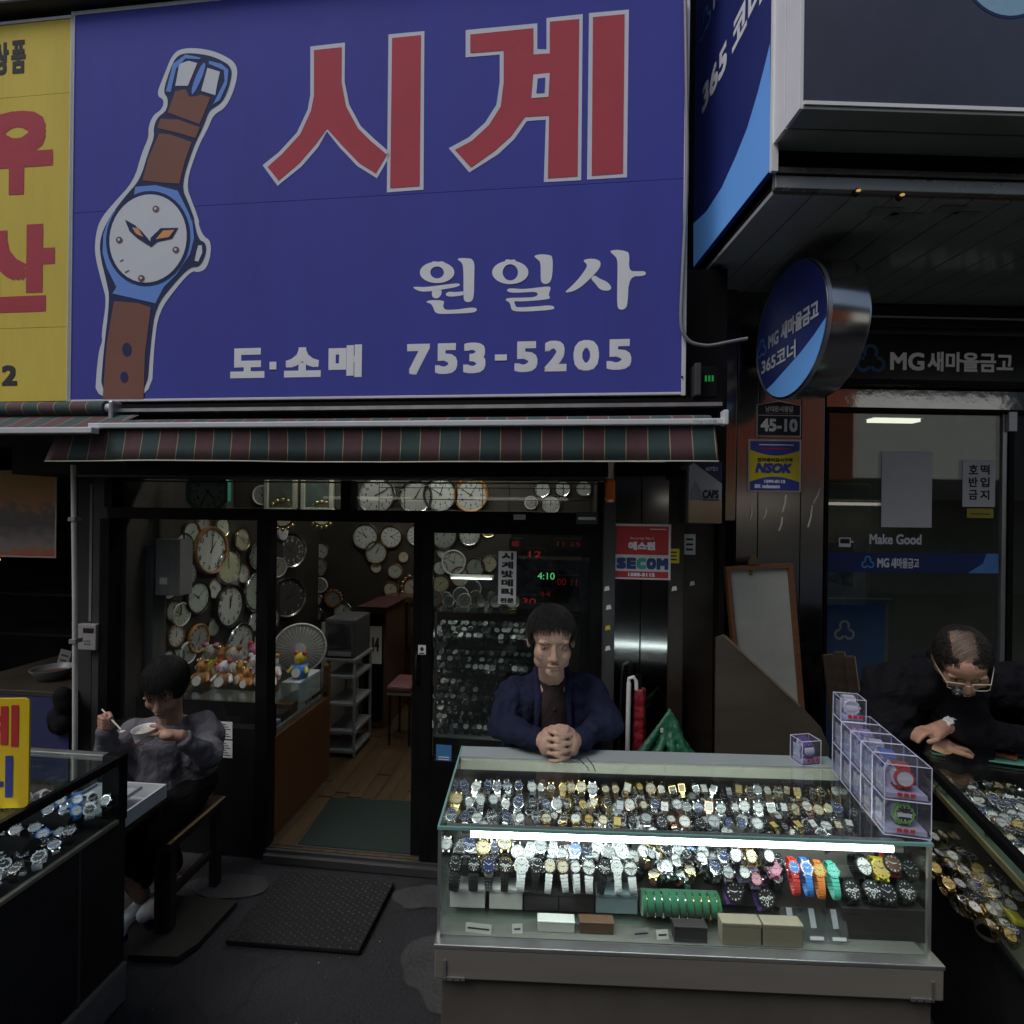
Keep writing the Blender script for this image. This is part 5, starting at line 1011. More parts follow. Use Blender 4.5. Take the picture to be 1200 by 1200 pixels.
# ================================================================== right display counter
ZR = .93
a, b = on_z(1200, 1008, ZR), on_z(1062, 868, ZR); yawr = math.degrees(math.atan2(b.x - a.x, b.y - a.y)); LR = (b - a).length
FR = Frame(a.x, a.y, yawr); WR = .8; Y0 = -.55
rc = thing('display_counter', 'black framed angled watch counter at the right in front of the balding man', 'display counter', FR.M)
bx('base_cabinet', blackmetal, .012, WR, Y0 + .01, LR - .01, 0, .60, rc, bevel=.004); bx('base_rim', black, -.006, WR + .005, Y0, LR, .601, .625, rc, bevel=.003)
bx('side_glass', caseglass, 0, .004, Y0 + .02, LR - .02, .626, ZR - .03, rc)
bx('top_frame', black, -.008, .016, Y0, LR, ZR - .03, ZR, rc, bevel=.003); bx('top_frame', black, .017, WR, LR - .02, LR, ZR - .03, ZR, rc, bevel=.003); bx('top_glass', caseglass, .017, WR, Y0, LR - .021, ZR - .012, ZR - .006, rc)
bx('deck', mat('olive_deck', (.06, .07, .05), .8, 0, .2, 8), .006, WR - .01, Y0 + .02, LR - .02, .6255, .632, rc)
bx('upper_tray', mat('tray_dark_green', (.02, .05, .04), .85, 0, .3, 8), .05, WR - .01, Y0 + .02, LR - .03, .80, .81, rc); bx('tray_lip', mat('brass_lip', (.35, .30, .16), .35, .7), .042, .0495, Y0 + .02, LR - .03, .795, .815, rc); bx('rear_side', black, .017, WR, LR - .012, LR - .004, .626, ZR - .031, rc)
rl = MB().cyl((.024, Y0 + .05, ZR - .04), (.024, LR - .06, ZR - .04), .008, n=10).build('lamp_tube', lamp('counter_lamp', (1, .93, .72), 9), rc, smooth=40)
tealp = mat('teal_mat', (.06, .24, .18), .7); q = FR.Z(1070, 866, ZR + .002); MM = thing('work_mat', 'green cutting mat on the right counter under the repair man', 'mat', FR.M)
bx('sheet', tealp, .05, WR - .02, LR - .10, LR - .025, ZR + .0005, ZR + .004, MM); bx('edge', mat('teal_edge', (.12, .34, .27), .7), .05, WR - .02, LR - .107, LR - .1005, ZR + .0005, ZR + .005, MM)
lw = thing('leather_case', 'flat reddish brown leather case lying on the right counter', 'leather case'); p0 = on_z(1150, 876, ZR + .016); lth = mat('red_brown_leather', (.17, .05, .02), .45, 0, .2, 20, .2)
lw.matrix_world = T(p0.x, p0.y, ZR + .006) @ RZ(-42); bx('cover', lth, -.10, .10, -.035, .035, 0, .012, lw, bevel=.004); bx('flap', lth, -.10, .10, -.036, .005, .0125, .017, lw, bevel=.003); bx('stitching', creamp, -.092, .092, .0052, .006, .0125, .0135, lw)
GR = 'watches in the right counter'
spots = [(1093, 899, 'gold', 0), (1107, 897, 'steel', 0), (1121, 898, 'gold', 0), (1135, 899, 'gold', 0), (1147, 900, 'steel', 0), (1158, 901, 'gold', 0), (1170, 902, 'steel', 0), (1184, 904, 'gold', 0), (1196, 902, 'steel', 0), (1140, 918, 'steel', 0), (1156, 919, 'dark', 0), (1170, 921, 'gold', 0), (1184, 923, 'gold', 0), (1196, 926, 'steel', 0), (1128, 937, 'steel', 1), (1146, 940, 'steel', 1), (1166, 939, 'steel', 1), (1184, 942, 'steel', 1), (1197, 948, 'steel', 1), (1174, 965, 'rose', 1), (1194, 968, 'gold', 1), (1080, 893, 'dark', 0), (1112, 914, 'dark', 0), (1126, 912, 'gold', 0)]
spots += [(1084 + i * 12.5 + random.uniform(-3, 3), 888 + i * 1.2 + random.uniform(-2, 2), random.choice(['gold', 'mixed', 'dark']), 0) for i in range(9)] + [(1110 + i * 13, 926 + i * 1.5 + random.uniform(-3, 3), random.choice(['gold', 'steel', 'mixed']), 0) for i in range(6)] + [(1150 + i * 14, 954 + i * 3, 'steel', 1) for i in range(4)] + [(1186, 985, 'gold', 1), (1196, 995, 'steel', 1), (1170, 980, 'dark', 1)]
rowc = {}
for px, py, pal, big in spots:
    q = on_z(px, py, .835); c, s_, d = random.choice(PAL[pal]) if pal != 'rose' else (mrose, mrose, 'silver')
    rn = 'back row' if py < 905 else 'middle row' if py < 930 else 'front rows'; k = rowc.get(rn, 0); rowc[rn] = k + 1
    watch(T(*q) @ RZ(-yawr + random.uniform(-30, 30) + (50 if not big else 15)) @ RX(-58 + random.uniform(-10, 10)), '%s watch, %s dial, %s item in the %s of the right counter' % (wname(s_), d, ORD[k], rn), GR, c, s_, d, 'link' if s_ not in (mleath, mbrown) else 'band', 'rd', .021 if big else .017)
low = [(1104, 978, 'gold'), (1119, 980, 'gold'), (1112, 1012, 'gold'), (1138, 1004, 'steel'), (1130, 1018, 'steel'), (1146, 1018, 'gold'), (1137, 1032, 'gold'), (1126, 998, 'dark'), (1150, 1046, 'steel'), (1166, 1062, 'steel'), (1160, 1008, 'dark'), (1172, 1030, 'steel'), (1180, 1044, 'gold'), (1192, 1050, 'gold'), (1100, 1000, 'dark'), (1186, 1090, 'steel'), (1155, 1030, 'steel'), (1175, 1012, 'gold')]
low += [(1095 + (i % 6) * 17 + random.uniform(-5, 5), 985 + (i % 6) * 16 + (i // 6) * 17 + random.uniform(-5, 5), random.choice(['gold', 'steel', 'mixed'])) for i in range(18)]
for k, (px, py, pal) in enumerate(low):
    q = on_z(px, py, .662); c, s_, d = random.choice(PAL[pal])
    watch(T(*q) @ RZ(-yawr + random.uniform(-40, 40) + 40) @ RX(-62 + random.uniform(-12, 12)), '%s watch, %s dial, %s item on lower shelf of the right counter' % (wname(s_), d, ORD[k]), GR, c, s_, d, 'link' if s_ not in (mleath, mbrown) else 'band', 'rd', .019)
ty = thing('yellow_tube', 'yellow labelled packet lying among watches on the lower right shelf', 'packet'); p0, p1 = on_z(1155, 1030, .66), on_z(1196, 1078, .66)
mid_ = (p0 + p1) / 2; ty.matrix_world = T(mid_.x, mid_.y, .636) @ RZ(math.degrees(math.atan2(p1.y - p0.y, p1.x - p0.x))); hl = (p1 - p0).length / 2
bx('packet', mat('packet_yellow', (.55, .50, .05), .4), -hl, hl, -.016, .016, 0, .02, ty, bevel=.006); bx('label', mat('packet_label', (.42, .45, .44), .4), -hl * .5, hl * .3, -.0165, .0165, .0205, .0212, ty)
# ================================================================== left display counter
cr = on_z(150, 882, .93); FL = Frame(cr.x, cr.y, 5.5)
lc = thing('display_counter', 'black watch counter with glass top and silver kick plate at the left', 'display counter', FL.M)
blk2 = mat('black_gloss_panel', (.016, .016, .018), .22, 0, .3, 3, coat=.1, spec=.3)
YL = -1.25; XL = -.72
bx('body', blk2, XL, -.006, YL, -.0, .15, .685, lc, bevel=.003); bx('kick_plate', mat('kick_silver', (.30, .33, .36), .35, .7, .2, 4, .1, dirt=.4), XL, .004, YL, -.0, .008, .135, lc, bevel=.003); bx('kick_trim', mat('kick_trim', (.4, .38, .3), .4, .6), XL, .0055, YL, -.0, .136, .148, lc)
bx('panel_seam', greymetal, -.0058, -.003, -.19, -.18, .15, .685, lc)
bx('corner_post', black, -.072, .001, -.035, .0, .686, .93, lc, bevel=.003); bx('corner_post', black, XL, XL + .04, -.035, 0, .686, .93, lc)
bx('glass_rail', mat('brass_rail', (.40, .38, .30), .35, .7), -.02, .0015, YL, -.036, .686, .70, lc, bevel=.002); bx('side_glass', caseglass, -.008, -.003, YL, -.04, .701, .915, lc)
bx('top_rail', alu, XL + .041, -.073, -.03, -.004, .908, .93, lc, bevel=.002); bx('top_edge', blackmetal, -.02, .001, YL, -.036, .916, .93, lc, bevel=.002); bx('top_glass', caseglass, XL, -.021, YL, -.031, .922, .928, lc); bx('tray', velvet, XL + .01, -.012, YL, -.04, .6865, .70, lc)
bx('rear_glass', sideglass, XL + .041, -.073, -.014, -.009, .686, .907, lc)
MB().cyl((-.016, YL + .05, .909), (-.016, -.08, .909), .004, n=8).build('lamp_strip', lamp('left_counter_lamp', (.75, .85, 1), 14), lc, smooth=40)  # added fill light standing in for daylight on the watches
bx('lamp_shade', black, -.0095, -.0085, YL, -.04, .896, .9155, lc)  # added screen that hides the fill light from view
GL = 'watches in the left counter'
k = 0
for rw in range(8):
    for i in range(7):
        y_ = -.06 - rw * .06 + random.uniform(-.012, .012); x_ = -.04 - i * .05 + random.uniform(-.012, .012)
        pal = random.choice([0, 0, 2, 3, 3, 3, 3, 2, 3, 1]) if rw else random.choice([0, 0, 2, 1]); s_, c, d = [(mwht, mwht, 'black'), (wcol['blue'], wcol['blue'], 'white'), (msteel, msteel, 'silver'), (mblk, mdark, 'black')][pal]
        if k >= 57: continue
        watch(FL.M @ T(x_, y_, (.775 if rw < 2 else .735) + random.uniform(-.004, .01)) @ RZ(random.uniform(-40, 40) + 50) @ RX(-60 if rw > 1 else -35), '%s watch, %s dial, %s item in the left counter' % (wname(s_), d, ORD[k]), GL, c, s_, d, 'fat' if pal not in (2,) else 'link', 'dive' if pal != 2 else 'rd', .0185); k += 1
for yy_ in (-.12, -.27): MB().tube([(XL + .05, yy_, .735), (-.09, yy_, .735)], .033, 12).build('cushion_roll', velvet, lc, smooth=50)
def watch_mass(name, label, frame, spots):
    bm_ = bmesh.new(); ms = [msteel, mwht, mblk, dcol['white'], markd, dcol['black']]
    for M_ in spots:
        k_ = random.choice([0, 0, 1, 2, 2]); dl = random.choice([3, 5, 5])
        for me_, mis in ((w_case(.0185, 'rd'), [k_]), (w_dial(.0185, 'rd', 1), [dl, 4 if dl == 3 else 1]), (w_strap(.0185, 'link'), [k_, k_])):
            n0 = len(bm_.faces); bm_.from_mesh(me_); bm_.faces.ensure_lookup_table(); vs_ = set()
            for f in bm_.faces[n0:]:
                f.material_index = mis[min(f.material_index, len(mis) - 1)]; vs_.update(f.verts)
            for v in vs_: v.co = M_ @ v.co
    me_ = bpy.data.meshes.new(name); bm_.to_mesh(me_); bm_.free()
    for m_ in ms: me_.materials.append(m_)
    o = obj(name, me_, None, frame.M); o['kind'] = 'stuff'; return tag(o, label, 'watches')
watch_mass('small_watches', 'jumbled mass of small watches between the rows under the counter top glass', FC, [T(.04 + random.random() * (WC - .1), .20 + random.random() * .24, ZL + .178 + random.uniform(0, .012)) @ RZ(random.uniform(-60, 60)) @ RX(-65 + random.uniform(-20, 20)) for _ in range(190)] + [T(.04 + random.random() * (WC - .34), .118 + random.random() * .03, ZL + .150 + random.uniform(-.03, .02)) @ RZ(random.uniform(-40, 40)) @ RX(-45 + random.uniform(-20, 20)) for _ in range(70)])
sp_ = [(-.40 - random.random() * .27, -.05 - random.random() * .5) for _ in range(60)] + [(-.035 - random.random() * .6, -.55 - random.random() * .5) for _ in range(110)]
watch_mass('small_watches', 'dense mass of small dark and steel watches filling the left counter', FL, [T(x_, y_, .735 + random.uniform(-.004, .01)) @ RZ(random.uniform(-40, 40) + 50) @ RX(-60 + random.uniform(-15, 15)) for x_, y_ in sp_])
watch_mass('small_watches', 'dense mass of small watches over the far part of the right counter', FR, [T(.12 + random.random() * .64, Y0 + .06 + random.random() * (LR - Y0 - .2), .835) @ RZ(random.uniform(-40, 40)) @ RX(-60 + random.uniform(-15, 15)) for _ in range(170)])
# yellow board on it
yb_ = thing('yellow_board', 'yellow round cornered board with red and blue Korean letters on the left counter', 'sign')
e0 = at_d(34, 880, 1.56); yb_.matrix_world = T(e0.x, 1.56, .931) @ RZ(4)
zt_ = at_d(30, 818, 1.56).z - .931; wB = .40
def rrect(x0, x1, z0, z1, r): return circ(x1 - r, z1 - r, r, None, 6, 0, 90) + circ(x0 + r, z1 - r, r, None, 6, 90, 180) + circ(x0 + r, z0 + r, r, None, 6, 180, 270) + circ(x1 - r, z0 + r, r, None, 6, 270, 360)
MB().prism(rrect(-wB, 0, 0, zt_, .018), 0, .006).build('board', mat('board_yellow', (.72, .52, .015), .4, 0, .04, 5), yb_, bevel=.001)
bluel = mat('letter_blue', (.03, .05, .25), .5); hh = zt_
for ch, x0, x1, z0, z1, m_ in (('계', -.165, -.03, .56 * hh, .94 * hh, redprint), ('시', -.36, -.2, .56 * hh, .94 * hh, redprint), ('리', -.165, -.045, .1 * hh, .48 * hh, bluel), ('수', -.36, -.2, .1 * hh, .48 * hh, bluel)): lettering(ch, x0, x1, z0, z1, -.001, m_, yb_, bold=.008)
bx('foot', black, -wB * .8, -wB * .2, -.03, .04, -.0008 + .001, .004, yb_)
# ================================================================== clocks
cface = {n: mat('clockface_' + n, c, .4, 0, .05, 3, coat=.5) for n, c in (('white', (.66, .67, .65)), ('grey', (.38, .38, .36)), ('cream', (.58, .53, .42)), ('green', (.50, .56, .48)), ('yellow', (.54, .54, .36)), ('dark', (.08, .08, .08)))}
rimm = {'black': mblk, 'silver': msteel, 'gold': mgold, 'white': mwht, 'wood': wood('clock_wood', (.20, .09, .03), (.32, .15, .05), 6), 'orange': mat('clock_orange', (.50, .22, .04), .4), 'green': mat('clock_green', (.06, .26, .20), .35), 'brown': mat('clock_brown', (.09, .045, .025), .4)}
CM = {}
def cm_rim(kind):
    if kind in CM: return CM[kind]
    m = MB(); n = 36
    if kind == 'oct':
        o_ = circ(0, 0, 1.06, None, 8, 22.5, 382.5); i_ = circ(0, 0, .9, None, 8, 22.5, 382.5); m.ring(o_, i_, -.12, .1); m.flat(o_, .1)
    else:
        w_ = .86 if kind == 'plain' else .78
        m.lathe([(.98, -.1), (1, -.02), (.99, .08), (.94, .14), (w_, .1), (w_ - .005, .03)], n, 0, 'Y', False); m.flat(circ(0, 0, .98, None, n), .1)
        if kind == 'ornate':
            for i in range(16): a = R(i * 22.5); m.ball((1.02 * math.cos(a), -.04, 1.02 * math.sin(a)), .16, 8, 5)
    CM[kind] = m.data('clock_rim', msteel, 40); return CM[kind]
def cm_face(style):
    k = ('f', style)
    if k in CM: return CM[k]
    m = MB(); m.flat(circ(0, 0, .9 if style != 3 else .82, None, 36), -.02)
    for i in range(60 if style == 0 else 12):
        a = R(i * (6 if style == 0 else 30)); big = style != 0 or i % 5 == 0; c, s_ = math.cos(a), math.sin(a); p0, p1, w_ = (.68, .8, .02) if big else (.76, .8, .008)
        if style == 1 and i % 1 == 0: continue
        m.add([(c * p0 - s_ * w_, -.026, s_ * p0 + c * w_), (c * p1 - s_ * w_, -.026, s_ * p1 + c * w_), (c * p1 + s_ * w_, -.026, s_ * p1 - c * w_), (c * p0 + s_ * w_, -.026, s_ * p0 - c * w_)], [(0, 1, 2, 3)], 1)
    if style in (0, 1):
        for h in range(1, 13):
            vs, fs_ = None, None
            lab = str(h); a = R(90 - h * 30); sz = .2 if style == 1 else .13; rr = .70 if style == 1 else .56; ox = 0
            wds = []
            for ch in lab:
                v, f = text_verts(ch); x0, x1 = min(p[0] for p in v), max(p[0] for p in v); z0, z1 = min(p[1] for p in v), max(p[1] for p in v); wds.append((v, f, x0, x1, z0, z1))
            tot = sum((w_[3] - w_[2]) for w_ in wds) * sz / .7 + .03 * (len(lab) - 1); cx = rr * math.cos(a) - tot / 2; cz = rr * math.sin(a) - sz / 2
            for (v, f, x0, x1, z0, z1) in wds:
                kx = sz / .7
                for j, (dx, dz) in enumerate(((0, 0), (.012, 0), (0, .012), (.012, .012))): m.add([(cx + (p[0] - x0) * kx + dx, -.026 - j * .001, cz + (p[1] - z0) * kx + dz) for p in v], f, 1)
                cx += (x1 - x0) * kx + .03
    CM[k] = m.data('clock_face', [cface['white'], markd]); return CM[k]
def cm_hands(h, mi):
    k = ('h', h, mi)
    if k in CM: return CM[k]
    m = MB()
    for ang, L_, w_, y in (((h + mi / 60) * 30, .48, .04, -.036), (mi * 6, .72, .028, -.044)):
        a = R(ang); d = Vector((math.sin(a), 0, math.cos(a))); e = Vector((d.z, 0, -d.x)) * w_; o_ = Vector((0, y, 0)); m.add([o_ - e - d * .12, o_ + e - d * .12, o_ + d * L_ + e * .5, o_ + d * L_ - e * .5], [(0, 1, 2, 3)])
    m.flat(circ(0, 0, .05, None, 10), -.05); CM[k] = m.data('clock_hands', markd); return CM[k]
def clock(M, r, label, rim='black', face='white', kind='plain', style=0, hm=None, roll=0):
    t = thing('wall_clock', label, 'clock', M @ RY(roll), 'wall clocks in the shop'); h = hm or (random.choice([12, 12, 1, 4, 2, 10]), random.choice([3, 5, 10, 35, 50])); Sm = S(r, r * .6 if False else r, r)
    o = obj('rim', cm_rim(kind), t, Sm); setm(o, [rimm[rim]]); o = obj('face', cm_face(style), t, Sm); setm(o, [cface[face], markl if face == 'dark' else markd]); obj('hands', cm_hands(*h), t, Sm)
    cv = MB(); cv.flat(circ(0, 0, .88, None, 24), -.085); 
    if 'cv' not in CM: CM['cv'] = cv.data('clock_glass', glass('clock_glass', (.96, .97, .96), 1, .03, .03))
    obj('cover_glass', CM['cv'], t, Sm); return t
# left wall clocks (face to the right)
LW = [(247, 645, 30, 'wood', 'white', 'plain', 1, (1, 0), 8, 'large wood rimmed clock high on the left wall'), (268, 664, 23, 'silver', 'yellow', 'plain', 2, (12, 0), 0, 'yellowish clock tucked behind the large wood rimmed one'), (233, 700, 21, 'black', 'green', 'plain', 2, (10, 8), 0, 'pale green faced clock below the large wood rimmed one'), (269, 710, 27, 'black', 'white', 'plain', 1, (12, 2), 6, 'black rimmed clock with bold numerals in the middle of the left wall'), (303, 652, 17, 'silver', 'grey', 'plain', 0, None, 0, 'small grey clock beside the window mullion'), (300, 693, 25, 'silver', 'green', 'plain', 2, (1, 10), 0, 'greenish clock half hidden by the window mullion'),
      (234, 748, 18, 'orange', 'grey', 'plain', 1, (12, 35), 0, 'orange rimmed clock low on the left wall'), (281, 754, 26, 'silver', 'white', 'plain', 1, None, 0, 'silver rimmed clock above the toy figures'), (311, 752, 20, 'white', 'white', 'plain', 0, None, 0, 'white rimmed clock behind the mullion foot')]
rims_ = ['silver', 'black', 'white', 'wood', 'gold', 'brown']; fcs_ = ['white', 'grey', 'cream', 'green', 'white']
extra = [(216, 640, 17), (226, 625, 15), (205, 716, 13), (208, 745, 14), (200, 690, 12), (198, 775, 14), (240, 780, 14), (275, 680, 11), (306, 790, 12), (330, 760, 12), (332, 622, 12), (210, 770, 11), (222, 672, 14), (253, 690, 13), (285, 632, 15), (286, 672, 12), (214, 720, 15), (252, 735, 12), (300, 728, 13), (258, 768, 15), (312, 705, 15), (290, 775, 12), (222, 765, 14), (316, 640, 12), (318, 672, 11), (322, 725, 12), (262, 618, 13), (240, 615, 12)]
for i, (px, py, rp) in enumerate(extra):
    rm_, fc_ = rims_[(i * 5) % 6], fcs_[(i * 3) % 5]; LW.append((px, py, rp, rm_, fc_, 'plain', [0, 2, 2, 1][i % 4], None, 0, '%s rimmed %s faced clock, number %s in the crowd on the left wall' % (rm_, fc_, ORD[i])))
for (px, py, rp, rim, fc, kd, stl, hm, rl, lb_) in LW:
    q = FA.X(px, py, S_LW + .03); dd_ = (FA.M @ q).y; clock(FA.M @ T(S_LW + .012 + rp * dd_ / 600 * .1, q.y, q.z) @ RZ(90), rp * dd_ / 600 * .95, lb_, rim, fc, kd, stl, hm, rl)
# far part of left wall, reaching the corner
LW2 = [(340, 645, 21, 'silver', 'dark', 'plain', 0, 'silver rimmed dark clock near the back corner'), (337, 700, 24, 'silver', 'dark', 'plain', 2, 'dark oval looking clock below the silver one near the corner'), (325, 665, 12, 'white', 'grey', 'plain', 2, 'small grey clock between two dark clocks')]
for (px, py, rp, rim, fc, kd, stl, lb_) in LW2:
    q = FA.X(px, py, S_LW + .03); q.y = min(q.y, DEEP - .25); dd_ = (FA.M @ q).y; clock(FA.M @ T(S_LW + .03, q.y, FA.X(px, py, S_LW + .03).z) @ RZ(62), rp * dd_ / 600, lb_, rim, fc, kd, stl, None, 10)
BW = [(375, 646, 10, 'silver', 'white', 'plain', 2, 'small bright round clock on the back wall corner'), (373, 664, 11, 'silver', 'grey', 'plain', 2, 'grey clock below the small bright one'), (374, 686, 9, 'white', 'grey', 'plain', 2, 'white ring clock on the back wall'), (369, 703, 8, 'silver', 'white', 'plain', 2, 'tiny silver clock above the fan'), (428, 629, 16, 'silver', 'white', 'plain', 0, 'round white clock left of a pair on the back wall'), (458, 629, 14, 'gold', 'white', 'plain', 0, 'gold rimmed clock beside the round white one'), (440, 665, 7, 'silver', 'cream', 'plain', 2, 'small cream clock below the pair'), (472, 653, 7, 'gold', 'cream', 'plain', 2, 'small warm faced clock right of the cream one'), (457, 691, 9, 'brown', 'cream', 'plain', 2, 'brown clock with cream face left of the scalloped gold one'), (484, 689, 14, 'gold', 'cream', 'ornate', 2, 'scalloped gold clock behind the door edge'), (463, 776, 11, 'black', 'grey', 'plain', 0, 'round grey clock above the stool'), (488, 627, 13, 'silver', 'white', 'plain', 0, 'white clock behind the sliding door edge'),
      (520, 627, 17, 'black', 'grey', 'plain', 0, 'grey clock at the top of the door glass'), (550, 626, 14, 'silver', 'white', 'plain', 0, 'silver clock right of the grey one'), (516, 684, 11, 'brown', 'yellow', 'plain', 2, 'yellowish clock right of the scalloped gold one'), (553, 690, 11, 'white', 'dark', 'plain', 2, 'white ring clock with dark centre'), (536, 703, 8, 'wood', 'grey', 'plain', 2, 'small reddish clock left of the battery sign'), (554, 708, 8, 'white', 'grey', 'plain', 2, 'small white clock under the ring clock'), (514, 748, 14, 'silver', 'grey', 'plain', 0, 'dim round clock behind the sliding door'), (543, 728, 7, 'black', 'cream', 'plain', 2, 'tiny cream clock in the dark cabinet'), (562, 732, 7, 'black', 'cream', 'plain', 2, 'tiny dim clock right of the cream one')]
for i in range(58):
    px = 348 + (i * 37) % 240 + random.uniform(-4, 4); py = 616 + (i * 61) % (130 if i < 40 else 180) + random.uniform(-4, 4); rp = random.choice([9, 10, 12, 14, 15])
    if len(BW) > 58 or 592 < px or any((px - b_[0]) ** 2 + (py - b_[1]) ** 2 < (.66 * (rp + b_[2])) ** 2 for b_ in BW): continue
    rm_, fc_ = random.choice(rims_), random.choice(fcs_); BW.append((px, py, rp, rm_, fc_, random.choice(['plain', 'plain', 'ornate']) if rm_ in ('gold', 'wood') else 'plain', 2, '%s rimmed %s faced clock, number %s in the crowd on the back wall' % (rm_, fc_, ORD[min(i, 58)])))
for (px, py, rp, rim, fc, kd, stl, lb_) in BW:
    q = FA.Y(px, py, DEEP - .03); dd_ = (FA.M @ q).y; clock(FA.M @ T(q.x, DEEP - rp * dd_ / 600 * .105, q.z), rp * dd_ / 600, lb_, rim, fc, kd, stl, None, random.uniform(-6, 6))
# clocks on the board seen through the transom
hb = thing('clock_board', 'dark hanging board carrying clocks behind the transom glass', 'display board', FA.M)
YHB = .82; bx('board', inwall, S_LW + .05, S_R, YHB + .04, YHB + .07, 1.86, 2.61, hb)
TW = [(241, 576, 27, 'green', 'green', 'oct', 0, 'green rimmed eight sided clock behind the transom'), (329, 603, 17, 'gold', 'yellow', 'ornate', 2, 'ornate flowered clock left of its twin behind the transom'), (375, 603, 15, 'gold', 'yellow', 'ornate', 2, 'ornate flowered clock right of its twin behind the transom'), (440, 580, 24, 'silver', 'grey', 'plain', 0, 'grey silver clock left behind the right transom'), (486, 582, 21, 'silver', 'grey', 'plain', 2, 'plain grey clock second behind the right transom'), (515, 579, 21, 'black', 'white', 'plain', 0, 'black rimmed white clock behind the transom'), (551, 580, 21, 'orange', 'white', 'plain', 0, 'orange rimmed white clock behind the transom'), (635, 573, 10, 'silver', 'white', 'plain', 2, 'small white clock, left of the three in the transom corner'), (659, 572, 10, 'silver', 'white', 'plain', 2, 'small white clock, middle of the three in the transom corner'), (684, 572, 10, 'silver', 'white', 'plain', 2, 'small white clock, right of the three in the transom corner'), (645, 591, 12, 'silver', 'white', 'plain', 0, 'white clock below the three small ones'), (668, 622, 12, 'silver', 'dark', 'plain', 0, 'bluish dark clock below the transom corner'), (622, 589, 8, 'white', 'grey', 'plain', 0, 'small dim clock left of the white one in the transom corner'), (304, 580, 12, 'white', 'grey', 'plain', 0, 'small pale clock left of the flowered clocks')]
for (px, py, rp, rim, fc, kd, stl, lb_) in TW:
    YQ = .25 if px == 241 else YHB
    q = FA.Y(px, py, YQ); dd_ = (FA.M @ q).y; clock(FA.M @ T(q.x, YQ + .04 - rp * dd_ / 600 * .105, q.z), rp * dd_ / 600, lb_, rim, fc, kd, stl)
fr_m = mat('ornate_cream', (.5, .5, .40), .4, .3)
for k, (a_, lb_) in enumerate((((309, 566, 347, 600), 'left pale ornate frame behind the transom above the flowered clock'), ((352, 566, 390, 600), 'right pale ornate frame behind the transom above the flowered clock'))):
    u = FA.rect(*a_, YHB + .01); t = thing('ornate_frame', lb_, 'frame', FA.M); W_ = u[1] - u[0]; H_ = u[3] - u[2] + .12; x0_, z0_ = u[0], u[2] + .0
    MB().ring([(x0_, z0_), (x0_ + W_, z0_), (x0_ + W_, z0_ + H_), (x0_, z0_ + H_)], [(x0_ + .03, z0_ + .03), (x0_ + W_ - .03, z0_ + .03), (x0_ + W_ - .03, z0_ + H_ - .03), (x0_ + .03, z0_ + H_ - .03)], YHB + .01, YHB + .038).build('border', fr_m, t, bevel=.004); bx('mirror', mat('tinted_mirror', (.4, .44, .4), .15, .8), x0_ + .03, x0_ + W_ - .03, YHB + .02, YHB + .038, z0_ + .03, z0_ + H_ - .03, t)
    for i in range(6): c_ = (x0_ + W_ * (i + .5) / 6, z0_ + .015); MB().tube([(c_[0] + .016 * math.cos(R(v)) * (1 - v / 700), YHB + .006, c_[1] + .016 * math.sin(R(v)) * (1 - v / 700)) for v in range(0, 620, 40)], .003, 5).build('scroll', fr_m, t)
# LED clocks on a dark board
ld = thing('led_board', 'dark display board with digital clocks behind the right door glass', 'display board', FA.M); YLB = .62
q = FA.rect(598, 608, 692, 712, YLB); bx('board', black, q[0], q[1], YLB + .03, YLB + .05, q[2], q[3], ld)
redl = lamp('red_led', (1, .04, .05), .2); grl = lamp('green_led_bright', (.2, 1, .35), .6); dimr = lamp('dim_red_led', (1, .05, .06), .07)
for (a, s_, m_, lb_) in (((624, 614, 643, 622), '11:25', redl, 'red digital clock highest on the dark board'), ((630, 671, 650, 679), '4:10', grl, 'green digital clock reading 4:10'), ((620, 646, 634, 653), '12', redl, 'red two digit clock under the highest red one'), ((600, 634, 608, 640), '1', dimr, 'tiny red clock left on the dark board'), ((653, 635, 680, 640), '11 25', dimr, 'dim wide red clock on the right'), ((632, 693, 645, 699), '44', dimr, 'dim red clock below the green one'), ((612, 701, 628, 709), '30', redl, 'red clock low on the dark board beside the man'), ((653, 678, 676, 686), '00 11', dimr, 'faint red clock right of the green one')):
    q = FA.rect(*a, YLB); t = thing('digital_clock', lb_, 'digital clock', FA.M, 'digital clocks'); bx('casing', black, q[0] - .02, q[1] + .02, YLB, YLB + .029, q[2] - .02, q[3] + .02, t, bevel=.003); lettering(s_, q[0], q[1], q[2], q[3], YLB - .0012, m_, t, bold=.0, name='digits')
# wall of the shop: grandfather clocks, cabinets
gf = thing('tall_case_clock', 'wooden long case clock with gold columns at the back of the shop', 'clock', FA.M); q = FA.rect(452, 706, 482, 800, DEEP - .2)
bx('case', rimm['brown'], q[0], q[1], DEEP - .2, DEEP - .005, .06, q[3], gf, bevel=.006); bx('hood', rimm['brown'], q[0] - .02, q[1] + .02, DEEP - .22, DEEP - .005, q[3] + .001, q[3] + .06, gf, bevel=.01)
for xx in (q[0] + .02, q[1] - .02): MB().cyl((xx, DEEP - .215, .6), (xx, DEEP - .215, q[3]), .012, n=10).build('column', mgold, gf, smooth=40)
MB().flat(circ((q[0] + q[1]) / 2, FA.Y(462, 730, DEEP - .2).z, .05), DEEP - .203).build('dial', cface['cream'], gf); MB().cyl(((q[0] + q[1]) / 2, DEEP - .204, .9), ((q[0] + q[1]) / 2, DEEP - .204, 1.2), .006, n=6).build('pendulum', mgold, gf)
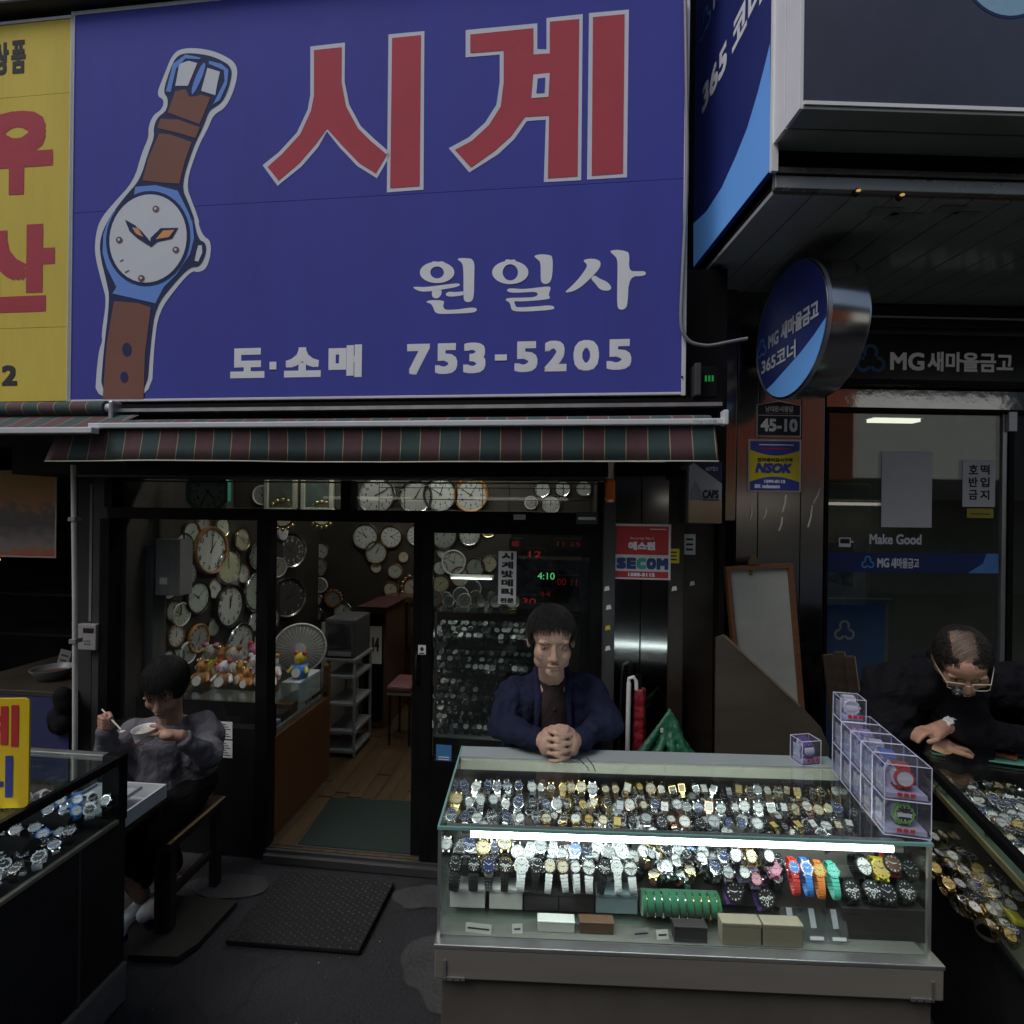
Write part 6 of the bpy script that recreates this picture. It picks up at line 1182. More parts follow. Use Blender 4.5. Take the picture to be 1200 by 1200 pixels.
cb = thing('dark_cabinet', 'dark cabinet with a calendar sheet deep in the shop', 'cabinet', FA.M); a = FA.rect(424, 712, 452, 840, 1.5)
bx('body', rimm['brown'], a[0], a[1], 1.5, DEEP - .25, .055, a[3], cb, bevel=.005); bx('door_panel', black, a[0] + .02, a[1] - .02, 1.49, 1.499, .12, a[3] - .05, cb); bx('top_cloth', mat('dark_red_cloth', (.05, .008, .008), .8), a[0] - .03, a[1] + .02, 1.46, DEEP - .25, a[3] + .0005, a[3] + .012, cb)
cal = thing('calendar_sheet', 'white calendar sheet hanging on the dark cabinet', 'calendar', FA.M); u = FA.rect(433, 734, 447, 778, 1.48); bx('sheet', paper, u[0], u[1], 1.484, 1.488, u[2], u[3], cal); lettering('14', u[0] + .02, u[1] - .02, u[2] + .1, u[3] - .09, 1.4832, darkprint, cal, bold=.01)
# shelf rack with an old television
rk = thing('plastic_rack', 'grey plastic shelf rack under the old television', 'rack', FA.M); YR = .98; a = FA.rect(383, 790, 416, 862, YR)
for zz in (.08, .22, .42, .62): bx('shelf', greyp, a[0], a[1], YR, YR + .32, zz, zz + .025, rk, bevel=.004)
for xx in (a[0], a[1] - .02):
    for yy in (YR + .002, YR + .298): bx('upright', greyp, xx + .001, xx + .019, yy, yy + .02, .056, .745, rk, bevel=.003)
bx('shelf', greyp, a[0] - .005, a[1] + .005, YR - .005, YR + .325, .746, .77, rk, bevel=.004)
tv = thing('old_television', 'small dark tube television on the plastic rack', 'television', FA.M); b = FA.rect(380, 742, 415, 788, YR); bx('casing', mat('tv_casing', (.05, .05, .052), .4), b[0], b[1], YR, YR + .3, .771, .771 + (b[3] - b[2]), tv, bevel=.012); h_ = b[3] - b[2]; bx('screen', darkpan, b[0] + .03, b[1] - .025, YR - .004, YR - .0005, .771 + h_ * .25, .771 + h_ * .9, tv, bevel=.003); bx('speaker_strip', greyp, b[0] + .03, b[1] - .025, YR - .004, YR - .0005, .771 + h_ * .06, .771 + h_ * .18, tv)
bd = FA.rect(377, 730, 420, 800, YR + .34); tag(bx('hardboard_sheet', creamp, bd[0], bd[1], YR + .335, YR + .35, .056, bd[3], None, FA.M), 'pale hardboard sheet standing behind the old television', 'board')
# stool
so = thing('stool', 'low stool with reddish seat inside the shop doorway', 'stool', FA.M); a = FA.rect(455, 802, 484, 818, 1.25); x0, x1 = a[0], a[1]; zs_ = .46
bx('seat', mat('stool_red', (.12, .05, .045), .6), x0, x1, 1.2, 1.5, zs_, zs_ + .05, so, bevel=.015); bx('seat_rim', alu, x0 + .004, x1 - .004, 1.204, 1.496, zs_ - .02, zs_ - .0005, so)
for xx in (x0 + .02, x1 - .02):
    for yy in (1.23, 1.47): MB().cyl((xx, yy, zs_ - .02), (xx, yy, .051), .01, n=8).build('leg', blackmetal, so, smooth=40)
# left inner glass counter with figures
wd = wood('counter_wood', (.085, .036, .014), (.13, .058, .022), 2.5, .4, (1, 1, 8)); xc = FA.Y(321, 900, .06).x; Y1 = FA.X(386, 900, xc).y; ZI = .79
ic = thing('inner_counter', 'wooden counter with glass upper front just inside the shop at the left', 'counter', FA.M)
bx('wood_body', wd, S_LW + .01, xc, .07, Y1, .051, .6, ic, bevel=.004); bx('wood_corner', wd, xc - .03, xc, Y1 - .04, Y1, .601, ZI + .02, ic); bx('side_glass', caseglass, xc - .006, xc - .002, .08, Y1 - .04, .601, ZI - .012, ic); bx('top_glass', sideglass, S_LW + .02, xc, .07, Y1 - .04, ZI - .01, ZI, ic); bx('goods_tray', greyp, S_LW + .05, xc - .03, .1, Y1 - .06, .601, .62, ic); bx('front_frame', black, S_LW + .02, xc - .0005, .072, .08, .601, ZI - .011, ic)
for i in range(7): bx('parcel', [greyp, mblk, rimm['brown'], whitep][i % 4], xc - .2 + (i % 2) * .01, xc - .04, .12 + i * .09, .12 + i * .09 + .075, .6205, .65 + .02 * (i % 3), ic, bevel=.004)
wb = thing('white_carton', 'pale blue white carton on the inner counter end', 'carton', FA.M); a = FA.X(362, 806, xc - .04); bx('carton', mat('carton_white', (.42, .47, .48), .7), xc - .15, xc - .035, Y1 - .34, Y1 - .07, .651, .651 + .14, wb, bevel=.004) ; bx('carton_tape', creamp, xc - .1, xc - .085, Y1 - .341, Y1 - .069, .7915, .7925, wb)
# toy alarm figures (generic)
def figure(px, py, label, body, head, trim, h=.15, extra=None):
    q = FA.Y(px, py, .42); t = thing('alarm_figure', label, 'figurine', FA.M @ T(q.x, .42 + random.uniform(-.05, .1), ZI + .001), 'toy alarm clocks on the inner counter')
    MB().lathe([(.02 * h / .15, 0), (.042 * h / .15, .006), (.05 * h / .15, h * .25), (.042 * h / .15, h * .48), (.02 * h / .15, h * .56)], 18).build('body', body, t, smooth=60); MB().ball((0, 0, h * .74), (.034 * h / .15, .032 * h / .15, h * .24), 16, 10).build('head', head, t, smooth=60)
    for s_ in (-1, 1): MB().ball((s_ * .027 * h / .15, 0, h * .96), .014 * h / .15, 8, 6).build('ear', trim, t, smooth=60); MB().cap((s_ * .04 * h / .15, -.01, h * .42), (s_ * .055 * h / .15, -.03, h * .28), .011 * h / .15).build('arm', head, t, smooth=60); MB().ball((s_ * .012, -.031 * h / .15, h * .78), .004, 6, 5).build('eye', markd, t)
    MB().cyl((0, -.046 * h / .15, h * .27), (0, -.054 * h / .15, h * .28), .026 * h / .15, n=16).build('dial', cface['white'], t, smooth=40)
    return t
figure(262, 800, 'orange rounded toy alarm figure on the inner counter', rimm['orange'], rimm['orange'], mgold, .19); figure(289, 795, 'red ball shaped toy figure beside the orange one', wcol['red'], wcol['pink'], wcol['red'], .20); figure(302, 805, 'white lilac toy figure beside the red one', wcol['lilac'], mwht, mwht, .16); figure(321, 800, 'white toy figure behind the mullion', mwht, mwht, rimm['orange'], .16); figure(245, 792, 'pale yellow toy figure nearest the eating person', wcol['yellow'], creamp, wcol['pink'], .2); figure(275, 788, 'cream toy figure between orange and red ones', creamp, creamp, rimm['wood'], .2); figure(346, 790, 'blue bodied toy figure with yellow head and red trim', wcol['blue'], wcol['yellow'], wcol['red'], .16)
for i in range(7):
    cb_, chd = random.choice([wcol['red'], rimm['orange'], creamp, mwht, wcol['yellow'], wcol['lilac'], rimm['wood']]), random.choice([creamp, wcol['pink'], rimm['orange'], mwht]); h_ = random.uniform(.11, .17)
    t = figure(240 + i * 13 + random.uniform(-3, 3), 800, 'smaller painted toy figure, %s from left in the front heap' % ORD[i], cb_, chd, random.choice([wcol['red'], mgold, creamp]), h_); t.location = (FA.M @ Vector((FA.Y(240 + i * 13, 800, .28).x, .26 + .05 * (i % 2), ZI + .001)))
for i in range(4):
    t = thing('price_card', ['leftmost', 'second', 'third', 'rightmost'][i] + ' yellowish price card among the toy figures', 'price card', FA.M @ T(FA.Y(252 + i * 18, 812, .25).x, .25 + .02 * i, ZI + .001) @ RZ(8 * i) @ RX(-20)); bx('card', creamp, -.03, .03, 0, .002, 0, .04, t); bx('fold', creamp, -.03, .03, .0022, .02, 0, .002, t)
# fan
fn = thing('desk_fan', 'pale round desk fan standing on the inner counter', 'fan'); q = FA.Y(357, 757, .78); fn.matrix_world = FA.M @ T(q.x, .72, q.z) @ RZ(28)
rF = .165; mb = MB(); mb.tube([(rF * math.cos(R(t)), 0, rF * math.sin(R(t))) for t in range(0, 361, 10)], .007, 8); mb.build('guard_ring', whitep, fn, smooth=40); mb = MB()
for t in range(0, 360, 10): mb.tube([(.03 * math.cos(R(t)), -.035, .03 * math.sin(R(t))), (rF * .7 * math.cos(R(t)), -.03, rF * .7 * math.sin(R(t))), (rF * math.cos(R(t)), 0, rF * math.sin(R(t)))], .0016, 4)
mb.build('guard_wire', whitep, fn); mb = MB()
for t in range(3):
    mb.T = RY(t * 120); mb.add([(.01, 0, .02), (.13, .012, .05), (.14, .0, -.03), (.03, -.012, -.02)], [(0, 1, 2, 3)])
mb.build('blade', mat('fan_blade', (.4, .45, .4), .3), fn); MB().lathe([(.0, .012), (rF * .6, .008), (rF * .97, -.002), (rF * .97, -.004), (.0, .010)], 32, 0, 'Y', False).build('dust_cover', mat('fan_cover', (.30, .33, .29), .6, 0, .15, 12), fn, smooth=60); MB().cyl((0, -.04, 0), (0, .1, 0), .035, .045, 16).build('motor', whitep, fn, smooth=40); MB().cyl((0, .06, -.03), (0, .06, -(q.z - ZI) + .012), .014, n=10).build('stem', whitep, fn, smooth=40); MB().cyl((0, .05, -(q.z - ZI) + .012), (0, .05, -(q.z - ZI) + .001), .08, .085, 20).build('foot', whitep, fn, smooth=40)
# carton stack on the left wall
cst = thing('carton_stack', 'grey packaging cartons stacked inside the left end of the shop window', 'boxes', FA.M)
cg = mat('carton_grey', (.20, .20, .20), .7, 0, .12, 6); cgd = mat('carton_dark', (.06, .06, .06), .7)
for i, (a_, m_) in enumerate((((182, 632, 211, 698), cg), ((150, 640, 179, 850), cgd))):
    u = FA.rect(*a_, .14); bx('carton', m_, max(u[0], S_LW + .006), u[1], .14, .24, u[2] if i == 0 else .06, u[3], cst, bevel=.004)
    bx('carton_label', paper, u[0] + .03, u[0] + .03 + (u[1] - u[0]) * .3, .1375, .1395, u[2] + (u[3] - u[2]) * .2, u[2] + (u[3] - u[2]) * .32, cst)
# right glass cabinet with watch rows behind the sliding door
gcab = thing('glass_cabinet', 'glass cabinet full of watches behind the sliding door glass', 'cabinet', FA.M); x0, x1 = fs(508, 850, .14), S_R + .04
bx('base', black, x0, x1, .14, .5, .051, .62, gcab); 
for zz in (.62, .78, .95, 1.12): bx('shelf', caseglass if zz > .63 else greyp, x0, x1, .141, .499, zz + .0005, zz + .006, gcab)
bx('back', inwall, x0, x1, .5, .512, .051, 1.3, gcab)
for xx in (x0, x1 - .012): bx('upright', alu, xx, xx + .012, .14, .152, .627, 1.3, gcab)
cw = bmesh.new(); CWM = [mdark, msteel, mleath, dcol['silver'], markd, dcol['black']]
def join_in(me, M, mis):
    n0 = len(cw.faces); cw.from_mesh(me); cw.faces.ensure_lookup_table(); vs_ = set()
    for f in cw.faces[n0:]:
        f.material_index = mis[min(f.material_index, len(mis) - 1)]
        vs_.update(f.verts)
    for v in vs_: v.co = M @ v.co
for rw, (zz, tl) in enumerate(((.63, 55), (.79, 55), (.96, 50), (1.13, 45))):
    for dep in range(3):
        for i in range(15):
            xx = FA.Y(510 + i * 7.6 + random.uniform(-2, 2), 850, .2).x; M_ = T(xx, .18 + dep * .085, zz + .04 + dep * .014) @ RZ(random.uniform(-30, 30)) @ RX(-tl + random.uniform(-12, 12)); k_ = random.choice([0, 0, 0, 1, 2])
            join_in(w_case(.019, 'rd'), M_, [0]); join_in(w_dial(.019, 'rd', 1), M_, [random.choice([3, 5, 5]), 4]); join_in(w_strap(.019, 'link'), M_, [k_, k_])
me_ = bpy.data.meshes.new('small_watches'); cw.to_mesh(me_); cw.free()
for m_ in CWM: me_.materials.append(m_)
o = obj('small_watches', me_, None, FA.M); o['kind'] = 'stuff'; tag(o, 'mass of small steel watches crowding the cabinet shelves behind the sliding door', 'watches')
bx('top_shelf', sideglass, x0, x1, .141, .499, 1.3005, 1.308, gcab)
for i in range(11):
    px = 512 + i * 9 + random.uniform(-2, 2); r_ = random.uniform(.03, .05); xx = FA.Y(px, 720, .3).x
    rm_ = random.choice(['silver', 'gold', 'white', 'black', 'wood']); fc_ = random.choice(['white', 'cream', 'grey'])
    t = clock(FA.M @ T(xx, .24 + .1 * (i % 2), 1.309 + r_ * 1.0 + .004) @ RX(-8), r_, '%s rimmed %s faced small desk clock, %s from left on the cabinet top' % (rm_, fc_, ORD[i]), rm_, fc_, 'plain', 2); t.name = 'desk_clock'; t['group'] = 'desk clocks on the glass cabinet'
    MB().box(-r_ * .5, r_ * .5, -.01, .03, -r_ - .004, -r_ + .002).build('foot', rimm[rm_], t)
# lights inside
tl_ = thing('ceiling_tube', 'pair of fluorescent tubes on the shop ceiling reflected in the clock glass', 'lamp', FA.M); itube = lamp('interior_tube', (1, .98, .9), 46)

for yy in (.42, 1.5):
    bx('fixture', whitep, -1.6, .1, yy - .06, yy + .06, 2.56, 2.619, tl_); MB().cyl((-1.58, yy, 2.54), (.08, yy, 2.54), .016, n=12).build('tube', itube, tl_, smooth=40)
sl2 = thing('cabinet_tube', 'short bright tube lamp above the cabinet behind the door glass', 'lamp', FA.M); a = FA.rect(529, 673, 576, 678, .46); MB().cyl((a[0], .46, a[2]), (a[1], .46, a[2]), .0032, n=10).build('tube', lamp('cabinet_tube_light', (1, 1, .9), 5), sl2, smooth=40); bx('holder', whitep, a[0] - .01, a[1] + .01, .47, .499, a[2] - .006, a[2] + .02, sl2)
# ================================================================== mats outside and in
mm = thing('green_mat', 'dark green mat on the wooden floor in the shop doorway', 'mat', FA.M); P_ = [FA.Z(a, b, .052) for a, b in ((349, 990), (482, 1002), (482, 940), (388, 936))]
MB().slab([(p_.x, p_.y) for p_ in P_], .0505, .058).build('pile', mat('green_mat', (.005, .016, .012), .95, 0, .25, 60, .4), mm)
rm = thing('rubber_mat', 'black rubber mat with raised lozenges on the ground before the shop door', 'mat'); P_ = [on_z(a, b, .02) for a, b in ((264, 1102), (421, 1114), (462, 1034), (331, 1020))]; rub = mat('black_rubber', (.008, .008, .009), .7, 0, .3, 20, .3, spec=.3)
MB().slab([(p_.x, p_.y) for p_ in P_], .003, .022).build('sheet', rub, rm, bevel=.004)
bm_ = MB(); n1, n2 = 24, 17
for i in range(n1):
    for j in range(n2):
        u, v = (i + .6) / (n1 + .2), (j + .6 + .5 * (i % 2) - .25) / (n2 + .2); a = P_[0].lerp(P_[1], u); b = P_[3].lerp(P_[2], u); c = a.lerp(b, v); an = (.7 if (i + j) % 2 else -.7); dx, dy = math.cos(an) * .0095, math.sin(an) * .0095; ex, ey = -math.sin(an) * .0035, math.cos(an) * .0035; z = .0221
        bm_.add([(c.x - dx, c.y - dy, z), (c.x + ex, c.y + ey, z), (c.x + dx, c.y + dy, z), (c.x - ex, c.y - ey, z), (c.x, c.y, z + .004)], [(0, 1, 4), (1, 2, 4), (2, 3, 4), (3, 0, 4)])
o = bm_.build('lozenge_pattern', mat('rubber_worn', (.03, .03, .032), .5, 0, .3, 20), rm); o['kind'] = 'stuff'
P_ = [on_z(a, b, .015) for a, b in ((150, 1122), (208, 1124), (232, 1108), (278, 1058), (150, 1046))]
o = MB().slab([(p_.x, p_.y) for p_ in P_], .004, .025).build('floor_board', mat('dark_board', (.012, .011, .009), .6, 0, .3, 8, .2)); tag(o, 'dark flat board lying on the ground under the bench', 'board')
# ================================================================== bench, table, boxes at the left
bn = thing('bench', 'worn dark bench with a pale front edge the eating person sits on', 'bench'); a, b = on_z(198, 990, .42), on_z(266, 932, .42); FB = Frame(a.x, a.y, math.degrees(math.atan2(b.x - a.x, b.y - a.y))); LB = (b - a).length; bn.matrix_world = FB.M
dw = wood('bench_dark', (.010, .007, .005), (.02, .013, .009), 5, .5, (8, 1, 1)); bx('seat', dw, -.36, 0, 0, LB, .38, .42, bn, bevel=.006); bx('worn_edge', wood('bench_worn', (.20, .13, .06), (.34, .24, .12), 9, .6, (1, 10, 1)), -.012, .004, .004, LB * .97, .417, .4225, bn, bevel=.002)
for x0 in (-.35, -.05):
    for y0 in (.02, LB - .06): bx('leg', dw, x0, x0 + .04, y0, y0 + .04, .026 if y0 < .1 else 0.0, .379, bn, bevel=.003)
bx('cross_rail', dw, -.045, -.02, .061, LB - .061, .16, .19, bn)
lt = thing('low_table', 'small dark table under the white box beside the bench', 'table', T(-1.62, 2.10, 0) @ RZ(-5)); bx('top', dw, -.16, .13, -.12, .13, .565, .585, lt, bevel=.003)
for x0 in (-.15, .1): bx('leg', dw, x0, x0 + .02, -.11, -.09, .0, .564, lt); bx('leg', dw, x0, x0 + .02, .1, .12, .0, .564, lt)
wbx = thing('white_box', 'open shallow white box on the low table behind the left counter', 'box', T(-1.62, 2.11, .586) @ RZ(-5)); wf = mat('white_foam', (.58, .60, .62), .7, 0, .04, 20)
for (x0, x1, y0, y1) in ((-.15, .12, -.13, -.122), (-.15, .12, .122, .13), (-.15, -.142, -.121, .121), (.112, .12, -.121, .121)): bx('wall', wf, x0, x1, y0, y1, .004, .062, wbx)
bx('floor', wf, -.141, .111, -.121, .121, .0005, .004, wbx)
tr_ = thing('grey_tray', 'flat pale grey tray resting on the white box edge', 'tray', T(-1.66, 2.08, .650) @ RZ(-5)); bx('base', mat('tray_grey', (.36, .38, .42), .5), -.12, .09, -.10, .11, .0, .004, tr_); 
for (x0, x1, y0, y1) in ((-.12, .09, -.10, -.096), (-.12, .09, .106, .11), (-.12, -.116, -.0955, .1055), (.086, .09, -.0955, .1055)): bx('rim', mat('tray_grey', (0, 0, 0)), x0, x1, y0, y1, .0045, .016, tr_)
# ================================================================== posts, pipe, intercom at the left
pp = thing('white_pipe', 'thin white vertical pipe at the left edge of the shop front', 'pipe'); p0, p1 = at_d(86, 545, 2.52), at_d(88, 862, 2.52); MB().tube([p1, p1.lerp(p0, .5) + Vector((.004, 0, 0)), p0], .011, 12).build('tube', mat('pipe_white', (.5, .5, .46), .5, 0, .1, 8, dirt=.4), pp, smooth=50); MB().tube([(p1.x, p1.y, 0), p1], .011, 12).build('tube', mat('pipe_white', (0, 0, 0)), pp, smooth=50)
for tt in (.35, .8): c = p1.lerp(p0, tt); bx('clip', greyp, c.x - .016, c.x + .016, c.y - .015, c.y + .03, c.z - .01, c.z + .01, pp)
gp = thing('grey_post', 'grey metal post left of the shop window', 'post', FA.M); bx('post', greymetal, fs(110, 700, -.03), fs(127, 700, -.03), -.04, .06, 0, fz(545), gp, bevel=.004); bx('conduit', greyp, fs(104, 700, -.03), fs(107, 700, -.03), -.03, -.018, FA.Y(105, 728, -.03).z, fz(570), gp)
bx('wall_strip', wallm, fs(92, 700, 0), fs(110, 700, 0) - .002, -.01, .06, 0, fz(545), gp)
ic_ = thing('intercom', 'pale grey intercom box on the post left of the shop', 'intercom', FA.M); a = FA.rect(93, 731, 115, 761, -.06); bx('casing', mat('intercom_grey', (.30, .30, .29), .5, 0, .06, 8), a[0], a[1], -.075, -.041, a[2], a[3], ic_, bevel=.004); bx('display', darkpan, a[0] + .04, a[1] - .012, -.0775, -.0755, a[3] - .045, a[3] - .02, ic_)
for i in range(6): bx('button', greyp, a[0] + .042 + (i % 3) * .014, a[0] + .051 + (i % 3) * .014, -.0775, -.0755, a[2] + .03 + (i // 3) * .016, a[2] + .038 + (i // 3) * .016, ic_)
for i, (a, lb_) in enumerate((((256, 846, 272, 866), 'upper white list sheet on the dark panel below the shop window'), ((256, 868, 272, 888), 'lower white list sheet on the dark panel below the shop window'))):
    q = FA.rect(*a, -.035); t = thing('list_sheet', lb_, 'paper', FA.M); bx('sheet', paper, q[0], q[1], -.034, -.0315, q[2], q[3], t)
    for k in range(6): bx('text_line', darkprint, q[0] + .008, q[1] - .01 - .012 * (k % 3), -.0348, -.0341, q[2] + (q[3] - q[2]) * (.12 + k * .14), q[2] + (q[3] - q[2]) * (.17 + k * .14), t)
# ================================================================== neighbour shop at the far left
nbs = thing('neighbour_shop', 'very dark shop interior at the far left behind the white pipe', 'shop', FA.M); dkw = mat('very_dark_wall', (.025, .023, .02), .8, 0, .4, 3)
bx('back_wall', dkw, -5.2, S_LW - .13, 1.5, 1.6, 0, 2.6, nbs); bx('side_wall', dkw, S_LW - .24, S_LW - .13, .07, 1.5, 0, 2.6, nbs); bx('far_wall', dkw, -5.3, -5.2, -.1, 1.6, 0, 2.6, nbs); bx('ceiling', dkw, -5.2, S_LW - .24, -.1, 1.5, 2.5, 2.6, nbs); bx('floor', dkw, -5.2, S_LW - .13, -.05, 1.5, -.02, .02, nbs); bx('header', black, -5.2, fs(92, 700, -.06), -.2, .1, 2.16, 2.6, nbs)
po = thing('orange_poster', 'dim orange picture poster hanging in the dark shop at the far left', 'poster', FA.M); a = FA.rect(-40, 553, 65, 651, -.02)
def poster_mat():
    m = mat('poster_print', (.3, .12, .05), .5, 0, .2, 3); t = m.node_tree; N = t.nodes; L = t.links
    tc = N.new('ShaderNodeTexCoord'); sx = N.new('ShaderNodeSeparateXYZ'); L.new(tc.outputs['Generated'], sx.inputs[0]); nz = N.new('ShaderNodeTexNoise'); nz.inputs['Scale'].default_value = 7; nz.inputs['Detail'].default_value = 6; L.new(tc.outputs['Generated'], nz.inputs['Vector'])
    ad = N.new('ShaderNodeMath'); ad.operation = 'MULTIPLY_ADD'; ad.inputs[1].default_value = .35; L.new(nz.outputs['Fac'], ad.inputs[0]); L.new(sx.outputs['Z'], ad.inputs[2])
    rp = N.new('ShaderNodeValToRGB'); e = rp.color_ramp; e.elements[0].position = .17; e.elements[0].color = (.5, .12, .05, 1); e.elements[1].position = 1.0; e.elements[1].color = (.62, .34, .06, 1)
    for p_, c in ((.3, (.3, .26, .24, 1)), (.55, (.10, .09, .09, 1)), (.72, (.16, .12, .10, 1)), (.8, (.6, .26, .11, 1))): k = e.elements.new(p_); k.color = c
    L.new(ad.outputs[0], rp.inputs[0]); L.new(rp.outputs[0], N['Principled BSDF'].inputs['Base Color']); return m
bx('sheet', poster_mat(), a[0], a[1], -.022, -.02, a[2], a[3], po); 
for (x0, x1, z0, z1) in ((a[0], a[1], a[3], a[3] + .008), (a[0], a[1], a[2] - .008, a[2]), (a[1], a[1] + .008, a[2] - .008, a[3] + .008)): bx('border', creamp, x0, x1, -.0225, -.019, z0, z1, po)
for xx in (a[0] + .1, a[1] - .01): MB().cyl((xx, -.02, a[3] + .008), (xx, -.02, 2.17), .0015, n=5).build('cord', greyp, po)
lb2 = thing('warm_lamp', 'small warm glowing lamp below the orange poster', 'lamp'); q = at_d(-2, 656, 2.6); lb2.matrix_world = T(q.x - .01, q.y, q.z); MB().ball((0, 0, 0), .014, 10, 7).build('bulb', lamp('warm_bulb', (1, .5, .12), 6), lb2, smooth=60); MB().cyl((0, .012, .0), (0, .06, .0), .010, n=8).build('socket', black, lb2, smooth=40)
sh = thing('storage_shelf', 'dark shelf with grey boxes in the far left shop', 'shelf', FA.M)
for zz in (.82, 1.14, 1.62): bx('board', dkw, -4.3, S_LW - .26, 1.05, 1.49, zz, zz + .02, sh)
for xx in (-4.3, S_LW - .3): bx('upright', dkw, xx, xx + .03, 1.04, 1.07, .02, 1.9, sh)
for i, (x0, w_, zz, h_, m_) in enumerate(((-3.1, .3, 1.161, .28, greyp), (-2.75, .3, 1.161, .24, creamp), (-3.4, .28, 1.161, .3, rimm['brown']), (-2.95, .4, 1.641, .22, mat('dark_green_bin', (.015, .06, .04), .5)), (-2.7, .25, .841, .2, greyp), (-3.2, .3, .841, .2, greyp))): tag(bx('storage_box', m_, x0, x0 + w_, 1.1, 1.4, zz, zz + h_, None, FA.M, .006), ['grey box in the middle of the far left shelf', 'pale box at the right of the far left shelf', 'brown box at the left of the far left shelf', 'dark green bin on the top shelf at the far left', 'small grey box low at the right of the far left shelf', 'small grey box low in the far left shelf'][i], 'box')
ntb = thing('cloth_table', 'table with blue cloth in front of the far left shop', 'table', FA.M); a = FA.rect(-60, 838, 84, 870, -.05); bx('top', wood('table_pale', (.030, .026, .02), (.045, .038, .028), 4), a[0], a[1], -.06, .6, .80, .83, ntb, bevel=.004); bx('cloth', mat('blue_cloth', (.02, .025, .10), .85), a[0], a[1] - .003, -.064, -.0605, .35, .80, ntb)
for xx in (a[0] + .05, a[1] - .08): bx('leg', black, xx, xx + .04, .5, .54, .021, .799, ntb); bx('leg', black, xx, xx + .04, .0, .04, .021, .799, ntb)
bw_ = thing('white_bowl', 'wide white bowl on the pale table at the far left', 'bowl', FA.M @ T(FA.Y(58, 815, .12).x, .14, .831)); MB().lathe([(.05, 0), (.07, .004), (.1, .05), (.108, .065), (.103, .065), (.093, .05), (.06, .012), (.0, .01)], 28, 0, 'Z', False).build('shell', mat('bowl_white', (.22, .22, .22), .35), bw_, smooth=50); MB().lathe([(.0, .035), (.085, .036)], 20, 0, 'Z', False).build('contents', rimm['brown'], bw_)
cd_ = thing('printed_card', 'small printed card standing behind the white bowl', 'card', FA.M @ T(FA.Y(71, 800, .3).x, .3, .831) @ RX(-8) @ RY(10)); bx('card', mat('card_grey', (.3, .3, .25), .7), -.04, .04, 0, .003, 0, .12, cd_); bx('text_line', darkprint, -.025, .025, -.001, -.0002, .08, .09, cd_); bx('text_line', darkprint, -.025, .02, -.001, -.0002, .05, .06, cd_)
for i, (px, py, lb_) in enumerate(((75, 830, 'dark bundle hanging beside the white pipe'),)):
    q = FA.Y(px, py, -.08); mb = MB()
    for k in range(9): mb.ball((random.uniform(-.05, .05), random.uniform(-.03, .03), random.uniform(-.1, .1)), (.05, .04, .06), 10, 7)
    o = mb.build('cloth_bundle', velvet, None, FA.M @ T(q.x, -.1, q.z), smooth=60); tag(o, lb_, 'bundle'); r_ = o.modifiers.new('grow', 'REMESH'); r_.mode = 'VOXEL'; r_.voxel_size = .01; s_ = o.modifiers.new('even', 'SMOOTH'); s_.iterations = 8
# ================================================================== things right of the shop door
wp = thing('white_cane', 'white walking cane leaning on the steel wall panel', 'cane'); p0, p1 = at_d(737, 800, 2.42), at_d(735, 890, 2.38); p2 = p1 + (p1 - p0).normalized() * .6; p2.z = .01
MB().tube([p2, p0], .011, 10).build('shaft', whitep, wp, smooth=40); MB().tube([p0, p0 + Vector((.0, 0, .02)), p0 + Vector((.02, -.01, .03)), p0 + Vector((.032, -.01, .012)), p0 + Vector((.034, -.01, -.03))], .009, 8).build('handle', whitep, wp, smooth=50)
def crumple(o, vox, st):
    r_ = o.modifiers.new('grow', 'REMESH'); r_.mode = 'VOXEL'; r_.voxel_size = vox; r_.use_smooth_shade = True; s_ = o.modifiers.new('even', 'SMOOTH'); s_.iterations = 3
    t_ = bpy.data.textures.get('crumple') or bpy.data.textures.new('crumple', 'CLOUDS'); t_.noise_scale = .035; t_.noise_depth = 3
    d = o.modifiers.new('crumple', 'DISPLACE'); d.texture = t_; d.texture_coords = 'LOCAL'; d.strength = st
ru = thing('red_umbrella', 'folded red umbrella standing by the steel wall panel', 'umbrella'); q0, q1 = at_d(750, 808, 2.42), at_d(748, 890, 2.40); q2 = Vector((q1.x, q1.y, .02)); mb = MB()
for k in range(5): a_ = 2 * math.pi * k / 5; e_ = Vector((math.cos(a_), math.sin(a_), 0)); mb.cap(q0 + e_ * .016, q2.lerp(q0, .35) + e_ * .026, .012, .016); mb.cap(q2.lerp(q0, .35) + e_ * .026, q2 + Vector((0, 0, .1)), .016, .008)
crumple(mb.build('canopy_folds', mat('red_nylon', (.20, .012, .018), .5, 0, .25, 20, .3), ru, smooth=180), .006, .014); MB().tube([q0, q0 + Vector((0, 0, .07))], .007, 8).build('handle', black, ru, smooth=40)
gb = thing('green_bag', 'crumpled green cloth bag beside the counter behind the cane', 'bag'); top = at_d(785, 832, 2.36); mb = MB()
for k, px in enumerate((752, 762, 770, 779, 788, 796, 803, 809)):
    b_ = at_d(px, 884, 2.30 + .04 * (k % 2)); mid = top.lerp(b_, .55) + Vector((0, 0, -.015 * (k % 3))); t_ = top + Vector(((k - 3.5) * .004, 0, -.006 * abs(k - 3)))
    mb.cap(t_, mid, .008, .014 + .004 * (k % 2)); mb.cap(mid, b_, .016, .022); mb.cap(b_, Vector((b_.x, b_.y + .03, .05)), .024, .05)
crumple(mb.build('cloth', mat('green_nylon', (.010, .10, .05), .5, 0, .25, 10, .25), gb, smooth=180), .007, .014)
bx('tag_patch', whitep, top.x - .052, top.x - .04, top.y - .035, top.y - .032, top.z - .09, top.z - .07, gb)
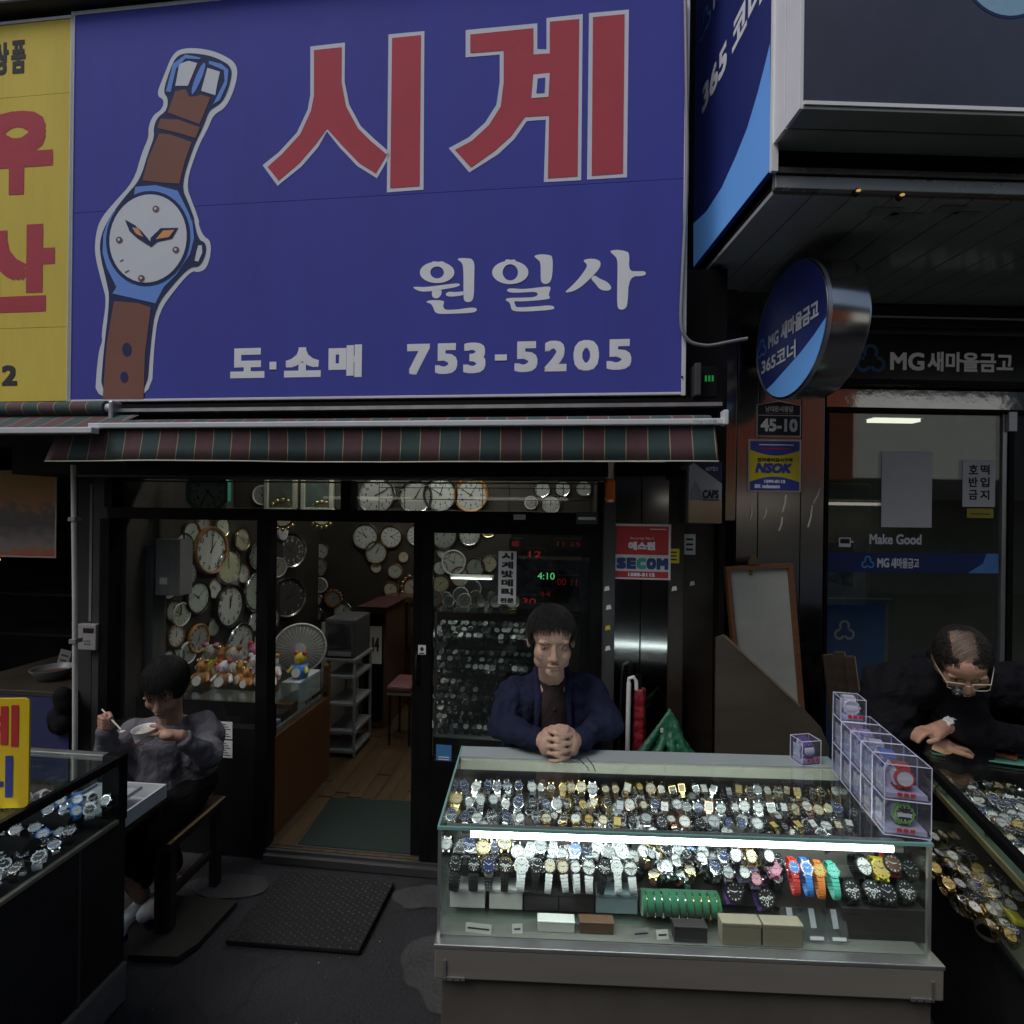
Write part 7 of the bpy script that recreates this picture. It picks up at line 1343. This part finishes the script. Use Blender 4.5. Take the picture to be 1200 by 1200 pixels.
def slabpx(pts, y, th_, F_=FM, z0=None):
    P_ = [F_.Y(a, b, y) for a, b in pts]; return [(p_.x, p_.z if z0 is None or i not in z0 else 0.0) for i, p_ in enumerate(P_)]
fb = thing('clip_board', 'tall framed grey board with a clip leaning on the steel column', 'board', FM.M); yq = Y_C - .19
P_ = slabpx([(849, 664), (927, 660), (948, 885), (873, 885)], yq, .02); P2 = [(P_[3][0] + .005, .0), (P_[2][0] + .02, .0)]; frw = wood('frame_red_wood', (.09, .035, .018), (.14, .06, .03), 5, .5)
outer = [P_[0], P_[1], (P_[2][0] + .05, .02), (P_[3][0] + .05, .02)]; inner = [(P_[0][0] + .022, P_[0][1] - .02), (P_[1][0] - .022, P_[1][1] - .02), (outer[2][0] - .025, .05), (outer[3][0] + .025, .05)]
MB().ring(outer, inner, yq - .018, yq + .012).build('frame', frw, fb); MB().prism([inner[0], inner[1], inner[2], inner[3]], yq - .004, yq + .008).build('grey_sheet', mat('board_grey', (.26, .27, .25), .75, 0, .1, 4, dirt=.3), fb)
c = FM.Y(883, 660, yq - .02); MB().prism([(c.x - .03, c.z - .005), (c.x + .03, c.z - .005), (c.x + .02, c.z + .02), (c.x + .008, c.z + .035), (c.x - .008, c.z + .035), (c.x - .02, c.z + .02)], yq - .026, yq - .0185).build('clip', mat('brass_clip', (.16, .11, .06), .4, .7), fb, bevel=.002); MB().prism(rrect(c.x - .014, c.x + .0, c.z - .06, c.z - .006, .006), yq - .0125, yq - .005).build('clip_tongue', mat('brass_clip', (0, 0, 0)), fb)
wbd = thing('plywood_board', 'large dark brown board with slanted top leaning by the counter', 'board', FM.M); yq = -.62
P_ = slabpx([(840, 748), (850, 744), (938, 826), (962, 852), (972, 875)], yq, .02); MB().prism(P_ + [(P_[-1][0] + .02, 0), (P_[0][0] + .01, 0)], yq, yq + .02).build('sheet', wood('plywood_dark', (.032, .026, .02), (.06, .048, .036), 2, .65, (1, 1, 3)), wbd, bevel=.002); MB().prism([(P_[1][0], P_[1][1] - .001), (P_[2][0], P_[2][1] - .001), (P_[2][0] - .004, P_[2][1] - .01), (P_[1][0] - .002, P_[1][1] - .012)], yq - .003, yq - .0002).build('worn_edge', wood('worn_ply', (.10, .085, .06), (.16, .13, .09), 5), wbd)
for i, (a, b, lb_) in enumerate(((972, 768, 'left dark plank leaning behind the watch boxes'), (985, 765, 'middle dark plank leaning behind the watch boxes'), (997, 770, 'right plank with pale edge leaning behind the watch boxes'))):
    yq = -.5 - i * .03; p = FM.Y(a, b, yq); t = thing('leaning_plank', lb_, 'plank', FM.M); MB().prism([(p.x - .025, p.z), (p.x + .02, p.z + .005), (p.x + .20, .0), (p.x + .145, .0)], yq, yq + .018).build('plank', wood('plank_dark', (.025, .018, .012), (.05, .035, .022), 4, .6), t, bevel=.002); MB().prism([(p.x + .0165, p.z + .003), (p.x + .0205, p.z + .004), (p.x + .20, .001), (p.x + .196, .001)], yq - .0025, yq - .0003).build('plank_edge', wood('plank_edge', (.14, .1, .06), (.2, .15, .09), 4, .6), t)
q = FM.Y(944, 805, Y_C - .1); tag(MB().prism([(q.x - .02, q.z + .04), (q.x + .03, q.z + .025), (q.x + .015, q.z - .04), (q.x - .015, q.z - .03)], Y_C - .002, Y_C - .0005).build('paper_scrap', paper, None, FM.M), 'white torn paper stuck low on the steel column', 'paper')
# ================================================================== people
def skinmat(name, c):
    m = mat(name, c, .5, 0, .16, 22, .12, bscale=160, spec=.35)
    b = m.node_tree.nodes['Principled BSDF']; b.inputs['Subsurface Weight'].default_value = .12; b.inputs['Subsurface Radius'].default_value = (.01, .004, .002); return m
def cloth(name, c, sc_=14, b=.5):
    if name in MATS: return MATS[name]
    m = mat(name, c, .85, 0, .2, sc_, b, bscale=220, sheen=0, spec=.12); N = m.node_tree.nodes; L = m.node_tree.links; bp = [n for n in N if n.type == 'BUMP'][0]
    tc = [n for n in N if n.type == 'TEX_COORD'][0]; n1 = N.new('ShaderNodeTexNoise'); n1.inputs['Scale'].default_value = 6; n1.inputs['Detail'].default_value = 2; n1.inputs['Distortion'].default_value = 1.2; L.new(tc.outputs['Object'], n1.inputs['Vector'])
    rp = N.new('ShaderNodeMath'); rp.operation = 'PINGPONG'; rp.inputs[1].default_value = .09; L.new(n1.outputs['Fac'], rp.inputs[0])
    b2 = N.new('ShaderNodeBump'); b2.inputs['Strength'].default_value = .36; b2.inputs['Distance'].default_value = .07; L.new(rp.outputs[0], b2.inputs['Height']); L.new(b2.outputs[0], bp.inputs['Normal']); return m
hairm = mat('black_hair', (.010, .009, .008), .7, 0, .4, 40, .9, bscale=90, stretch=(3, 3, .6)); hairg = mat('thin_hair', (.016, .013, .011), .75, 0, .5, 40, .9, bscale=90)
FT = bpy.data.textures.new('folds', 'CLOUDS'); FT.noise_scale = .07; FT.noise_depth = 2
FT2 = bpy.data.textures.new('fold_lines', 'WOOD'); FT2.noise_basis_2 = 'SIN'; FT2.wood_type = 'BANDNOISE'; FT2.noise_scale = .12; FT2.turbulence = 9
def grown(mb, name, m_, parent, vox=.004, it=5, folds=0):
    o = mb.build(name, m_, parent, smooth=180)
    r = o.modifiers.new('grow', 'REMESH'); r.mode = 'VOXEL'; r.voxel_size = vox; r.use_smooth_shade = True
    s_ = o.modifiers.new('even', 'SMOOTH'); s_.factor = .5; s_.iterations = it
    if folds:
        d = o.modifiers.new('folds', 'DISPLACE'); d.texture = FT; d.texture_coords = 'LOCAL'; d.strength = folds; d.mid_level = .5
        d = o.modifiers.new('fold_lines', 'DISPLACE'); d.texture = FT2; d.texture_coords = 'LOCAL'; d.strength = folds * .5; d.mid_level = .5
    return o
def head_prims(mb, M, fem=False):
    mb.T = M
    mb.ball((0, .014, .034), (.074, .092, .084), 24, 16); mb.ball((0, -.02, -.03), (.061, .068, .078), 22, 14); mb.ball((0, -.058, -.094), (.027, .024, .02), 14, 9)
    mb.ball((0, -.052, .038), (.058, .04, .045), 16, 10)
    for s_ in (-1, 1):
        mb.ball((s_ * .038, -.048, -.03), (.026, .032, .03), 14, 9); mb.ball((s_ * .028, -.078, .024), (.027, .012, .008), 12, 8); mb.ball((s_ * .031, -.071, .003), (.015, .0125, .010), 12, 8)
        mb.ball((s_ * .077, .012, -.004), (.009, .019, .031), 12, 9); mb.ball((s_ * .012, -.094, -.036), (.0095, .010, .008), 10, 7); mb.ball((s_ * .038, -.022, -.07), (.024, .036, .024), 12, 8)
    mb.cap((0, -.084, .008), (0, -.101, -.03), .008, .0125); mb.ball((0, -.088, -.0605), (.024, .010, .0055), 14, 7); mb.ball((0, -.085, -.0705), (.021, .010, .0065), 14, 7)
    mb.T = None
def face_bits(par, M):
    for s_ in (-1, 1):
        e = MB(); e.T = M; e.ball((s_ * .031, -.0755, .003), (.0115, .008, .0042), 12, 7); e.build('eye', mat('eye_white', (.32, .29, .27), .25), par, smooth=60)
        e = MB(); e.T = M; e.ball((s_ * .031, -.0795, .003), (.0050, .0050, .0044), 12, 7); e.build('iris', mat('eye_dark', (.015, .012, .010), .15), par, smooth=60)
        b = MB(); b.T = M; b.tube([(s_ * .014, -.0865, .021), (s_ * .03, -.0865, .026), (s_ * .047, -.074, .022)], [.0024, .0032, .002], 7); b.build('eyebrow', hairm, par, smooth=60)
    l = MB(); l.T = M; l.tube([(-.021, -.0925, -.0655), (0, -.0965, -.0655), (.021, -.0925, -.0655)], [.001, .0014, .001], 6); l.build('mouth_line', mat('mouth_dark', (.10, .03, .028), .5), par)
def hair(par, M, keep, m_=hairm, k=1.07, name='hair', lift=.004):
    mb = MB(); nu, nv = 56, 34; idx = {}; vs = []
    for i in range(nv + 1):
        for j in range(nu):
            b = -math.pi / 2 + math.pi * i / nv; a = 2 * math.pi * j / nu; d = Vector((math.cos(b) * math.cos(a), math.cos(b) * math.sin(a), math.sin(b)))
            n_ = 1 + .03 * noise.noise(d * 5) + .025 * noise.noise(Vector((d.x * 18, d.y * 6, d.z * 18)))
            vs.append(Vector((0, .014, .030)) + Vector((d.x * .0765 * k * n_, d.y * .095 * k * n_, d.z * .088 * k * n_)))
    fs_ = []
    for i in range(nv):
        for j in range(nu):
            q = (i * nu + j, i * nu + (j + 1) % nu, (i + 1) * nu + (j + 1) % nu, (i + 1) * nu + j); c = sum((vs[t] for t in q), Vector()) / 4
            jit = .006 * noise.noise(c * 60)
            if keep(c.x, c.y, c.z + jit): fs_.append(q)
    mb.T = M; mb.add(vs, fs_); o = mb.build(name, m_, par, smooth=180); s_ = o.modifiers.new('thick', 'SOLIDIFY'); s_.thickness = .012; s_.offset = -1; return o
def strands(par, M, keep, m_, n, L_=.03, k=1.075, dirf=None):
    mb = MB(); mb.T = M; c = 0; tries = 0; rnd = random.Random(5)
    while c < n and tries < n * 6:
        tries += 1; d = Vector((rnd.gauss(0, 1), rnd.gauss(0, 1), rnd.gauss(0, 1))).normalized(); p = Vector((d.x * .0765, d.y * .095, d.z * .088)) * k + Vector((0, .014, .030))
        if not keep(p.x, p.y, p.z): continue
        g = Vector((p.x * .6 + rnd.uniform(-.3, .3) * .05, -.035 + p.y * .2 + rnd.uniform(-.2, .2) * .05, -.06 if p.z < .09 else -.01)); t = (g - d * g.dot(d)).normalized(); pts = []
        for q in range(4): pts.append(p + t * L_ * q / 3 + d * (.002 + .003 * math.sin(q * 1.0)) - d * (.35 * (L_ * q / 3) ** 2 / .08))
        mb.tube(pts, [.0006, .0007, .0005, .0002], 3, caps=False); c += 1
    o = mb.build('hair_strands', m_, par, smooth=180); o['kind'] = 'stuff'; return o
short_hair = lambda x, y, z: (z > .062 + .25 * max(0, -y - .05)) or (y > .0 and z > -.045 and not (abs(x) > .05 and y < .03 and z < .02)) or (abs(x) > .05 and -.035 < y <= .0 and z > .008)
bob_hair = lambda x, y, z: (z > .045) or (y > -.02 and z > -.075) or (abs(x) > .05 and y > -.06 and z > -.03)
bald_hair = lambda x, y, z: not (y < -.035 and z < .058) and z > -.05 and not (y < .03 and z < -.012) and not (abs(x) > .06 and -.01 < y < .035 and z < .02) and (abs(x) > .034 or y > .055 or (y < -.05 and abs(x) > .018) or z < .045)
def finger(mb, pts, r0, r1):
    for i in range(len(pts) - 1):
        t0, t1 = i / (len(pts) - 1), (i + 1) / (len(pts) - 1); mb.cap(pts[i], pts[i + 1], r0 + (r1 - r0) * t0, r0 + (r1 - r0) * t1, 10)
V = Vector
# ------------------------------------------------------------------ man behind the counter
p2_ = thing('person', 'man in navy jacket leaning on the counter with clasped hands', 'person'); sk2 = skinmat('skin_warm', (.40, .255, .195))
H2 = at_d(655, 874, 1.85); H2.z = 1.022
hd = at_d(646, 750, 1.97); nk = at_d(647, 803, 2.09); sL, sR = at_d(604, 812, 2.10), at_d(693, 810, 2.10); eL, eR = at_d(588, 863, 1.99), at_d(713, 863, 1.99); eL.z = eR.z = 1.02
wL, wR = H2 + V((-.075, .035, -.008)), H2 + V((.075, .035, -.008)); hip = V((nk.x, 2.44, .86))
HM2 = T(*hd) @ RZ(2) @ RX(8) @ S(1.10, 1.04, 1.03)
b = MB(); head_prims(b, HM2); b.cap(hd + V((0, .03, -.05)), nk + V((0, .02, .0)), .050, .054); b.cap(nk + V((0, .03, -.06)), hip, .11, .12)
for s_, e_, w_ in ((sL, eL, wL), (sR, eR, wR)): b.cap(nk + V((0, .05, -.05)), s_ + V((0, .03, -.01)), .04, .036); b.cap(s_, e_, .045, .038); b.cap(e_, w_, .036, .026)
for sx in (-1, 1): b.cap(hip + V((sx * .09, 0, 0)), V((hip.x + sx * .1, 2.47, .48)), .085, .06); b.cap(V((hip.x + sx * .1, 2.47, .48)), V((hip.x + sx * .1, 2.50, .08)), .055, .04); b.cap(V((hip.x + sx * .1, 2.52, .04)), V((hip.x + sx * .11, 2.38, .035)), .035, .03)
# clasped hands
for sx, wv in ((-1, wL), (1, wR)):
    b.cap(wv, H2 + V((sx * .048, .012, -.002)), .027, .034); b.ball(H2 + V((sx * .042, .006, .004)), (.028, .026, .046), 14, 10); b.ball(H2 + V((sx * .05, -.006, -.012)), (.024, .022, .036), 12, 9)
    for k in range(4):
        z = .042 - k * .0262 + (-.0131 if sx > 0 else 0); Lf = [.0, .006, .003, -.008][k]
        finger(b, [H2 + V((sx * .034, -.018, z + .004)), H2 + V((sx * .010, -.036, z + .003)), H2 + V((-sx * (.020 + Lf), -.033, z - .004)), H2 + V((-sx * (.042 + Lf), -.018, z - .010))], .0082, .0070)
    finger(b, [H2 + V((sx * .046, .006, .036)), H2 + V((sx * .026, -.012, .056)), H2 + V((-sx * .004, -.020, .058 + (.006 if sx > 0 else -.004))), H2 + V((-sx * .022, -.020, .052 + (.006 if sx > 0 else -.004)))], .0112, .0090)
grown(b, 'body', sk2, p2_, .003, 3); face_bits(p2_, HM2); hair(p2_, HM2, short_hair, k=1.09); strands(p2_, HM2, short_hair, hairm, 4200, .028, 1.10)
navyj = cloth('navy_jacket', (.013, .016, .038)); j = MB()
for s_, e_, w_ in ((sL, eL, wL), (sR, eR, wR)):
    j.cap(nk + V((0, .045, -.035)), s_ + V((0, .01, .0)), .07, .062); j.cap(s_, e_ + V((0, .0, .006)), .062, .056); j.cap(e_ + V((0, 0, .006)), w_.lerp(e_, .15) + V((0, 0, .002)), .056, .041); j.cyl(w_.lerp(e_, .14), w_.lerp(e_, .05), .041, .039, 16)
    j.cap(s_ + V((0, .03, -.04)), hip + V((.07 if s_ is sR else -.07, 0, .1)), .085, .10)
j.cap(nk + V((0, .07, -.08)), hip + V((0, .02, .05)), .13, .15)
for sx in (-1, 1): j.cap(nk + V((sx * .098, -.01, -.045)), nk + V((sx * .108, -.025, -.24)), .058, .07); j.cap(nk + V((sx * .12, .0, -.08)), nk + V((sx * .13, -.0, -.26)), .06, .075)
j.cap(nk + V((0, .03, -.1)), nk + V((0, .03, -.28)), .1, .11)
grown(j, 'jacket', navyj, p2_, .006, 6, .027)
for e_, w_ in ((eL, wL), (eR, wR)):
    cu = MB(); cu.cap(w_.lerp(e_, .20), w_.lerp(e_, .06), .0425, .0405); grown(cu, 'cuff', navyj, p2_, .005, 2, .004)
c = MB()   # collar and lapels
for sx in (-1, 1):
    c.tube([nk + V((sx * .012, .078, .055)), nk + V((sx * .062, .05, .05)), nk + V((sx * .066, -.01, .022)), nk + V((sx * .058, -.062, -.03)), nk + V((sx * .064, -.088, -.10)), nk + V((sx * .068, -.10, -.19))], [.016, .018, .018, .017, .014, .008], 10)
grown(c, 'collar', navyj, p2_, .005, 3, .004)
s2 = MB(); s2.cap(nk + V((0, -.02, -.03)), nk + V((0, -.075, -.24)), .05, .052); s2.ball(nk + V((0, -.045, -.12)), (.075, .058, .14), 16, 12)
for sx in (-1, 1): s2.tube([nk + V((sx * .05, .0, .035)), nk + V((sx * .035, -.045, .012)), nk + V((sx * .01, -.07, -.012)), nk + V((sx * .03, -.078, -.035))], [.011, .012, .011, .006], 8)
grown(s2, 'shirt', cloth('dark_shirt', (.03, .02, .022)), p2_, .005, 3, .003)
bt = MB()
for k in range(3): bt.ball(nk + V((.002, -.100 - .006 * k, -.06 - k * .05)), .005, 8, 6)
bt.build('shirt_button', mblk, p2_, smooth=60)
tr2 = MB()
for sx in (-1, 1): tr2.cap(hip + V((sx * .08, 0, .02)), V((hip.x + sx * .1, 2.47, .48)), .105, .078); tr2.cap(V((hip.x + sx * .1, 2.47, .48)), V((hip.x + sx * .1, 2.50, .12)), .075, .06)
grown(tr2, 'trousers', cloth('dark_trousers', (.02, .02, .024)), p2_, .009, 4, .01)
sh_ = MB()
for sx in (-1, 1): sh_.cap(V((hip.x + sx * .1, 2.53, .045)), V((hip.x + sx * .11, 2.36, .038)), .042, .036)
grown(sh_, 'shoes', mblk, p2_, .006, 3)
# ------------------------------------------------------------------ person eating on the bench
p1_ = thing('person', 'seated person in grey sweater eating from a white bowl on the bench', 'person'); sk1 = skinmat('skin_tan', (.36, .21, .15))
hd = at_d(194, 806, 2.34); nk = at_d(200, 850, 2.43); sL, sR = at_d(158, 858, 2.42), at_d(240, 850, 2.44); eL, eR = at_d(122, 884, 2.30), at_d(246, 888, 2.30); wL = at_d(127, 848, 2.20); wR = at_d(212, 862, 2.19); hip = V((at_d(205, 960, 2.43).x, 2.45, .53))
HM1 = T(*hd) @ RZ(12) @ RX(26) @ S(1.04)
b = MB(); head_prims(b, HM1); b.cap(hd + V((0, .03, -.05)), nk, .047, .052); b.cap(nk + V((0, .02, -.06)), hip, .10, .12)
for s_, e_, w_ in ((sL, eL, wL), (sR, eR, wR)): b.cap(nk + V((0, .01, -.03)), s_, .055, .045); b.cap(s_, e_, .042, .034); b.cap(e_, w_, .033, .024)
kn = [V((-1.70, 2.14, .48)), V((-1.53, 2.20, .46))]; an = [V((-1.66, 2.30, .10)), V((-1.555, 2.36, .14))]
an[0] = on_z(160, 1078, .0) + V((0, .03, .09))
for k in (0, 1): b.cap(hip + V(((-.09, .09)[k], 0, -.02)), kn[k], .08, .058); b.cap(kn[k], an[k], .052, .034); b.cap(an[k] + V((0, .02, -.045)), an[k] + V((-.02, -.13, -.06)), .032, .024)
# hand holding chopsticks
hc = wL + V((.012, -.03, .028)); b.ball(hc, (.03, .026, .03), 14, 10); b.cap(wL, hc, .024, .027)
for k in range(4): finger(b, [hc + V((-.012 + .0, -.018, .022 - k * .015)), hc + V((.022, -.040, .020 - k * .013)), hc + V((.038, -.028, .012 - k * .012)), hc + V((.030, -.012, .006 - k * .010))], .0082, .0068)
finger(b, [hc + V((.004, .0, .026)), hc + V((.026, -.014, .034)), hc + V((.044, -.026, .024))], .0095, .0075)
# hand holding bowl
hb2 = wR + V((-.045, -.022, .012)); b.ball(hb2, (.038, .028, .02), 14, 10); b.cap(wR, hb2, .023, .024)
bowlc = hb2 + V((-.085, -.012, .012))
for k in range(4): finger(b, [hb2 + V((-.026, -.022 + k * .014, .010)), hb2 + V((-.056, -.036 + k * .012, .012)), hb2 + V((-.078, -.046 + k * .010, -.002 - k * .004)), hb2 + V((-.094, -.044 + k * .008, -.016 - k * .005))], .0084, .0070)
finger(b, [hb2 + V((-.015, .006, .018)), hb2 + V((-.04, .0, .036)), hb2 + V((-.064, -.004, .040))], .0095, .0078)
grown(b, 'body', sk1, p1_, .0036, 3); face_bits(p1_, HM1); hair(p1_, HM1, bob_hair, k=1.12); strands(p1_, HM1, bob_hair, hairm, 3000, .035, 1.13)
sw = MB(); 
for s_, e_, w_ in ((sL, eL, wL), (sR, eR, wR)): sw.cap(nk + V((0, .02, -.03)), s_, .064, .062); sw.cap(s_, e_, .060, .050); sw.cap(e_, w_.lerp(e_, .22), .048, .037); sw.cyl(w_.lerp(e_, .22), w_.lerp(e_, .1), .037, .036, 14); sw.cap(s_ + V((0, .01, -.05)), hip + V((.05 if s_ is sR else -.05, 0, .06)), .085, .105)
sw.cap(nk + V((0, .03, -.09)), hip + V((0, 0, .03)), .115, .14); sw.tube([nk + V((.052 * math.cos(R(t)), .012 + .05 * math.sin(R(t)), .012 + .01 * math.sin(R(t)))) for t in range(0, 361, 30)], .014, 8)
sw.cap(nk + V((0, -.03, -.07)), nk + V((0, -.03, -.3)), .10, .13)
grown(sw, 'sweater', cloth('grey_sweater', (.125, .122, .142)), p1_, .006, 6, .024)
tr = MB()
for k in (0, 1): tr.cap(hip + V(((-.08, .08)[k], 0, 0)), kn[k], .10, .075); tr.cap(kn[k], an[k] + V((0, 0, .07)), .07, .052)
grown(tr, 'trousers', cloth('black_trousers', (.006, .006, .007)), p1_, .008, 4, .01)
shm = MB()
for k in (0, 1): shm.cap(an[k] + V((0, .035, -.052)), an[k] + V((-.022, -.13, -.058)), .038, .034); shm.box(an[k].x - .06, an[k].x + .02, an[k].y - .13, an[k].y + .05, an[k].z - .088, an[k].z - .075)
grown(shm, 'slip_on_shoes', mat('white_shoe', (.55, .57, .6), .6), p1_, .005, 3)
bo = thing('paper_bowl', 'small white bowl held by the seated person', 'bowl', T(bowlc.x, bowlc.y, bowlc.z - .03) @ RX(6)); MB().lathe([(.030, 0), (.034, .002), (.044, .05), (.046, .052), (.042, .05), (.031, .006), (0.0, .005)], 24, 0, 'Z', False).build('shell', mat('bowl_paper_white', (.68, .69, .70), .6), bo, smooth=50); MB().lathe([(.0, .036), (.039, .036)], 20, 0, 'Z', False).build('food', mat('rice', (.6, .55, .45), .8, 0, .2, 80, .8), bo)
ck = thing('spoon', 'pale thin spoon in the raised hand of the seated person', 'spoon'); c0 = hc + V((.0, -.0, .028)); c1 = hc + V((.115, -.065, -.012)); MB().tube([c0 - (c1 - c0) * .25, c0, c1], [.003, .0035, .003], 8).build('handle', creamp, ck, smooth=50); MB().ball(c1 + (c1 - c0).normalized() * .015, (.014, .010, .005), 10, 6).build('bowl', creamp, ck, smooth=60)
# ------------------------------------------------------------------ watch repair man at the right
p3_ = thing('person', 'balding man in black jacket with loupe glasses bent over watches', 'person'); sk3 = skinmat('skin_medium', (.38, .22, .155))
hd = at_d(1128, 775, 1.84); sL, sR = at_d(1052, 800, 2.04), at_d(1212, 806, 2.04); nk = (sL + sR) / 2 + V((-.04, -.02, .06)); eL, eR = at_d(1028, 858, 2.0), at_d(1232, 872, 1.96); wL = V((1.60, 1.96, .995)); wR = at_d(1108, 851, 1.93); wR.z = max(wR.z, 1.0); hip = V((nk.x + .08, 2.40, .72))
HM3 = T(*hd) @ RZ(-34) @ RY(-6) @ RX(42)
b = MB(); head_prims(b, HM3); b.cap(hd + V((-.005, .05, -.03)), nk + V((-.02, 0, 0)), .046, .05); b.cap(nk + V((0, .05, -.08)), hip, .12, .13)
for s_, e_, w_ in ((sL, eL, wL), (sR, eR, wR)): b.cap(nk + V((0, .05, -.06)), s_ + V((0, .02, -.01)), .05, .045); b.cap(s_, e_, .045, .038); b.cap(e_, w_, .036, .026)
for sx in (-1, 1): b.cap(hip + V((sx * .09, 0, 0)), V((hip.x + sx * .1, 2.2, .62)), .085, .06); b.cap(V((hip.x + sx * .1, 2.2, .62)), V((hip.x + sx * .1, 2.3, .08)), .055, .04); b.cap(V((hip.x + sx * .1, 2.32, .04)), V((hip.x + sx * .1, 2.18, .035)), .034, .03)
hh3 = wR + V((-.055, -.018, -.014)); b.cap(wR, hh3, .026, .03); b.ball(hh3 + V((-.008, 0, 0)), (.042, .034, .022), 14, 10)
for k in range(4): finger(b, [hh3 + V((-.030, -.024 + k * .015, .006)), hh3 + V((-.060, -.030 + k * .013, .004)), hh3 + V((-.080, -.032 + k * .011, -.012)), hh3 + V((-.086, -.030 + k * .009, -.026))], .0088, .0072)
finger(b, [hh3 + V((-.01, -.03, .0)), hh3 + V((-.035, -.050, -.008)), hh3 + V((-.062, -.050, -.016))], .0105, .0085)
h4 = wL + V((.05, -.02, -.012)); b.cap(wL, h4, .026, .03); b.ball(h4, (.04, .032, .022), 14, 10)
for k in range(4): finger(b, [h4 + V((.028, -.024 + k * .015, .004)), h4 + V((.058, -.03 + k * .013, .0)), h4 + V((.078, -.03 + k * .012, -.018))], .0088, .0072)
finger(b, [h4 + V((.0, -.03, .0)), h4 + V((.03, -.048, -.006)), h4 + V((.055, -.05, -.016))], .0105, .0085)
grown(b, 'body', sk3, p3_, .0036, 3); face_bits(p3_, HM3); hair(p3_, HM3, bald_hair, hairg, k=1.035); strands(p3_, HM3, bald_hair, hairg, 3000, .02, 1.045)
blj = cloth('black_jacket', (.007, .007, .010)); j = MB()
for s_, e_, w_ in ((sL, eL, wL), (sR, eR, wR)):
    j.cap(nk + V((0, .04, -.05)), s_, .095, .085); j.cap(s_, e_, .085, .068); j.cap(e_, w_.lerp(e_, .12), .062, .044); j.cap(s_ + V((0, .05, -.05)), hip + V((.08 if s_ is sR else -.08, 0, .1)), .10, .13)
j.cap(nk + V((0, .09, -.1)), hip + V((0, 0, .05)), .15, .17); j.cap(nk + V((-.02, .0, -.09)), nk + V((0, .03, -.3)), .10, .13); j.tube([nk + V((.075 * math.cos(R(t)), -.0 + .07 * math.sin(R(t)), .045 + .03 * math.sin(R(t)))) for t in range(0, 361, 30)], .026, 8)
grown(j, 'jacket', blj, p3_, .007, 6, .03)
tr = MB()
for sx in (-1, 1): tr.cap(hip + V((sx * .08, 0, 0)), V((hip.x + sx * .1, 2.2, .62)), .105, .08); tr.cap(V((hip.x + sx * .1, 2.2, .62)), V((hip.x + sx * .1, 2.3, .1)), .075, .06)
grown(tr, 'trousers', cloth('dark_trousers', (0, 0, 0)), p3_, .009, 4, .01)
sx3 = thing('high_stool', 'dark high stool under the repair man', 'stool', T(hip.x, hip.y + .02, 0)); MB().cyl((0, 0, .56), (0, 0, .60), .17, n=24).build('seat', mblk, sx3, smooth=40)
for k in range(4): a = R(45 + 90 * k); MB().cyl((.12 * math.cos(a), .12 * math.sin(a), .56), (.17 * math.cos(a), .17 * math.sin(a), 0), .014, n=8).build('leg', blackmetal, sx3, smooth=40)
hs = MB(); hs.T = HM3
for k in range(620):
    x0 = random.uniform(-.05, .05); y0 = random.uniform(-.07, .06); pts = []
    for t in range(5):
        x = x0 + t * .009 * (1 if x0 < .01 else .6); y = y0 + t * .005; q_ = 1 - (x / .0765) ** 2 - ((y - .014) / .095) ** 2
        if q_ < .05: break
        pts.append((x, y, .030 + .0885 * math.sqrt(q_) + .001))
    if len(pts) > 2: hs.tube(pts, .00026, 3)
o = hs.build('thin_strands', mat('thin_hair_top', (.06, .045, .035), .6), p3_); o['kind'] = 'stuff'
# glasses with loupe
gm = mat('gold_wire', (.62, .56, .45), .35, .3); g = MB(); g.T = HM3
for s_ in (-1, 1):
    cx = s_ * .034; P_ = [(cx - .024, .017), (cx + .024, .017), (cx + .022, -.014), (cx + .012, -.02), (cx - .012, -.02), (cx - .022, -.014)]
    P_ = P_ + P_[:1]; g.tube([(x, -.104 + abs(x) * .1, z - .004) for x, z in P_], .0016, 6); g.tube([(s_ * .058, -.098, .01), (s_ * .078, -.03, .008), (s_ * .082, .03, .0)], .0012, 6)
g.tube([(-.01, -.104, .006), (0, -.108, .009), (.01, -.104, .006)], .0011, 6); g.build('glasses_frame', gm, p3_, smooth=50)
l = MB(); l.T = HM3 @ T(-.032, -.108, -.004); l.lathe([(.013, 0), (.0165, .004), (.0165, .022), (.012, .026), (.011, .022)], 20, 0, 'Y', False); l.build('loupe', mblk, p3_, smooth=40)
l = MB(); l.T = HM3 @ T(-.032, -.108, -.004); l.lathe([(.0168, .017), (.0172, .0225), (.0125, .0268)], 20, 0, 'Y', False); l.build('loupe_ring', msteel, p3_, smooth=40)
l = MB(); l.T = HM3 @ T(-.032, -.108, -.004); l.ball((0, -.022, 0), (.0115, .004, .0115), 14, 8); l.build('loupe_lens', mat('lens_dark', (.03, .035, .04), .05, 0, .1, 4, coat=1), p3_, smooth=60)
watch(T(wR.x, wR.y - .012, wR.z + .024) @ RZ(-70) @ RX(-50), 'white wristwatch worn on the wrist of the repair man', None, mwht, mwht, 'white', 'fat', 'rd', .017)
